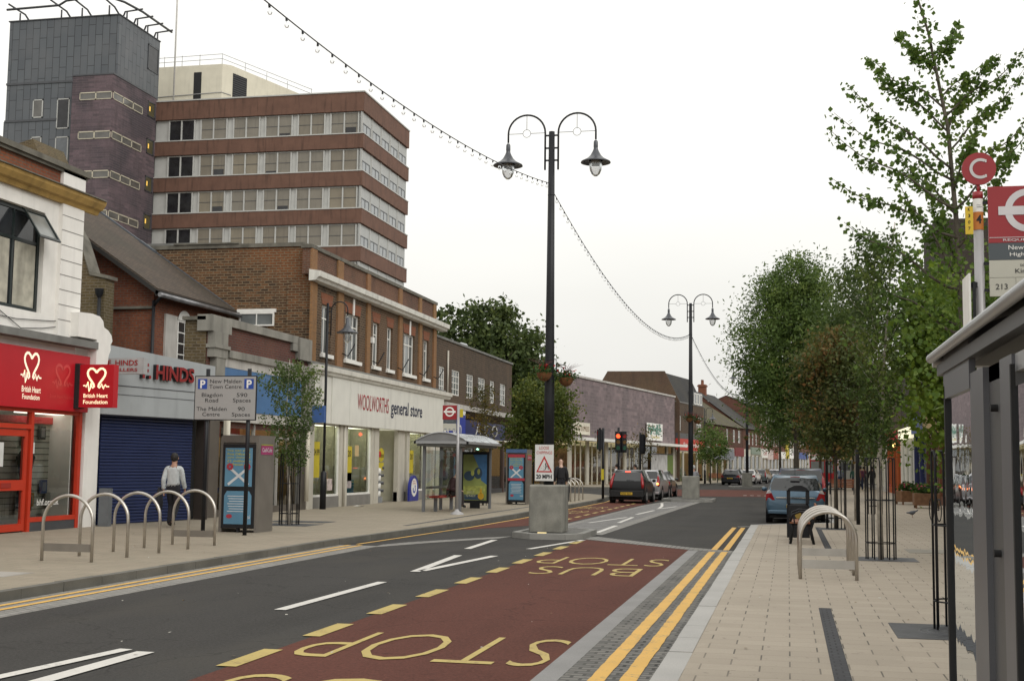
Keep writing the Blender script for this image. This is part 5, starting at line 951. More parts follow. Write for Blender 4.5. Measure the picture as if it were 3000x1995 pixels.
def basket(name, label, loc, g=None):
    t = thing(name, label, 'hanging basket', loc, group=g); b = MB(); b.lathe([(.02, -.2), (.1, -.17), (.16, -.1), (.19, 0)], (0, 0, 0), 14); b.build('bowl', coir, t)
    rg = np.random.default_rng(5); p = rg.normal(size=(260, 3))*[.13, .13, .07]+[0, 0, .05]; leafmesh('foliage', quads(p, .07, rng=rg), bleaf, t)
    p = rg.normal(size=(40, 3))*[.12, .12, .05]+[0, 0, .13]; leafmesh('flowers', quads(p, .05, rng=rg, aspect=1), pet, t)
    b = MB()
    for i in range(14): a = i*2.4; r = .1+.02*(i % 5); b.tube([(0, 0, .1), (r*math.cos(a), r*math.sin(a)*.9, .25), (2.4*r*math.cos(a), 2.4*r*math.sin(a), .34)], [.006, .005, .001], 4)
    b.build('grass_blades', M('spiky_grass', (.10, .04, .04)), t); b = MB(); b.tube([(.02, 0, .3), (.28, 0, .32), (.28, 0, .1)], .012, 5); b.build('bracket', black, t); return t
bk = basket('hanging_basket', 'hanging basket with red flowers on the front of the nearest lamp post', (-5.58, 29.5, 3.82), 'hanging baskets on lamp posts')
for l_, lb in [((-5.12, 29.85, 3.72), 'hanging basket on the right side of the nearest lamp post'), ((-4.68, 62.7, 4.0), 'hanging basket with pink flowers on the second lamp post'), ((-4.3, 63, 3.92), 'hanging basket on the right side of the second lamp post'), ((-3.3, 105.6, 4.0), 'hanging basket on the third lamp post'), ((.8, 148.6, 4.1), 'hanging basket on the farthest lamp post'), ((5.9, 52.5, 2.7), 'yellow-green hanging basket outside the pub on the right')]: dup(bk, l_, R.uniform(0, 6), lb)
# garlands of festoon bulbs
gl = ['string of clear festoon bulbs sagging from overhead to the nearest lamp post', 'string of festoon bulbs between the first and second lamp posts', 'string of festoon bulbs between the second and third lamp posts', 'farthest string of festoon bulbs beyond the third lamp post']
hb = MB(); hb.tube([(0, 0, 0), (0, 0, -.05)], .016, 6); hb.lathe([(.017, -.05), (.03, -.075), (.032, -.10), (.02, -.125), (.0, -.13)], (0, 0, 0), 8, 1)
hme = None
for i, (p, q, s) in enumerate([((-6.5, -3.5, 8.4), (-5.56, 29.75, 8.4), 1.3), ((-5.42, 29.75, 8.12), (-4.7, 63, 8.1), 1.27), ((-4.56, 63, 8.0), (-3.3, 106, 7.9), 1.3), ((-3.2, 106, 7.8), (.75, 149, 7.9), 1.3)]):
    p, q = Vector(p), Vector(q); t = thing('string_lights', gl[i], 'string lights', tuple(p), group='festoon light strings between the lamps', world=False)
    f_ = lambda k: Vector(((q.x-p.x)*k, (q.y-p.y)*k, (q.z-p.z)*k-4*s*k*(1-k)))
    b = MB(); b.tube([f_(k/60) for k in range(61)], .009, 5); b.build('cable', black, t); n = (66, 68, 86, 86)[i]
    for k in range(n):
        if hme is None: o = hb.build('bulb', [black, bulbg], t, True); hme = o.data
        else: o = bpy.data.objects.new('bulb', hme); COL.objects.link(o); o.parent = t
        o.location = f_((k+.5)/n); o.rotation_euler = (R.uniform(-.15, .15), R.uniform(-.15, .15), 0)
# slender wall-side lamps
t = thing('slender_street_lamp', 'slender single-arm black street lamp by the white fascia store', 'street lamp', (-15.05, 40.4, .12))
b = MB(); b.tube([(0, 0, 0), (0, 0, 1.2), (0, 0, 1.26)], [.105, .1, .05], 12); b.tube([(0, 0, 1.2), (0, 0, 6.85)], .045, 10); b.build('pole', black, t)
b = MB(); b.tube([(.13, 0, 5.75), (.13, 0, 6.6)]+arc(.42, 6.6, .29, 180, 0, 14)[1:]+[(.71, 0, 6.42)], .02, 7)
for z in (5.85, 6.2, 6.55): b.tube([(0, 0, z), (.14, 0, z)], .018, 6)
b.build('arm', black, t)
b = MB(); b.lathe([(.03, .5), (.05, .46), (.05, .32), (.08, .24), (.14, .14), (.22, .07), (.31, .02), (.36, 0), (.36, -.03), (.2, .0)], (.71, 0, 5.86), 20); lh = b.build('lamp_hood', bellm, t); b = MB(); b.lathe([(.15, 0), (.15, -.1), (.12, -.25), (.05, -.33), (0, -.34)], (.71, 0, 5.84), 14); b.build('lamp_globe', glob, lh)
dup(t, (-7.4, 118, .12), 0, 'slender single-arm black lamp far along the left pavement')
# ---------------------------------------------------------------- cycle racks
def hoop(w_, h, bar, r=.026):
    o = MB(); rr = w_/2; o.tube([(-rr, 0, -.02), (-rr, 0, h-rr)]+[(-rr*math.cos(math.pi*i/18), 0, h-rr+rr*math.sin(math.pi*i/18)) for i in range(1, 18)]+[(rr, 0, h-rr), (rr, 0, -.02)], r, 10)
    return o
posn = ['nearest', 'second', 'third', 'fourth', 'farthest']
def racks(label, x, y0, dyy, n, w_, h, bars, grp, rz=0):
    t0 = None; t1 = None
    for i in range(n):
        lb = label % posn[i if n == 5 or i < n-1 else 4]
        t = thing('cycle_stand', lb, 'cycle stand', (x, y0+dyy*i, .12), rz, grp); o = hoop(w_, h, 0).build('hoop', steel, t)
        if i in bars: b = MB(); b.box(-w_/2, w_/2, -.005, .005, .15, .27); b.build('crossbar_plate', M('plate_steel', (.17, .15, .125), .5) if dyy > 1 else M('plate_steel_pale', (.42, .40, .37), .5), t)
racks('%s steel hoop cycle stand of the row in front of the red shop', -10.77, 17.9, 1.07, 5, .84, 1.0, (0, 4), 'hoop cycle stands on the left pavement')
racks('%s steel hoop cycle stand of the row on the right pavement', .54, 18.75, .9, 4, .77, .94, (0, 3), 'hoop cycle stands on the right pavement')
racks('%s small hoop cycle stand by the far junction', -9.4, 54, 1.1, 4, .75, .95, (), 'hoop cycle stands near the junction')
# ---------------------------------------------------------------- parking sign
t = thing('parking_sign', 'grey New Malden Town Centre parking sign on two black posts', 'sign', (-11.66, 25.45, .12), world=True); fs = FY(25.38)
for x in (-12.15, -11.2): b = MB(); b.tube([(x, 25.45, .1), (x+.0, 25.45, 3.63)], .045, 10); b.build('post', black, t)
b = MB(); b.fb(fs, -12.42, -11.0, -.03, -.004, 2.53, 3.48); b.build('board_edge', black, t)
b = MB(); b.fb(fs, -12.40, -11.02, -.004, 0, 2.55, 3.46); b.build('board', M('board_grey', (.34, .335, .33), .5, .05, 2), t)
U = lambda a: -12.40+1.38*a; Z = lambda c: 3.46-.91*c
b = MB()
for s, a, c, z0, z1 in [('New Malden', .24, .76, .152, .066), ('Town Centre', .23, .765, .282, .19), ('Road', .17, .385, .60, .51), ('590', .69, .865, .475, .385), ('The Malden', .03, .53, .80, .71), ('Centre', .13, .42, .925, .835), ('90', .715, .83, .80, .71)]: ftext(b, fs, .003, s, U(a), U(c), Z(z0), Z(z1), bold=.0)
ftext(b, fs, .003, 'Blagdon', U(.11), U(.455), Z(.50), Z(.385), bold=.0); ftext(b, fs, .003, 'Spaces', U(.63), U(.925), Z(.625), Z(.51), bold=.0); ftext(b, fs, .003, 'Spaces', U(.62), U(.92), Z(.955), Z(.84), bold=.0); b.build('lettering', black, t)
for a in (.04, .81):
    b = MB(); rect(b, fs, .003, U(a), U(a+.155), Z(.29), Z(.055)); q = b.build('parking_symbol', M('parking_blue', (.015, .06, .32), .4), t); b = MB(); ftext(b, fs, .006, 'P', U(a+.04), U(a+.125), Z(.27), Z(.08), bold=.03); b.build('lettering', wpaint, q)
# ---------------------------------------------------------------- telephone / advertising kiosks
adb = M('ad_blue', (.10, .24, .36), .3, .12, .9); adr = M('ad_red', (.35, .03, .05)); ady = M('ad_yellow', (.50, .45, .03)); adw = M('ad_white', (.6, .62, .64))
kst = M('kiosk_steel', (.15, .135, .118), .45, .2, 1.5, metal=.0, streak=.2)
def kiosk(label, x0, x1, y0, y1, h, topred):
    t = thing('telephone_kiosk', label, 'phone kiosk', ((x0+x1)/2, y0, .12), world=True, group='advertising phone kiosks'); fs = FY(y0); w_ = x1-x0
    b = MB(); b.box(x0, x1, y0+.05, y1, .2, h); b.box(x0, x0+.06, y0, y1, .12, h-.05); b.box(x1-.05, x1+.004, y0+.003, y1+.004, .12, h-.02); b.box(x0+.002, x1-.002, y0+.002, y0+.05, h-.16, h-.024); b.build('body', kst, t)
    b = MB(); b.fb(fs, x0+.06, x1-.05, -.05, .01, .22, h-.2); b.box((x0+x1)/2-.03, (x0+x1)/2+.03, y0+.02, y0+.1, .12, .25); b.build('frame', black, t)
    b = MB(); rect(b, fs, .014, x0+.12, x1-.12, 1.12, h-.28); q = b.build('advert', adb, t)
    b = MB(); b.prism(fs, [(x0+.12, .3), (x1-.12, .3), (x1-.12, .92), (x1-.18, 1.02), (x0+.18, 1.02), (x0+.12, .92)], .0, .014); q2 = b.build('advert', adb, t)
    tz = h-.36; b = MB()
    for i, s in enumerate(['Pop into your', 'Post Office for', 'your chance of', '£1 million in', 'the Premium draw']): ftext(b, fs, .018, s, x0+.17, x1-.17, tz-.075*i-.005, tz-.075*i+.045, bold=.01)
    b.build('lettering', ady, q)
    b = MB(); stroke(b, fs, .018, [(x0+.2, 1.16), (x0+w_*.72, 1.5)], .055); stroke(b, fs, .019, [(x1-.2, 1.16), (x0+w_*.30, 1.5)], .055); b.build('ribbons', adw, q)
    b = MB()
    for u in (x0+w_*.27, x0+w_*.73):
        for k in range(7): disc(b, fs, .02+.0005*k, u+.05*math.cos(k*.9), 1.55+.05*math.sin(k*.9), .035, .03, n=8)
    b.build('flowers', adr, q)
    b = MB()
    for k in range(7): rect(b, fs, .018, x0+.2+.02*(k % 3), x1-.2-.03*(k % 2), .90-.055*k, .915-.055*k)
    ftext(b, fs, .018, 'nsi', x1-.25, x1-.14, .42, .5); b.build('lettering', adw, q2); b = MB(); disc(b, fs, .018, x0+.25, .47, .07, .045); b.build('oval_mark', adr, q2)
    f2 = FX(x1+.005); b = MB(); b.fb(f2, y0+.15, y1-.1, 0, .006, h-.42, h-.22); q = b.build('side_label', adr if topred else M('label_pink', (.30, .03, .12)), t); b = MB(); ftext(b, f2, .009, 'CashCafe', y0+.2, y1-.16, h-.36, h-.27); b.build('lettering', adw, q)
    b = MB(); b.fb(f2, y0+.15, y1-.1, 0, .008, h-.215, h-.195); b.build('label_line', M('lime', (.3, .35, .03)), q)
    if topred: b = MB(); b.fb(fs, x0+.08, x1-.07, .01, .02, h-.32, h-.2); b.fb(fs, x0+.08, x1-.07, .01, .02, 1.04, 1.14); b.split('red_band', adr, t); b = MB(); b.fb(fs, x0, x1, -.1, .02, h-.14, h, 0); b.build('blue_header', M('hdr_blue', (.06, .12, .25)), t)
    return t
kiosk('nearer phone kiosk with blue post office advert behind the parking sign', -12.24, -11.36, 26.4, 27.3, 2.24, False)
kiosk('farther phone kiosk with red-banded blue advert beside the lamp plinth', -10.75, -9.93, 49.0, 50.0, 2.26, True)
b = MB(); b.bbox(-8.75, -8.3, 38.3, 38.6, .12, .16, .02); 
b = MB(); b.tube([(-11.5, 25.2, .12), (-11.5, 25.2, 1.0)], .045, 8)
# ---------------------------------------------------------------- bus stops
def roundel(mb, fr, o, u, z, r, m=0): disc(mb, fr, o, u, z, r, r, m, 36, ri=.70); mb.add([fr(a, o+.001, c) for a, c in ((u-r*1.28, z-r*.2), (u+r*1.28, z-r*.2), (u+r*1.28, z+r*.2), (u-r*1.28, z+r*.2))], [(0, 1, 2, 3)], m)
busred = M('bus_red', (.30, .018, .024), .38, .05, 3); fgrey = M('flag_grey', (.07, .085, .095), .45, .05); fcr = M('flag_cream', (.50, .49, .42), .5, .05); alup = M('grey_pole', (.36, .35, .35), .38, .1, 5, metal=.3)
t = thing('bus_stop', 'far bus stop post with red roundel flag by the left shelter', 'bus stop', (-9.98, 38.5, .12), world=True); fs = FY(38.5)
b = MB(); b.tube([(-9.98, 38.5, .12), (-9.98, 38.5, 3.5)], .045, 10); b.lathe([(.22, 0), (.2, .04), (.08, .1), (.045, .16)], (-9.98, 38.5, .12), 16); b.build('pole', alup, t)
b = MB(); b.fb(fs, -10.48, -10.03, -.015, .015, 3.03, 3.47); q = b.build('flag', busred, t); b = MB(); roundel(b, fs, .02, -10.255, 3.27, .15); b.build('roundel', wpaint, q)
b = MB(); b.fb(fs, -10.46, -10.04, -.012, .012, 2.91, 3.03); b.build('name_plate', fgrey, t); b = MB(); b.fb(fs, -10.46, -10.04, -.012, .012, 2.69, 2.905); q = b.build('route_plate', fcr, t)
b = MB(); ftext(b, fs, .016, 'New Malden', -10.38, -10.12, 2.97, 3.0); rect(b, fs, .016, -10.42, -10.34, 2.72, 2.75); rect(b, fs, .016, -10.28, -10.22, 2.72, 2.75); rect(b, fs, .016, -10.15, -10.07, 2.72, 2.75); b.build('lettering', M('tiny_text', (.25, .27, .3)), q)
b = MB(); b.fb(fs, -9.93, -9.83, -.01, .01, 3.1, 3.35); b.build('fare_tab', yel, t)
t = thing('bus_stop', 'near bus stop pole with red C disc and red roundel flag above the shelter', 'bus stop', (1.41, 10, .12), world=True); fs = FY(9.96)
b = MB(); b.tube([(1.41, 10, .12), (1.41, 10, 3.74)], .036, 16); b.build('pole', alup, t)
b = MB(); b.tube([(1.41, 10, 3.70), (1.41, 10, 3.755)], .038, 16); b.tube([(1.415, 10, 3.75), (1.415, 10, 3.82)], .012, 8); b.wheel((1.42, 9.99, 3.93), .123, .02, n=40, axis='y'); q = b.build('stop_letter_disc', busred, t)
fd = FY(9.979); b = MB(); disc(b, fd, .003, 1.43, 3.93, .078, .078, n=30, ri=.72, a0=math.radians(62), a1=math.radians(298)); 
for s in (-1, 1): rect(b, fd, .0032, 1.43+.078*math.cos(math.radians(62))*.86, 1.475, 3.93+s*.057-.011, 3.93+s*.057+.011)
b.build('letter_c', M('disc_white', (.60, .58, .58), .5), q)
b = MB()
def wrap(mb, z0, z1, r=.0372): mb.lathe([(r, z0), (r, z1)], (1.41, 10, 0), 24, 0)
wrap(b, 3.60, 3.70); b.build('zone_band', wpaint, t); b = MB(); wrap(b, 3.465, 3.60, .0376); q = b.build('zone_number_band', M('zone_orange', (.50, .17, .03)), t)
fz_ = FY(9.962); b = MB(); ftext(b, fz_, .0025, '4', 1.39, 1.428, 3.51, 3.575, bold=.03); ftext(b, fz_, .0025, 'Pay', 1.397, 1.425, 3.645, 3.655); ftext(b, fz_, .0025, 'zone', 1.395, 1.43, 3.63, 3.64); b.build('lettering', black, q)
b = MB(); b.fb(fs, 1.312, 1.368, -.006, 0, 3.43, 3.64); q = b.build('route_tab', M('tab_yellow', (.66, .46, .03), .5, .04), t); b = MB()
for i, c in enumerate('K307'): ftext(b, fs, .003, c, 1.332, 1.348, 3.605-.048*i, 3.63-.048*i, bold=.01)
b.build('lettering', black, q)
b = MB(); b.fb(fs, 1.475, 2.035, -.02, 0, 3.36, 3.785); q = b.build('flag', busred, t); b = MB(); roundel(b, fs, .004, 1.754, 3.60, .162); b.fb(fs, 1.48, 2.03, .0, .003, 3.397, 3.401)
ftext(b, fs, .004, 'REQUEST STOP', 1.575, 1.935, 3.368, 3.388, bold=.01); b.build('roundel', M('roundel_white', (.62, .60, .61), .5), q)
b = MB(); b.fb(fs, 1.475, 2.035, -.02, 0, 3.232, 3.358); q = b.build('name_plate', fgrey, t); b = MB(); ftext(b, fs, .003, 'New Malden', 1.611, 1.897, 3.306, 3.34, bold=.005); ftext(b, fs, .003, 'High Street', 1.62, 1.888, 3.25, 3.286, bold=.005); b.build('lettering', wpaint, q)
b = MB(); b.fb(fs, 1.475, 2.035, -.02, 0, 3.10, 3.229); b.fb(fs, 1.475, 1.657, -.02, 0, 2.96, 3.097); b.fb(fs, 1.66, 1.842, -.02, 0, 2.96, 3.097); b.fb(fs, 1.845, 2.035, -.02, 0, 2.96, 3.097); q = b.build('route_plate', fcr, t)
b = MB(); ftext(b, fs, .003, 'towards', 1.69, 1.82, 3.18, 3.205); ftext(b, fs, .003, 'Kingston', 1.655, 1.86, 3.12, 3.163, bold=.005); ftext(b, fs, .003, '213', 1.515, 1.60, 3.01, 3.052, bold=.005); b.build('lettering', M('plate_text', (.03, .03, .03)), q)
b = MB()
for z in (3.66, 3.2, 3.0): b.fb(fs, 1.44, 1.5, -.05, -.015, z, z+.02)
b.split('bracket', black, t)
b = MB(); b.box(1.312, 1.326, 9.85, 10.2, 2.45, 3.12); q = b.build('timetable_case', wpaint, t); b = MB(); b.box(1.33, 1.39, 9.97, 10.03, 3.03, 3.07); b.box(1.352, 1.372, 9.94, 9.97, 2.5, 3.07, 0); b.build('case_bracket', black, q)
# far-left bus shelter
t = thing('bus_shelter', 'far bus shelter with arched roof, red bench and lit poster on the left pavement', 'bus shelter', (-10.8, 40, .12), world=True)
X0, X1, Y0, Y1 = -11.45, -10.25, 39.9, 44.1
b = MB()
for x, y in ((X0, Y0), (X1-.0, Y0), (X0, Y1), (X1, Y1), (X0, 42)): b.box(x-.045, x+.045, y-.045, y+.045, .12, 2.3)
b.split('post', mgrey, t)
def barrel(x0, x1, y0, y1, z, hgt, n=12): return [(x0+(x1-x0)*i/n, z+hgt*math.sin(math.pi*i/n)**.8) for i in range(n+1)]
b = MB(); pr = barrel(X0-.25, X1+.3, 0, 0, 2.36, .30); b.add([(x, y, z) for y in (Y0-.25, Y1+.25) for x, z in pr], [(i, i+1, 14+i, 13+i) for i in range(12)], 0, True); b.build('roof', GLASS('roof_poly', (.50, .50, .48), .16, .25), t)
b = MB(); b.add([(x, Y0-.24, z) for x, z in pr], [tuple(range(13))]); b.add([(x, Y1+.24, z) for x, z in pr], [tuple(range(13))])
b.split('roof_gable', M('gable_grey', (.22, .22, .22), .4), t)
b = MB()
for y in (Y0-.25, Y0+.9, Y0+2.05, Y0+3.2, Y1+.25): b.tube([(x, y, z) for x, z in pr], .022, 6)
for x in (X0-.25, X1+.3): b.box(x-.04, x+.04, Y0-.28, Y1+.28, 2.30, 2.38)
for y in (Y0-.25, Y1+.25): b.box(X0-.28, X1+.33, y-.03, y+.03, 2.30, 2.38)
b.build('roof_rail', lgrey, t)
b = MB(); b.box(X0-.2, X1+.2, Y0-.2, Y1+.2, 2.22, 2.29); b.build('ceiling', M('ceiling_grey', (.16, .165, .16)), t)
b = MB(); b.quad((X0, Y0, .5), (X0, Y1, .5), (X0, Y1, 2.1), (X0, Y0, 2.1)); b.quad((X0, Y0, .5), (X1-.35, Y0, .5), (X1-.35, Y0, 2.1), (X0, Y0, 2.1)); b.build('glass_panel', cglass, t)
b = MB(); b.box(X0+.1, X0+.42, Y0+.3, Y0+3.0, .56, .62); q = b.build('bench', M('bench_red', (.42, .03, .02)), t); b = MB(); b.box(X0+.2, X0+.3, Y0+.5, Y0+.6, .12, .56); b.box(X0+.2, X0+.3, Y0+2.5, Y0+2.6, .12, .56); b.box(X0+.05, X0+.12, Y0+.1, Y0+3.2, .85, .93); b.build('bench_leg', mgrey, q)
fs = FY(Y1-.06); b = MB(); b.fb(fs, -11.28, -10.27, -.1, 0, .3, 2.1); b.box(-10.95, -10.6, Y1-.05, Y1+.02, .12, .32); q = b.build('poster_case', black, t)
b = MB(); rect(b, fs, .01, -11.2, -10.35, .4, 2.0); a = b.build('poster', M('poster_green', (.22, .26, .08), .3, .5, 1.6), q)
b = MB(); b.poly([fs(u, .013, z) for u, z in ((-10.85, 2.0), (-10.35, 2.0), (-10.35, .95), (-10.55, 1.1), (-10.62, 1.5))]); b.build('poster_sky', M('poster_sky', (.05, .15, .32), .3, .5, 2), a)
b = MB(); disc(b, fs, .016, -10.98, 1.25, .19, .17); disc(b, fs, .017, -10.66, 1.35, .15, .2); rect(b, fs, .016, -11.15, -10.45, .42, .6); b.build('poster_shapes', M('poster_dark', (.03, .06, .10)), a)
b = MB(); disc(b, fs, .019, -10.64, 1.4, .05, .1); disc(b, fs, .019, -10.86, 1.35, .06, .1); rect(b, fs, .017, -11.18, -10.4, .62, .9); b.split('poster_highlight', M('poster_lime', (.35, .38, .10), .4, .5, 8), a)
b = MB(); disc(b, fs, .021, -10.55, .55, .11, .12); disc(b, fs, .021, -10.55, .72, .035, .1); b.build('poster_bottle', M('poster_orange', (.55, .32, .02)), a)
b = MB(); ftext(b, fs, .02, 'SHAKE IT', -11.05, -10.78, .64, .72, bold=.01); ftext(b, fs, .02, 'TO WAKE IT', -11.1, -10.74, .52, .6, bold=.01); b.build('lettering', M('poster_cream', (.55, .55, .35)), a)
# near bus shelter on the right
t = thing('bus_shelter', 'near bus shelter with curved grey roof edge and glass side filling the right edge', 'bus shelter', (1.6, 6, .12), world=True)
shg = M('shelter_grey', (.125, .128, .14), .4, .06, 3, metal=.2); shd = M('shelter_dark', (.075, .077, .08), .45, .1, 3)
b = MB(); b.box(.97, 1.08, 6.85, 7.32, .12, 2.2); b.box(1.0, 1.1, 6.42, 6.85, .12, 2.2, 1); b.box(.985, 1.08, 6.08, 6.42, .12, 2.2); b.build('post', [shg, shd], t)
b = MB()
for z in (1.98, 1.28, .5): b.wheel((.984, 6.6, z), .018, .035, n=12)
b.split('bolt', darkm, t)
b = MB(); b.box(.965, 1.0, 8.44, 8.49, .12, 2.2); b.box(.965, 1.0, 7.32, 8.49, 2.12, 2.42, 1); b.box(.965, 1.0, 7.33, 8.45, .12, .2); b.build('glass_frame', [darkm, shg], t); b = MB(); b.box(.97, .99, 6.02, 6.05, .12, 2.15); b.build('gasket', darkm, t)
b = MB(); b.quad((.985, 7.34, .2), (.985, 8.44, .2), (.985, 8.44, 2.13), (.985, 7.34, 2.13)); b.build('glass_panel', GLASS('near_glass', (.74, .70, .54), .28, .012, .05), t)
b = MB(); b.quad((.985, 2.2, .2), (.985, 6.02, .2), (.985, 6.02, 2.05), (.985, 2.2, 2.05)); b.build('glass_panel', GLASS('near_glass2', (.6, .7, .62), .26, .012, .05), t)
b = MB(); pr = barrel(.93, 2.55, 0, 0, 2.40, .33, 14); b.add([(x, y, z) for y in (1.5, 8.75) for x, z in pr], [(i, i+1, 16+i, 15+i) for i in range(14)], 0, True); b.build('roof', M('roof_grey', (.20, .20, .20), .5), t)
b = MB(); b.add([(x, 8.7, z) for x, z in pr], [tuple(range(15))]); b.build('roof_gable', shg, t)
b = MB(); b.tube([(.915, 1.5, 2.395), (.915, 8.72, 2.395)], .03, 12); b.tube([(.93, 8.76, 2.38), (2.5, 8.76, 2.38)], .04, 10); b.tube([(x, 8.76, z) for x, z in pr], .03, 8); b.build('roof_edge', lgrey, t)
b = MB(); b.box(.95, 1.02, 1.5, 8.7, 2.28, 2.35); b.tube([(1.12, 1.5, 2.2), (1.12, 8.6, 2.2)], .03, 8); b.build('beam', shd, t); b = MB(); b.box(1.0, 1.06, 1.8, 7.4, 2.12, 2.2); b.build('top_rail', lgrey, t)
b = MB(); b.box(1.02, 1.07, 5.0, 5.1, 2.1, 2.35); b.tube([(1.05, 5.05, 2.2), (1.0, 5.2, 2.25)], .03, 8); b.build('clamp', M('clamp_dark', (.09, .09, .1), .4), t)
b = MB(); b.box(1.05, 2.5, 1.6, 8.6, 2.34, 2.38); b.build('ceiling', M('soffit', (.06, .06, .058)), t)
b = MB(); b.box(2.42, 2.5, 2.2, 2.3, .12, 2.4); b.box(2.42, 2.5, 8.3, 8.4, .12, 2.4); b.split('rear_post', shg, t)
# ---------------------------------------------------------------- traffic lights
def lights(label, loc, rz, lit=None, heads=((0, 0),), h=3.3, green=False):
    t = thing('traffic_light', label, 'traffic light', loc, rz, 'traffic lights at the junction'); b = MB(); b.tube([(0, 0, 0), (0, 0, h)], .06, 10); b.build('pole', black, t)
    for hx, ang in heads:
        fr_ = F(hx, -.12, math.cos(ang), math.sin(ang)); b = MB(); b.fb(fr_, -.13, .13, -.2, 0, 2.29, 3.22); b.fb(fr_, -.175, .175, -.12, -.1, 2.22, 3.3); q = b.build('signal_head', black, t)
        for k, (z, c) in enumerate(((3.06, (.25, .01, .01)), (2.76, (.12, .06, .01)), (2.46, (.01, .08, .04)))):
            on = lit == k and ang == 0; b = MB(); disc(b, fr_, .015, 0, z, .105, .105, n=16); b.build('lens', EM('lens_on_%d' % k, [(1, .05, .012), (1, .5, .1), (.2, 1, .6)][k], 5) if on else M('lens_off_%d' % k, c), q)
            b = MB(); b.tube([fr_(.11*math.cos(a), .1, z+.11*math.sin(a)) for a in [math.pi*i/8 for i in range(9)]], .012, 4); b.build('visor', black, q)
    return t
lights('traffic light showing red above the queue of cars', (-8.55, 66, .12), 0, 0, ((0, 0), (.32, .6)), 3.5)
lights('narrow traffic light pole with yellow push button left of the dark hatchback', (-8.5, 60, .12), 0, None, ((-.25, -1.2),), 3.3)
lights('traffic light pole turned away on the far side of the crossing', (-8.1, 72, .12), 0, None, ((.2, 2.6),), 3.4)
b = MB(); b.box(-8.56, -8.44, 59.8, 59.88, 1.0, 1.5); tag(b.build('push_button_box', yel), 'yellow pedestrian push button box on the narrow signal pole', 'button')
t = thing('pedestrian_signal', 'green man pedestrian signal glowing under the bushy tree', 'traffic light', (-14.1, 70, .12)); b = MB(); b.tube([(.3, 0, 0), (.3, 0, 3.0)], .05, 8); b.box(-.16, .16, -.1, .15, 2.1, 2.75); b.build('signal_body', black, t); b = MB(); b.ball((0, -.12, 2.52), .06, n=6); b.box(-.07, .07, -.14, -.11, 2.32, 2.47); b.build('green_man', EM('green_man', (.5, 1, .7), 8), t)
# ---------------------------------------------------------------- bin, benches, planters, posts, guards
t = thing('litter_bin', 'black open-topped litter bin with arched hood and gold crest', 'litter bin', (.21, 29.9, .12))
b = MB(); b.bbox(-.25, .25, -.25, .25, 0, .75, .04); b.build('body', black, t); b = MB(); b.box(-.25, -.17, -.25, .25, .75, 1.05); b.box(.17, .25, -.25, .25, .75, 1.05); b.prism(FY(-.25), [(-.25, 1.03), (.25, 1.03), (.2, 1.1), (.08, 1.16), (-.08, 1.16), (-.2, 1.1)], -.5, 0); b.build('hood', black, t)
b = MB(); disc(b, FY(-.26), .0, 0, .5, .07, .08); disc(b, FY(-.26), .002, 0, .5, .05, .055, ri=.6); b.build('crest', M('gold', (.30, .20, .04), .4), t)
t = thing('bench', 'wooden slatted bench with curved black metal arms seen end-on by the litter bin', 'bench', (.28, 27.2, .12))
for y in (0, 1.5): b = MB(); b.tube([(-.25, y, 0), (-.2, y, .3), (-.22, y, .45)], .03, 7); b.tube([(.22, y, 0), (.16, y, .3), (.26, y, .62), (.30, y, .8)], .03, 7); b.tube([(-.25, y, .45), (-.2, y, .6), (-.05, y, .66), (.25, y, .62)], .025, 7); b.tube([(-.22, y, .4), (.18, y, .38)], .025, 6); b.build('frame', black, t)
b = MB()
for i in range(4): b.box(-.26+i*.11, -.18+i*.11, -.1, 1.6, .42, .45)
b.build('seat', woodm, t); b = MB()
for i in range(3): b.box(.2+i*.03, .23+i*.03, -.1, 1.6, .52+i*.1, .6+i*.1)
b.build('backrest', woodm, t)
t = thing('bench', 'orange-brown slatted bench facing the road further along the right pavement', 'bench', (3.15, 79.5, .12)); b = MB()
for i in range(5): b.box(-.75, .75, -.02, .03, .42+i*.1, .5+i*.1)
b.build('backrest', woodm, t); b = MB(); b.box(-.75, .75, .03, .5, .40, .45); b.build('seat', woodm, t); b = MB()
for x in (-.7, .7): b.box(x-.04, x+.04, -.05, .5, 0, .62)
b.split('frame', black, t)
dup(t, (-7.1, 131, .12), 0, 'brown slatted bench on the far left pavement beyond the lights')
t = thing('timber_planter', 'nearer square timber planter with pink flowers outside the pub', 'planter', (5.4, 54, .12), group='timber planters outside the pub'); b = MB(); b.bbox(-.5, .5, -.4, .4, .12, .6, .02); 
for x in (-.45, .4):
    for y in (-.38, .33): b.box(x, x+.06, y, y+.06, 0, .13)
b.build('box', M('planter_wood', (.17, .085, .04), .7, .3, 8), t); rg = np.random.default_rng(8); leafmesh('foliage', quads(rg.normal(size=(900, 3))*[.2, .16, .09]+[0, 0, .74], .13, rng=rg), bleaf, t); leafmesh('flowers', quads(rg.normal(size=(60, 3))*[.25, .2, .05]+[0, 0, .85], .09, rng=rg, aspect=1), LEAF('pink_petal', (.45, .05, .12), (.5, .08, .15), (.55, .1, .2)), t)
dup(t, (5.2, 59.3, .12), .3, 'farther square timber planter with leafy plant outside the pub')
b = MB(); b.tube([(1.9, 37.3, .1), (1.9, 37.3, 3.4)], .055, 10); tag(b.build('sign_post', black), 'plain black metal post standing on the right pavement near the bench', 'post')
t = thing('direction_sign', 'grey two-legged street sign seen from behind beyond the junction', 'sign', (-6.2, 128, .12)); b = MB(); b.box(-.9, 1.0, 0, .05, 2.3, 3.3); b.build('board', M('sign_back', (.25, .26, .28)), t); b = MB(); b.tube([(-.6, .08, 0), (-.6, .08, 3.3)], .05); b.tube([(.6, .08, 0), (.6, .08, 3.3)], .05); b.build('post', black, t)
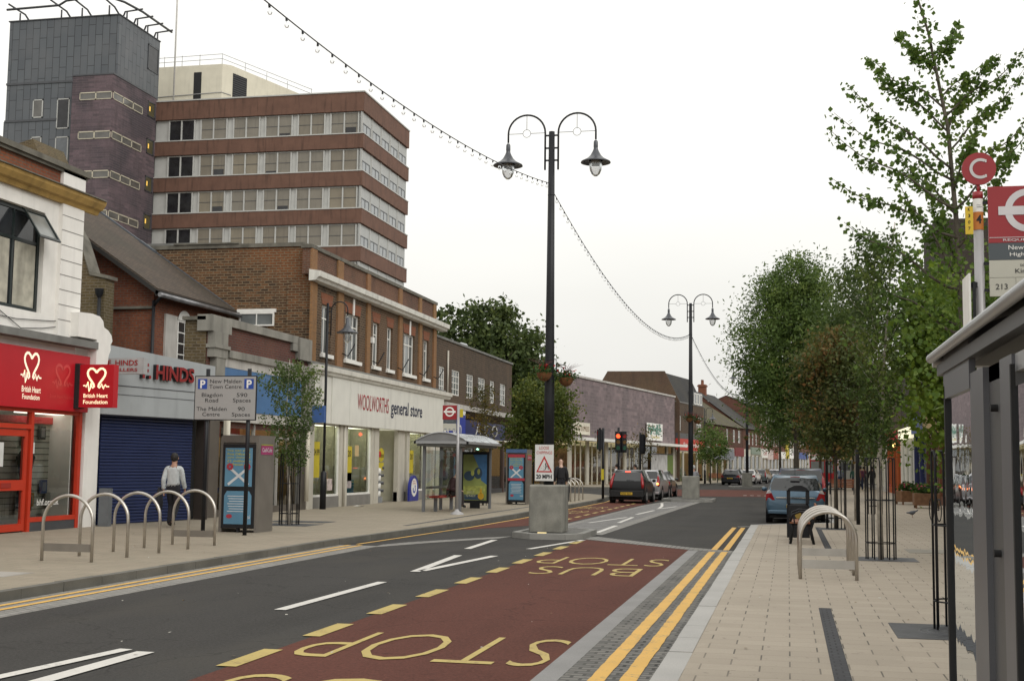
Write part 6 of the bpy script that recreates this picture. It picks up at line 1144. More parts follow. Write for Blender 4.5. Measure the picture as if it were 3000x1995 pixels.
def guard(label, x, y, h=1.75, r=.25):
    t = thing('tree_guard', label, 'tree guard', (x, y, .12), group='tall black tubular tree guards')
    b = MB(); n = 12
    for i in range(0, n, 2):
        a0, a1 = 2*math.pi*(i-.1)/n, 2*math.pi*(i+.75)/n; p0 = Vector((r*math.cos(a0), r*math.sin(a0), 0)); p1 = Vector((r*math.cos(a1), r*math.sin(a1), 0)); m_ = (p0+p1)/2
        b.tube([p0, p0+Vector((0, 0, h-.08)), p0.lerp(m_, .4)+Vector((0, 0, h-.01)), p1.lerp(m_, .4)+Vector((0, 0, h-.01)), p1+Vector((0, 0, h-.08)), p1], .0115, 6)
    b.build('bars', black, t)
    b = MB()
    for z in (.28, h*.58): b.tube([(r*math.cos(2*math.pi*i/20), r*math.sin(2*math.pi*i/20), z) for i in range(21)], .009, 5, caps=False)
    b.split('ring', black, t); return t
g0 = guard('nearest tree guard, standing in the pit beside the bus shelter', 1.64, 13.35); GL = [((1.56, 23.3), 'tree guard round the white birch trunk behind the right cycle stands'), ((-12.08, 30.1), 'tree guard round the birch sapling on the left pavement'), ((1.2, 34.3), 'tree guard round the rusty-leaved tree near the litter bin'), ((2.9, 46), 'tree guard in the distance on the right pavement'), ((-11.3, 47.5), 'tree guard beyond the far bus shelter')]
for (x, y), lb in GL: dup(g0, (x, y, .12), R.uniform(0, 1), lb)
# ---------------------------------------------------------------- cars
def paint(name, c, metal=.35): return M(name, c, .28, .05, 1.5, metal=metal, coat=.6)
carglass = M('car_glass', (.02, .022, .024), .06, .3, 2, spec=.8); tail = M('tail_lens', (.28, .012, .015), .2, .1, 20); clearl = M('clear_lens', (.45, .42, .42), .2); tailon = EM('brake_light', (1, .10, .05), 3.5)
ambon = EM('brake_amber', (1, .28, .08), 4.5); plate = M('rear_plate', (.62, .40, .03), .5, .05); wplate = M('front_plate', (.6, .6, .58)); rimm = M('alloy', (.35, .35, .36), .35, .1, 8, metal=.6)
def car(name, label, x, y, rz, L, W, H, pm, style='hatch', lights_='norm', plate_='AB12', front=False, cat='car', grp=None):
    t = thing(name, label, cat, (x, y, 0), rz, grp); w_ = W/2; k = H/1.46
    if style == 'hatch': st = [(0, .70, .30, .80, .62, .74, .66), (.05, .80, .26, .85, .80, .72, .85), (.13, .80, .26, .87, .95, .755, .98), (.50, .82, .24, .875, .98, .66, 1.36), (.78, .82, .22, .88, .97, .65, 1.44), (1.55, .83, .2, .88, .95, .62, 1.47), (1.68, .83, .2, .88, .95, .62, 1.475), (2.45, .83, .2, .88, .93, .60, 1.43), (2.6, .83, .2, .88, .93, .60, 1.40), (3.3, .82, .22, .87, .92, .72, .95), (4.0, .80, .24, .84, .74, .60, .80), (4.22, .70, .28, .76, .58, .6, .62)]
    elif style == 'mpv': st = [(0, .74, .32, .82, .66, .76, .7), (.05, .82, .28, .87, .86, .76, .9), (.1, .82, .28, .88, 1.0, .74, 1.03), (.32, .84, .26, .88, 1.0, .66, 1.40), (.5, .84, .24, .88, 1.0, .68, 1.46), (1.5, .84, .22, .88, .98, .68, 1.47), (1.62, .84, .22, .88, .98, .68, 1.475), (2.6, .84, .22, .88, .96, .64, 1.43), (2.75, .84, .22, .88, .96, .62, 1.40), (3.45, .83, .24, .87, .96, .72, .99), (4.1, .80, .26, .84, .8, .60, .84), (4.25, .72, .3, .78, .6, .6, .64)]
    else: st = [(0, .70, .30, .80, .62, .74, .66), (.06, .80, .26, .85, .84, .68, .88), (.6, .82, .24, .87, .95, .70, .98), (1.15, .82, .24, .875, .95, .58, 1.34), (1.35, .82, .22, .88, .94, .58, 1.41), (1.95, .83, .2, .88, .93, .6, 1.45), (2.05, .83, .2, .88, .93, .6, 1.455), (2.8, .83, .2, .88, .92, .58, 1.42), (2.95, .83, .2, .88, .92, .58, 1.39), (3.55, .82, .22, .87, .91, .72, .94), (4.2, .80, .24, .84, .74, .60, .80), (4.4, .70, .28, .76, .58, .6, .62)]
    Lk = L/st[-1][0]; vs = []; fs = []; ms = []; n = 12
    for (yy, hb, zb, hw, zbelt, hr, zr) in st:
        zm = (zb+zbelt)*.5; half = [(hb*.6, zb), (hb, zb+.03), (hw, zb+.14), (hw+.01, zm+.05), (hw-.03, zbelt), (hr, zr-.03)]; rg_ = half+[(-a, c) for a, c in reversed(half)]
        vs += [(a*w_/.88, yy*Lk-L/2, c*k+(.03 if 0 < abs(a) < hr+.001 and c == zr-.03 else 0)) for a, c in rg_]
    for i in range(len(st)-1):
        for j in range(n):
            q = (j+1) % n; m = 0
            if j == 5 and i == 2: m = 1                      # rear screen
            if j == 5 and i == 8: m = 1                      # windscreen
            if j in (4, 6) and i in (4, 6): m = 1            # side glass
            if j in (4, 6) and i == 7 and 0: m = 1
            fs.append((i*n+j, i*n+q, (i+1)*n+q, (i+1)*n+j)); ms.append(m)
    fs.append(tuple(range(n-1, -1, -1))); ms.append(0); fs.append(tuple((len(st)-1)*n+i for i in range(n))); ms.append(0)
    me = bpy.data.meshes.new('car'); me.from_pydata(vs, [], fs); me.polygons.foreach_set('material_index', ms); me.update()
    o = bpy.data.objects.new('tmp', me); COL.objects.link(o); me.materials.append(pm); me.materials.append(carglass)
    bmx = bmesh.new(); bmx.from_mesh(me); cl = bmx.edges.layers.float.new('crease_edge')
    for e_ in bmx.edges:
        ff_ = [f.material_index for f in e_.link_faces]
        if len(ff_) == 2 and ff_[0] != ff_[1]: e_[cl] = 1.0
    vl = bmx.verts.layers.float.new('crease_vert')
    for v_ in bmx.verts:
        if any(e_[cl] > .5 for e_ in v_.link_edges): v_[vl] = .8
    bmx.to_mesh(me); bmx.free()
    md = o.modifiers.new('s', 'SUBSURF'); md.levels = 2; md.render_levels = 2; dg = bpy.context.evaluated_depsgraph_get(); dg.update(); em = bpy.data.meshes.new_from_object(o.evaluated_get(dg)); bpy.data.objects.remove(o)
    V = [tuple(v.co) for v in em.vertices]; grp_ = {0: [], 1: []}
    for p in em.polygons: grp_[p.material_index].append(tuple(p.vertices))
    def sub(faces, nm, mt, par):
        idx = {}; vv = []
        for f in faces:
            for i in f:
                if i not in idx: idx[i] = len(vv); vv.append(V[i])
        m_ = bpy.data.meshes.new(nm); m_.from_pydata(vv, [], [tuple(idx[i] for i in f) for f in faces]); m_.materials.append(mt); m_.polygons.foreach_set('use_smooth', [True]*len(faces)); ob = bpy.data.objects.new(nm, m_); COL.objects.link(ob); return attach(ob, par)
    body = sub(grp_[0], 'body', pm, t)
    # glass islands
    par = {}
    def find(a):
        while par.setdefault(a, a) != a: a = par[a]
        return a
    for f in grp_[1]:
        for i in f[1:]: par[find(i)] = find(f[0])
    isl = {}
    for f in grp_[1]: isl.setdefault(find(f[0]), []).append(f)
    for fcs in isl.values(): sub(fcs, 'window', carglass, t)
    yr = -L/2
    for s in (-1, 1):
        for yw in (yr+.17*L, yr+.80*L):
            b = MB(); b.wheel((s*(w_-.09), yw, .31), .31, .2, n=24); wh = b.build('wheel', rubber, t); b = MB(); b.wheel((s*(w_-.0), yw, .31), .2, .03, n=18)
            b.build('rim', rimm, wh); b = MB(); b.wheel((s*(w_-.02), yw, .34), .375, .06, n=24); b.build('wheel_arch', darkm, t)
        mz = .98*k; b = MB(); b.ball((s*(w_+.09), yr+.63*L, mz), .1, sx=.9, sy=.45, sz=.7, n=8); b.build('mirror', pm, t)
        if not front:
            b = MB(); zc = .80*k
            if style == 'mpv' or lights_ == 'tall': b.hexa([(s*(w_-.02), yr+.02, .72*k), (s*(w_-.13), yr-.0, .72*k), (s*(w_-.13), yr+.2, 1.0*k), (s*(w_-.03), yr+.3, 1.0*k), (s*(w_-.1), yr+.06, 1.22*k)]+[(s*(w_-.22), yr+.1, 1.22*k), (s*(w_-.25), yr+.3, 1.3*k), (s*(w_-.14), yr+.36, 1.3*k)]) if 0 else b.tube([(s*(w_-.10), yr+.02, .66*k), (s*(w_-.10), yr+.03, .82*k), (s*(w_-.14), yr+.16, 1.05*k), (s*(w_-.21), yr+.36, 1.3*k)], [.045, .075, .065, .03], 8)
            else: b.hexa([(s*(w_+.004), yr+.09, zc-.12), (s*(w_-.27), yr-.01, zc-.10), (s*(w_-.27), yr+.3, zc-.10), (s*(w_-.0), yr+.4, zc-.12), (s*(w_-.01), yr+.12, zc+.08), (s*(w_-.17), yr+.0, zc+.11), (s*(w_-.17), yr+.3, zc+.11), (s*(w_-.03), yr+.4, zc+.08)])
            q = b.build('tail_light', tail, t)
            if lights_ in ('on', 'tall_on') or (lights_ == 'tall' and s > 0 and 0): b = MB(); b.ball((s*(w_-.14), yr+.0, zc), .07, sz=.9, n=8); b.build('lit_lamp', ambon, q)
            if lights_ == 'norm': b = MB(); b.hexa([(s*(w_-.01), yr+.115, zc+.082), (s*(w_-.17), yr-.0, zc+.112), (s*(w_-.17), yr+.3, zc+.112), (s*(w_-.03), yr+.4, zc+.082), (s*(w_-.06), yr+.16, zc+.19), (s*(w_-.13), yr+.05, zc+.2), (s*(w_-.13), yr+.3, zc+.2), (s*(w_-.06), yr+.4, zc+.19)]); b.build('clear_lens', clearl, q)
        else: b = MB(); b.ball((s*(w_-.2), -yr-.06, .68*k), .14, sx=1, sy=.5, sz=.6, n=8); b.build('headlight', clearl, t)
    if lights_ in ('on', 'tall'): b = MB(); b.box(-.12, .12, yr+.42, yr+.46, 1.37*k, 1.40*k); b.build('high_brake_light', tailon, t)
    else: b = MB(); b.box(-.14, .14, yr+.36, yr+.42, 1.385*k, 1.41*k); b.build('high_brake_light', tail, t)
    fr_ = F(0, yr-.03, 1, 0); zp = .62*k if style != 'hatch' or lights_ != 'tall' else .44
    if lights_ == 'norm': zp = .52
    b = MB(); b.fb(fr_, -.26, .26, -.04, .01, zp-.055, zp+.055); q = b.build('number_plate', plate, t); b = MB(); ftext(b, fr_, .014, plate_, -.23, .23, zp-.035, zp+.035, bold=.02); b.build('lettering', black, q)
    b = MB(); b.bbox(-w_+.06, w_-.06, yr-.02, yr+.1, .30, .58 if lights_ == 'tall' else .40, .03); b.build('bumper', darkm if lights_ == 'tall' else pm, t)
    if lights_ == 'norm': b = MB(); b.fb(fr_, -w_+.3, w_-.3, -.06, .0, .76, .79); b.build('chrome_strip', M('chrome', (.75, .75, .75), .1, .02, 3, metal=1), t); b = MB(); b.tube([(0, yr+.62, 1.45*k), (0, yr+.55, 1.75*k)], .008, 4); b.build('aerial', black, t)
    b = MB(); b.tube([(-.02, yr+.12, 1.02*k), (.3, yr+.10, 1.0*k)], .012, 4); b.build('rear_wiper', black, t)
    b = MB(); b.box(-w_+.12, w_-.12, yr+.2, -yr-.2, .16, .3); b.build('underbody', darkm, t)
    return t
CG = 'vehicles in the street'
car('parked_car', 'light blue hatchback parked at the end of the right-hand bay', .2, 41.9, 0, 4.25, 1.74, 1.46, paint('light_blue_paint', (.060, .118, .175)), 'hatch', 'norm', 'KM05', grp=CG)
car('parked_car', 'dark blue people carrier parked in front of the light blue hatchback', .42, 47.4, 0, 4.5, 1.78, 1.66, paint('navy_paint', (.02, .025, .05)), 'mpv', 'off', 'LR04', grp=CG)
car('queueing_car', 'black hatchback last in the queue with tall red tail lights', -6.98, 59.1, -.03, 3.9, 1.62, 1.48, M('black_paint', (.004, .004, .005), .35, .1, 2, spec=.25, coat=.12), 'hatch', 'tall', 'RX53 RRO', grp=CG)
car('queueing_car', 'silver estate car braking in the middle of the queue', -6.88, 65.3, -.03, 4.35, 1.68, 1.47, paint('silver_paint', (.36, .36, .37), .6), 'mpv', 'on', 'GK02', grp=CG)
car('queueing_car', 'dark saloon at the front of the queue under the red light', -7.0, 71.3, -.02, 4.3, 1.7, 1.42, paint('charcoal_paint', (.03, .032, .035)), 'sedan', 'on', 'P371', grp=CG)
FC = [('dark car parked first beside the third lamp plinth', -4.9, 122, (.02, .022, .03), 'hatch'), ('small white saloon parked behind the third lamp plinth', -3.7, 130, (.5, .5, .48), 'sedan'), ('grey-green estate in the far left line of parked cars', -2.7, 137, (.09, .11, .11), 'mpv'), ('silver car farther down the parked line', -1.2, 147, (.4, .4, .42), 'hatch'), ('pale blue car at the far end of the parked line', .2, 155, (.2, .25, .3), 'hatch')]
for i, (lb, x, y, c, s_) in enumerate(FC): car('parked_car', lb, x, y, -h95, 4.2, 1.7, 1.46, paint('far_paint_%d' % i, c), s_, 'off', 'X', grp=CG)
t = thing('bus', 'red and white single-decker bus far down the road', 'bus', (3.2, 128, 0), -.12); b = MB(); b.bbox(-1.2, 1.2, 0, 10, .3, 2.9, .12); b.build('body', M('bus_red_paint', (.40, .015, .02), .3, .05), t)
b = MB(); b.fb(FY(-.02), -1.05, 1.05, -.02, .01, 2.45, 2.85); b.build('roof_panel', wpaint, t); b = MB(); b.fb(FY(-.03), -1.05, .2, -.03, 0, 1.2, 2.3); b.fb(FY(-.03), .3, 1.05, -.03, 0, 1.2, 2.3); b.build('rear_window', M('bus_glass', (.2, .21, .2), .2), t)
for s in (-1, 1):
    for y in (2, 8): b = MB(); b.wheel((s*1.1, y, .48), .48, .28); b.build('wheel', rubber, t)
b = MB(); b.box(2.3, 4.1, 104, 108, .5, 2.4); b.box(2.3, 4.1, 103.9, 104, .6, 1.3)
t = thing('parked_van', 'white van parked at the end of the right pavement', 'van', (5.2, 113, .1), -.1); b = MB(); b.bbox(-1, 1, 0, 5, .3, 2.3, .1); b.build('body', paint('van_white', (.55, .56, .56), .0), t)
b = MB(); b.fb(FY(-.02), -.85, -.05, -.02, 0, 1.4, 2.0); b.fb(FY(-.02), .05, .85, -.02, 0, 1.4, 2.0); b.build('window', carglass, t); b = MB(); b.fb(FY(-.02), -.9, -.7, -.02, .01, .8, 1.3); b.fb(FY(-.02), .7, .9, -.02, .01, .8, 1.3); b.split('tail_light', tail, t)
for s in (-1, 1): b = MB(); b.wheel((s*.85, 1, .33), .33, .22); b.build('wheel', rubber, t)

# ---------------------------------------------------------------- people
def skin(name, V, E_, Rr, mat, parent, root=0, sub=2):
    me = bpy.data.meshes.new(name); me.from_pydata(V, E_, []); o = bpy.data.objects.new('tmp', me); COL.objects.link(o)
    md = o.modifiers.new('k', 'SKIN'); md.use_smooth_shade = True
    for i, r in enumerate(Rr): d = me.skin_vertices[0].data[i]; d.radius = r if isinstance(r, tuple) else (r, r); d.use_root = (i == root)
    s = o.modifiers.new('s', 'SUBSURF'); s.levels = sub; s.render_levels = sub; dg = bpy.context.evaluated_depsgraph_get(); dg.update(); em = bpy.data.meshes.new_from_object(o.evaluated_get(dg)); bpy.data.objects.remove(o)
    em.materials.clear(); em.materials.append(mat); em.name = name
    for p in em.polygons: p.use_smooth = True; p.material_index = 0
    ob = bpy.data.objects.new(name, em); COL.objects.link(ob); return attach(ob, parent)
POSE = {'walk': dict(lk=(-.09, .16, .50), la=(-.09, .05, .09), lt=(-.09, .20, .04), rk=(.09, .02, .50), ra=(.09, -.26, .15), rt=(.1, -.16, .05), le=(-.215, -.09, 1.11), lw=(-.225, -.03, .87), re=(.215, .04, 1.11), rw=(.235, .14, .89)),
        'stand': dict(lk=(-.09, .02, .50), la=(-.10, 0, .09), lt=(-.11, .15, .04), rk=(.09, .02, .50), ra=(.10, -.02, .09), rt=(.12, .13, .04), le=(-.24, -.02, 1.12), lw=(-.25, .06, .87), re=(.24, -.02, 1.12), rw=(.25, .06, .87)),
        'sit': dict(lk=(-.10, .42, .02), la=(-.10, .44, -.40), lt=(-.10, .60, -.44), rk=(.10, .40, .02), ra=(.10, .34, -.40), rt=(.10, .50, -.44), le=(-.22, .10, .26), lw=(-.12, .34, .10), re=(.22, .10, .26), rw=(.12, .34, .10))}
def person(label, loc, rz, pose, shirt, trou, hair=(.015, .012, .01), sk=None, h=1.75, sleeves=True, bald=False, shoe=(.015, .015, .015), coat=0, lean=0, sub=2, name='person'):
    sk = sk or skinm; t = thing(name, label, 'person', loc, rz); t.scale = (h/1.75,)*3; p = POSE[pose]; sit = pose == 'sit'; zp = 0 if sit else .93; S_ = lambda x, y, z: (x, y+lean*max(0, z-zp), z)
    ch = zp+.42; pel = (0, 0, zp); wa = S_(0, .0, zp+.16); cs = S_(0, 0, ch-.06); nk = S_(0, -.0, ch+.12); hd = S_(0, .02, ch+.185); hc = S_(0, .03, ch+.285); ht = S_(0, .02, ch+.375)
    V = [pel, wa, cs, nk, hd, hc, ht, S_(-.17, 0, ch+.04), S_(p['le'][0], p['le'][1], p['le'][2] if not sit else zp+.12+.02), p['lw'] if not sit else (p['lw'][0], p['lw'][1], zp+.10), S_(.17, 0, ch+.04), S_(p['re'][0], p['re'][1], p['re'][2] if not sit else zp+.14), p['rw'] if not sit else (p['rw'][0], p['rw'][1], zp+.10), (-.09, 0, zp-.04), (.09, 0, zp-.04), p['lk'], p['la'], p['lt'], p['rk'], p['ra'], p['rt']]
    E_ = [(0, 1), (1, 2), (2, 3), (3, 4), (4, 5), (5, 6), (2, 7), (7, 8), (8, 9), (2, 10), (10, 11), (11, 12), (0, 13), (0, 14), (13, 15), (15, 16), (16, 17), (14, 18), (18, 19), (19, 20)]
    Rr = [(.135, .105), (.125, .10), (.150, .105), .062, .066, (.078, .095), (.055, .065), .05, .038, .027, .05, .038, .027, .08, .08, .055, .038, .03, .055, .038, .03]
    # hand: palm then thumb and four fingers
    for wi, s in ((9, -1), (12, 1)):
        wv = Vector(V[wi]); dn = Vector((0, .02, -1)) if not sit else Vector((0, 1, -.3)); dn.normalize(); sd = Vector((0, 1, 0)) if not sit else Vector((1, 0, 0)); pi = len(V); pm_ = wv+dn*.07; V.append(tuple(pm_)); E_.append((wi, pi)); Rr.append((.026, .018))
        for k in range(4): f0 = pm_+dn*(.075-.006*abs(k-1.3))+sd*(-.027+.018*k)+Vector((-s*.012, 0, 0)); V.append(tuple(f0)); E_.append((pi, len(V)-1)); Rr.append(.0085)
        V.append(tuple(wv+dn*.06+sd*.045)); E_.append((wi, len(V)-1)); Rr.append(.0095)
    body = skin('body', V, E_, Rr, sk, t, 0, sub)
    sm_ = M('cloth_%.2f_%.2f_%.2f' % shirt, shirt, .85, .14, 14); tm = M('cloth_%.2f_%.2f_%.2f' % trou, trou, .85, .14, 12)
    bv = [Vector(v.co) for v in body.data.vertices]; bn = [Vector(v.normal) for v in body.data.vertices]
    def near(c):
        best = None
        for ei, (i, j) in enumerate(E_):
            A, B_ = Vector(V[i]), Vector(V[j]); d = B_-A; k_ = max(0, min(1, (c-A).dot(d)/max(d.length_squared, 1e-9))); q_ = (c-A-d*k_).length
            if best is None or q_ < best[0]: best = (q_, ei, k_)
        return best[1], best[2]
    reg = {'s': [], 't': []}
    for pf in body.data.polygons:
        c = sum((bv[i] for i in pf.vertices), Vector())/len(pf.vertices); ei, k_ = near(c)
        if ei in (1, 6, 7, 9, 10) or (ei == 2 and k_ < .62) or (ei == 0 and k_ > .3) or (ei in (8, 11) and (k_ < .88 if sleeves else k_ < .1)): reg['s'].append(tuple(pf.vertices))
        if ei in (12, 13, 14, 17) or (ei == 0 and k_ <= .45) or ei in (15, 18): reg['t'].append(tuple(pf.vertices))
    rv = random.Random(3)
    for key, nm, mt_, gr in (('s', 'jacket' if coat else 'shirt', sm_, .022+.012*coat), ('t', 'trousers', tm, .02)):
        idx = {}; vv = []
        for f in reg[key]:
            for i in f:
                if i not in idx: idx[i] = len(vv); vv.append(tuple(bv[i]+bn[i]*(gr+rv.uniform(-.003, .004))))
        m_ = bpy.data.meshes.new(nm); m_.from_pydata(vv, [], [tuple(idx[i] for i in f) for f in reg[key]]); m_.materials.append(mt_); m_.polygons.foreach_set('use_smooth', [True]*len(m_.polygons)); ob = bpy.data.objects.new(nm, m_); COL.objects.link(ob)
        md = ob.modifiers.new('cloth_thickness', 'SOLIDIFY'); md.thickness = .006; attach(ob, t)
    for a, c in ((16, 17), (19, 20)): skin('shoe', [V[a], V[c]], [(0, 1)], [(.062, .055), (.05, .036)], M('shoe_black', shoe, .5), t, 0, 1)
    fx_, fy_, fz_ = hc
    if not bald: b = MB(); b.ball((fx_, fy_-.028, fz_+.012), .100, sx=.92, sy=1.02, sz=1.12, n=12); hh = b.build('hair', M('hair_%.2f' % hair[0], hair, .7, .3, 30), t)
    b = MB(); b.ball((fx_, fy_+.098, fz_-.015), .016, sz=1.5, n=6)
    b.build('nose', sk, t); b = MB()
    for s in (-1, 1): b.ball((fx_+s*.085, fy_, fz_-.01), .02, sx=.5, sz=1.5, n=6)
    b.split('ear', sk, t); b = MB()
    for s in (-1, 1): b.ball((fx_+s*.032, fy_+.09, fz_+.012), .011, n=6)
    b.split('eye', M('eye_dark', (.03, .015, .012)), t); b = MB(); b.box(fx_-.022, fx_+.022, fy_+.086, fy_+.096, fz_-.055, fz_-.048); b.build('mouth', M('eye_dark', (.03, .015, .012)), t); return t
m1 = person('man in white shirt and dark trousers walking away carrying a jacket past the blue shutter', (-14.1, 27.9, .12), .12, 'walk', (.52, .55, .56), (.018, .018, .024), h=1.72)
b = MB(); b.add([(x, y, z) for x, y, z in [(-.33, -.08, .98), (-.27, .06, .98), (-.36, .10, .6), (-.47, -.02, .36), (-.42, -.14, .42), (-.30, -.12, .6), (-.24, 0, .92)]], [(0, 1, 2, 5), (5, 2, 3, 4), (0, 5, 6), (6, 5, 2, 1)]); 
t = thing('carried_jacket', 'dark jacket hanging from the left hand of the walking man', 'jacket', (-14.1, 27.9, .12), .12); b = MB(); b.lathe([(.02, .0), (.09, .03), (.12, .2), (.08, .45), (.05, .56)], (-.33, 0, .36), 10, sx=.7, sy=1.2); b.build('cloth', M('jacket_dark', (.02, .02, .026), .9, .3, 10), t)
person('bald man in dark jacket sitting hunched on the red bench in the far shelter', (-10.98, 41.3, .70), -1.75, 'sit', (.035, .015, .017), (.025, .02, .02), bald=True, sk=skinp, lean=.45, coat=1)
person('balding man in black jacket standing behind the loose chippings sign', (-6.55, 38.2, .12), .5, 'stand', (.012, .012, .015), (.014, .015, .02), bald=True, sk=skinp, coat=1, h=1.8).location = (-8.75, 50, .12)
RP = [('person in pale blue shirt and jeans by the white van', 4.0, 97, (.28, .34, .45), (.04, .06, .13), .1), ('person in dark green top behind the black post', 4.75, 92, (.02, .07, .05), (.015, .02, .04), -.1), ('person in purple top in the middle of the far group', 5.35, 95, (.13, .04, .09), (.03, .045, .10), .2), ('person in maroon top at the back of the far group', 5.7, 97.5, (.16, .03, .05), (.03, .04, .09), 0), ('person in black coat beside the white birch trunk', 6.15, 95.5, (.012, .012, .014), (.012, .014, .02), .3), ('person in tan top between the far group and the post', 5.05, 94, (.25, .14, .09), (.03, .04, .08), -.2)]
for lb, x, y, s_, tr_, rz in RP: person(lb, (x-.3, y, .12), rz, 'stand', s_, tr_, h=1.7, sub=1)
person('person in salmon pink top standing on the far left pavement', (-4.6, 150, .12), 3, 'stand', (.45, .12, .10), (.3, .1, .1), sk=skinp, h=1.65, sub=1)
person('person in white shirt walking on the pavement beyond the queue of cars', (-10.2, 78, .02), 1.2, 'walk', (.5, .5, .5), (.03, .03, .04), sub=1); person('dark-haired person beyond the queue of cars', (-9.2, 79, .02), 1.4, 'stand', (.03, .03, .04), (.02, .02, .03), sub=1)
# motor scooter with rider
person('scooter rider in grey jacket and pale helmet seen from behind', (-4.75, 66.6, .92), 0, 'sit', (.28, .28, .30), (.10, .11, .13), hair=(.5, .5, .48), coat=1, h=1.75, shoe=(.5, .5, .5), lean=.1)
t = thing('motor_scooter', 'small dark scooter ridden away behind the second plinth', 'motor scooter', (-4.75, 66.4, 0)); b = MB(); b.bbox(-.16, .16, -.6, .3, .45, .85, .05); b.tube([(0, .3, .5), (0, .7, .9), (0, .75, 1.05)], .06, 8); b.box(-.15, .15, .1, .7, .25, .32); b.build('body', paint('scooter_dark', (.03, .03, .035)), t)
for y in (-.5, .75): b = MB(); b.wheel((0, y, .25), .25, .1); b.build('wheel', rubber, t)
b = MB(); b.tube([(-.32, .65, 1.08), (.32, .65, 1.08)], .02, 6); b.ball((.3, .65, 1.2), .05); b.build('handlebar', black, t); b = MB(); b.box(-.08, .08, -.66, -.6, .6, .7); b.build('tail_light', ambon, t)
# bicycles
def bike(label, x, y, rz):
    t = thing('bicycle', label, 'bicycle', (x, y, .12), rz, 'bicycles by the cycle stands')
    for yy in (-.52, .52):
        b = MB(); b.tube([(0, yy+.33*math.cos(a), .34+.33*math.sin(a)) for a in [2*math.pi*i/24 for i in range(25)]], .017, 6, caps=False); q = b.build('wheel', rubber, t); b = MB()
        for i in range(8): a = i*math.pi/4; b.tube([(0, yy, .34), (0, yy+.32*math.cos(a), .34+.32*math.sin(a))], .003, 3)
        b.build('spokes', steel, q)
    b = MB(); b.tube([(0, -.52, .34), (0, -.1, .34), (0, .42, .75), (0, -.2, .78), (0, -.1, .34)], .017, 6); b.tube([(0, -.52, .34), (0, -.2, .78), (0, -.23, .95)], .014, 6); b.tube([(0, .52, .34), (0, .42, .78), (0, .40, .98)], .016, 6); b.build('frame', black, t); b = MB(); b.tube([(-.25, .4, 1.0), (.25, .4, 1.0)], .014, 6); b.build('handlebar', black, t); b = MB(); b.ball((0, -.24, .97), .1, sx=.7, sy=1.2, sz=.35); b.build('saddle', black, t); return t
bike('bicycle leaning on the small hoop stands by the far junction', -9.3, 55.2, .15); bike('black bicycle half hidden behind the near right tree guard', 4.35, 41, .1); bike('bicycle leaning by the traffic lights beyond the queue of cars', -6.0, 84, .2)
# pigeon and litter
t = thing('pigeon', 'grey pigeon walking on the right pavement', 'pigeon', (3.9, 43.6, .12), -1.3); pg = M('pigeon_grey', (.10, .11, .13), .6, .2, 40); b = MB()
b.lathe([(.0, -.19), (.025, -.17), (.03, -.1), (.065, -.03), (.075, .04), (.055, .1), (.03, .13), (.03, .16), (.034, .18), (.02, .205), (.0, .22)], (0, 0, 0), 12)
b.v = [(x, z*.97, .15+y*.9+max(0, z-.05)*.55) for x, y, z in b.v]; b.build('body', pg, t); b = MB(); b.tube([(.02, 0, .1), (.02, .01, 0), (.02, .04, .0)], .005, 4); b.tube([(-.02, .02, .1), (-.02, .03, 0), (-.02, .06, 0)], .005, 4); b.build('legs', M('pigeon_leg', (.3, .06, .04)), t)
b = MB(); b.poly([(-15.0, 43.3, .14), (-14.7, 43.4, .15), (-14.65, 43.6, .13), (-14.95, 43.55, .16)]); b.poly([(5.6, 47, .14), (5.9, 47.05, .17), (5.85, 47.2, .13)]); tag(b.build('paper_scrap', wpaint), 'white paper scraps dropped on the pavements', 'litter')

# ---------------------------------------------------------------- trees
bark = M('grey_bark', (.10, .085, .065), .9, .35, 8, bump=.5); birchb = M('birch_bark', (.44, .40, .34), .7, .45, 7, streak=.2, fine=.3)
def tree(name, label, base, trunk, limbs, leaves, leafm, barkm, r0, grp='street trees', lsize=.07, aspect=.7, droop=0):
    """trunk: points; limbs: list of point lists; leaves: (n,3) positions"""
    t = thing(name, label, 'tree', base, 0, grp); b = MB(); n = len(trunk); b.tube(trunk, [r0*(1-.85*i/(n-1)) for i in range(n)], 9)
    for L in limbs: k = len(L); r = L[0][3] if len(L[0]) > 3 else r0*.35; b.tube([p[:3] for p in L], [r*(1-.85*i/(k-1)) for i in range(k)], 5)
    b.build('trunk', barkm, t); leafmesh('crown', quads(leaves, lsize, rng=np.random.default_rng(len(leaves)), aspect=aspect), leafm, t); return t
def limbset(rg, n, z0, z1, rad, rise, H, shape=1.0, seg=7, bend=.15, r=.02, az=None):
    out = []
    for i in range(n):
        f = i/(n-1); z = z0+(z1-z0)*f; a = (i*2.4+rg.normal()*.3) if az is None else az[i % len(az)]+rg.normal()*.15
        L = rad*(math.sin(math.pi*min(1, (1-f)*.9+.1)**shape)*.65+.35)*(.75+.4*rg.random()); P = []; x = y = 0; zz = z; ang = rise+rg.normal()*.12
        for k in range(seg+1): P.append((x, y, zz, r*(1-.5*f))); x += math.cos(a)*math.cos(ang)*L/seg; y += math.sin(a)*math.cos(ang)*L/seg; zz += math.sin(ang)*L/seg; ang += rg.normal()*bend*.4; a += rg.normal()*bend
        out.append(P)
    return out
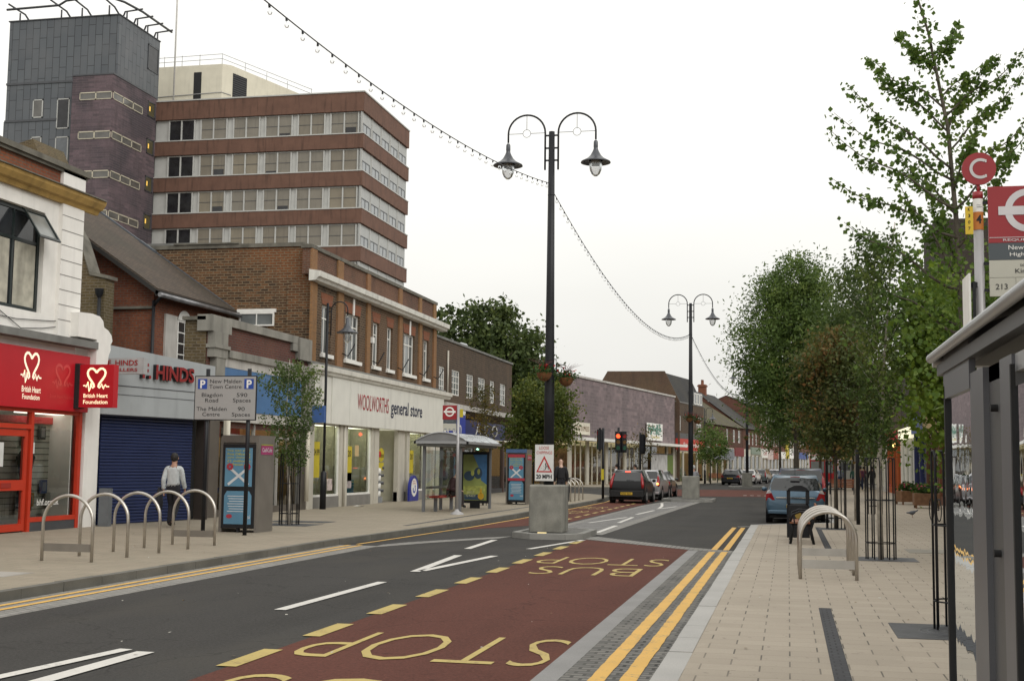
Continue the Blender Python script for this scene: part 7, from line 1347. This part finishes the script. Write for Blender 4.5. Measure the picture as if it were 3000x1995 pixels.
def leaves_on(rg, limbs, per, spread, t0=.2, fall=0., twig=0):
    pts = []
    for L in limbs:
        A = np.array([p[:3] for p in L]); k = rg.uniform(t0, 1.03, per)*(len(A)-1); i = np.clip(k.astype(int), 0, len(A)-2); f = (k-i)[:, None]; P = A[i]*(1-f)+A[i+1]*f
        s = spread*(1.15-.75*(k/(len(A)-1)))[:, None]; P = P+rg.normal(size=P.shape)*s; P[:, 2] -= np.abs(rg.normal(size=per))*fall; pts.append(P)
    return np.concatenate(pts)
def clumps(rg, n, per, R3, c, cr, hollow=.35):
    d = rg.normal(size=(n, 3)); d /= np.linalg.norm(d, axis=1)[:, None]; r = rg.uniform(hollow, 1, n)**.6; C_ = d*r[:, None]*np.array(R3)+np.array(c); cr_ = cr*rg.uniform(.5, 1.4, n)
    P = np.repeat(C_, per, 0)+rg.normal(size=(n*per, 3))*np.repeat(cr_, per)[:, None]*[1, 1, .75]; return P, C_
# ginkgo by the shelter
rg = np.random.default_rng(11); gk = LEAF('ginkgo_leaf', (0.053, 0.098, 0.021), (0.105, 0.180, 0.033), (0.210, 0.285, 0.053), .45)
tr = [(0, 0, 0), (.02, 0, 1.5), (.05, 0, 3), (.02, .03, 4.0), (-.05, 0, 5.0), (-.22, 0, 6.0), (-.42, 0, 6.75)]
lm = []
for z, dxx, dz, yy, rr in [(2.9, -.75, .55, .2, .02), (3.35, -1.12, .72, .0, .018), (3.5, -.6, .9, -.3, .015), (3.9, -1.2, .62, .1, .016), (4.15, -.5, .7, .5, .014), (4.2, -1.22, .78, -.1, .015), (4.5, -1.15, .72, .15, .014), (4.62, -1.0, .85, 0, .014), (5.0, -.78, .75, .1, .012), (5.25, -.72, .45, -.1, .012), (5.6, -.36, .4, 0, .01), (5.7, .25, .38, .1, .01),
                           (3.2, .55, .8, .3, .015), (3.8, .5, .9, -.2, .014), (4.2, .8, .85, .1, .014), (4.45, .75, .62, 0, .013), (4.8, .72, .72, -.1, .012), (5.15, .8, .62, .05, .012), (5.0, .25, .6, .4, .01), (4.4, .2, .6, -.5, .012), (3.6, -.2, .8, .5, .012), (5.35, .55, .35, 0, .01), (3.0, -.5, .4, .5, .012), (3.0, .4, .5, -.4, .012)]:
    x0 = np.interp(z, [0, 3, 4, 5, 6, 6.75], [0, .05, .02, -.05, -.22, -.42]); k = 8; P = []
    for i in range(k+1): f = i/k; P.append((x0+dxx*f, yy*f, z+dz*f**1.1+.04*math.sin(f*9+z), rr))
    lm.append(P)
    for q in (.4, .65): i = int(q*k); a = rg.uniform(-1, 1); lm.append([(P[i][0]+dxx*.16*j/3, P[i][1]+a*.2*j/3, P[i][2]+(.05+.05*rg.random())*j/3, rr*.4) for j in range(4)])
lv = np.concatenate([leaves_on(rg, [L], 170 if len(L) > 5 else 26, .052 if len(L) > 5 else .04, .10, .05) for L in lm]); lt = leaves_on(rg, [[(*p, .02) for p in tr[3:]]], 330, .10, .05, .03)
low = rg.normal(size=(1500, 3))*[.36, .35, .5]+[-.05, 0, 3.0]
tree('ginkgo_tree', 'slender ginkgo sapling with spiky open branches rising beside the bus stop', (1.66, 13.35, .12), tr, lm, np.concatenate([lv, lt, low]), gk, bark, .045, lsize=.052, aspect=.95)
# right birch
rg = np.random.default_rng(12); bl = LEAF('birch_leaf', (0.042, 0.068, 0.022), (0.083, 0.128, 0.033), (0.180, 0.225, 0.053), .4)
tr = [(0, 0, 0), (-.02, 0, 1.5), (.06, 0, 2.6), (.12, .05, 3.6), (.2, 0, 4.6), (.32, 0, 5.9)]
lm = limbset(rg, 44, 1.9, 5.5, 1.0, .75, 5, seg=6, r=.010); lv = leaves_on(rg, lm, 170, .12, .12, .12)
tree('birch_tree', 'white-stemmed birch in the guard behind the right cycle stands', (1.56, 23.3, .12), tr, lm, lv, bl, birchb, .05, lsize=.07)
# bright green broadleaf by the right
rg = np.random.default_rng(13); gl2 = LEAF('broad_leaf', (0.075, 0.128, 0.018), (0.158, 0.240, 0.030), (0.315, 0.375, 0.053), .5); P, C_ = clumps(rg, 95, 90, (.9, 1.0, 2.1), (0, 0, 3.5), .26); tr = [(0, 0, 0), (.05, 0, 2), (0, 0, 3.6), (0, 0, 5.0)]
lm = [[(0, 0, 1.6+.3*(i % 9), .03), (c[0]*.5, c[1]*.5, (c[2]+1.8)*.5), (c[0], c[1], c[2])] for i, c in enumerate(C_[:40])]
tree('broadleaf_tree', 'bright green bushy tree in front of the tall dark brick block', (2.85, 24, .12), tr, lm, P, gl2, bark, .07, lsize=.12, aspect=.85)
dup_base = []
# rusty-leaved tree by the bin
rg = np.random.default_rng(14); rl_ = LEAF('rusty_leaf', (0.045, 0.072, 0.02), (0.095, 0.11, 0.03), (0.27, 0.125, 0.045), .4); P, C_ = clumps(rg, 110, 120, (1.0, 1.0, 1.75), (0, 0, 3.5), .25)
tree('rusty_tree', 'bushy street tree turning rusty brown above the blue hatchback', (1.2, 34.3, .12), [(0, 0, 0), (0, 0, 1.6), (.05, 0, 3.2), (0, 0, 4.8)], [[(0, 0, 1.7+.2*(i % 9), .02), tuple(c)] for i, c in enumerate(C_[:30])], P, rl_, bark, .06, lsize=.10)
# dark birch cluster and big ash beyond
rg = np.random.default_rng(15); P, C_ = clumps(rg, 150, 105, (1.15, 1.5, 3.1), (0, 0, 4.7), .28)
tree('dark_birch_tree', 'dark feathery tree standing between the rusty tree and the birch', (2.0, 40, .12), [(0, 0, 0), (0, 0, 3), (.1, 0, 7)], [[(0, 0, 2+.35*(i % 12), .02), tuple(c)] for i, c in enumerate(C_[:40])], P, bl, birchb, .08, lsize=.105)
rg = np.random.default_rng(16); ash = LEAF('ash_leaf', (0.053, 0.090, 0.024), (0.105, 0.165, 0.038), (0.195, 0.255, 0.060), .4); P, C_ = clumps(rg, 330, 130, (3.0, 2.9, 4.0), (0, 0, 7.3), .52, .2)
P2, _ = clumps(rg, 90, 90, (1.7, 1.7, 1.9), (.1, 0, 10.4), .42)
tree('ash_tree', 'large leafy ash tree reaching over the road on the right', (.4, 66, .12), [(0, 0, 0), (0, 0, 3), (.1, 0, 7), (0, 0, 11)], [[(0, 0, 3+.4*(i % 14), .06), (c[0]*.5, c[1]*.5, c[2]*.8), tuple(c)] for i, c in enumerate(C_[:60])], np.concatenate([P, P2]), ash, bark, .16, lsize=.20, aspect=.4)
P, C_ = clumps(rg, 120, 60, (2.2, 2.2, 3.0), (0, 0, 5.6), .5); tree('leaning_street_tree', 'dark green tree overhanging the third street lamp', (-.6, 100, .12), [(0, 0, 0), (0, 0, 8)], [[(0, 0, 3+.3*(i % 12), .03), tuple(c)] for i, c in enumerate(C_[:30])], P, ash, bark, .12, lsize=.24, aspect=.4)
P, C_ = clumps(rg, 150, 100, (2.4, 2.6, 3.4), (0, 0, 6), .5)
ta = tree('distant_street_tree', 'first distant tree of the right pavement row', (2.2, 93, .12), [(0, 0, 0), (0, 0, 8)], [[(0, 0, 3+.3*(i % 12), .03), tuple(c)] for i, c in enumerate(C_[:30])], P, bl, bark, .12, lsize=.22)
for (x, y), s_, lb in [((5.0, 104), .9, 'second distant tree of the right pavement row'), ((3.2, 112), .9, 'third distant tree of the right pavement row'), ((7.5, 132), 1.0, 'fourth distant tree of the right pavement row'), ((10, 160), 1.3, 'farthest tree where the street bends away')]: dup(ta, (x, y, .12), x, lb, (s_,)*3)
# left-hand trees
rg = np.random.default_rng(21); tr = [(0, 0, 0), (-.03, 0, 1.0), (-.12, 0, 1.8), (-.16, 0, 2.6), (-.1, 0, 4.1)]
lm = limbset(rg, 34, 1.5, 3.8, 1.05, .6, 4, seg=6, r=.010); lv = leaves_on(rg, lm, 150, .13, .22, .14)
tree('birch_sapling', 'young birch sapling with thin pale stem in front of the blue fascia', (-12.08, 30.1, .12), tr, lm, lv, bl, birchb, .042, lsize=.07)
rg = np.random.default_rng(22); au = LEAF('autumn_leaf', (0.038, 0.045, 0.015), (0.105, 0.090, 0.022), (0.300, 0.180, 0.030), .35); lm = limbset(rg, 26, 1.7, 4.2, .95, .8, 5, seg=5, r=.012); lv = leaves_on(rg, lm, 80, .14, .15, .1)
tree('autumn_sapling', 'thin sapling with yellowing leaves in front of the dark brick windows', (-11.3, 47.5, .12), [(0, 0, 0), (0, 0, 2), (0, 0, 4.5)], lm, lv, au, bark, .04, lsize=.085)
rg = np.random.default_rng(23); ol = LEAF('olive_leaf', (0.038, 0.060, 0.014), (0.095, 0.125, 0.024), (0.24, 0.23, 0.04), .4); P, C_ = clumps(rg, 150, 100, (1.62, 1.7, 2.15), (.05, 0, 4.0), .30, .15); P2, _ = clumps(rg, 34, 60, (.7, .7, 1.3), (-.9, -1.2, 2.9), .26)
tree('bushy_tree', 'dense olive green rounded tree behind the nearest lamp post', (-12.4, 65, .12), [(0, 0, 0), (0, 0, 3), (0, 0, 5)], [], np.concatenate([P, P2]), ol, bark, .1, lsize=.17, aspect=.6)
rg = np.random.default_rng(24); dk = LEAF('sycamore_leaf', (0.033, 0.053, 0.018), (0.068, 0.098, 0.027), (0.128, 0.158, 0.042), .3); P, C_ = clumps(rg, 260, 80, (5.0, 3.5, 4.2), (0, 0, 8.6), .62, .2); P2, _ = clumps(rg, 30, 45, (4.3, 2.5, .9), (-1, 0, 12.4), .38); P3, _ = clumps(rg, 60, 60, (2, 2, 2), (3.6, 0, 7.0), .5)
tree('sycamore_tree', 'big dark tree rising behind the dark brick building', (-21.6, 90, 0), [(0, 0, 0), (0, 0, 10)], [[(0, 0, 3+.4*(i % 14), .08), tuple(c)] for i, c in enumerate(C_[:40])], np.concatenate([P, P2, P3]), dk, bark, .3, 'background trees', lsize=.36, aspect=.6)
rg = np.random.default_rng(25); P, C_ = clumps(rg, 40, 50, (.9, .9, 1.3), (0, 0, 2.9), .28); tb = tree('small_street_tree', 'small thin tree in front of the green picture board', (-9.3, 84, .12), [(0, 0, 0), (0, 0, 4)], [[(0, 0, 1.6+.2*(i % 8), .015), tuple(c)] for i, c in enumerate(C_[:16])], P[::3], au, bark, .04, lsize=.12)
P, C_ = clumps(rg, 60, 55, (1.6, 1.6, 1.9), (0, 0, 3.6), .4); tree('small_street_tree', 'small green tree in front of the cottage shop beyond the junction', (-6.9, 118, .12), [(0, 0, 0), (0, 0, 5)], [], P, ash, bark, .07, lsize=.2)
b = leafmesh('low_shrubs', quads(rg.normal(size=(900, 3))*[.6, .3, .22]+[-5.4, 134, .4], .16, rng=rg), ol, None); tag(b, 'low green shrub bed at the edge of the far left pavement', 'shrubs')
for o in bpy.data.objects:
    if '_w' in o: del o['_w']
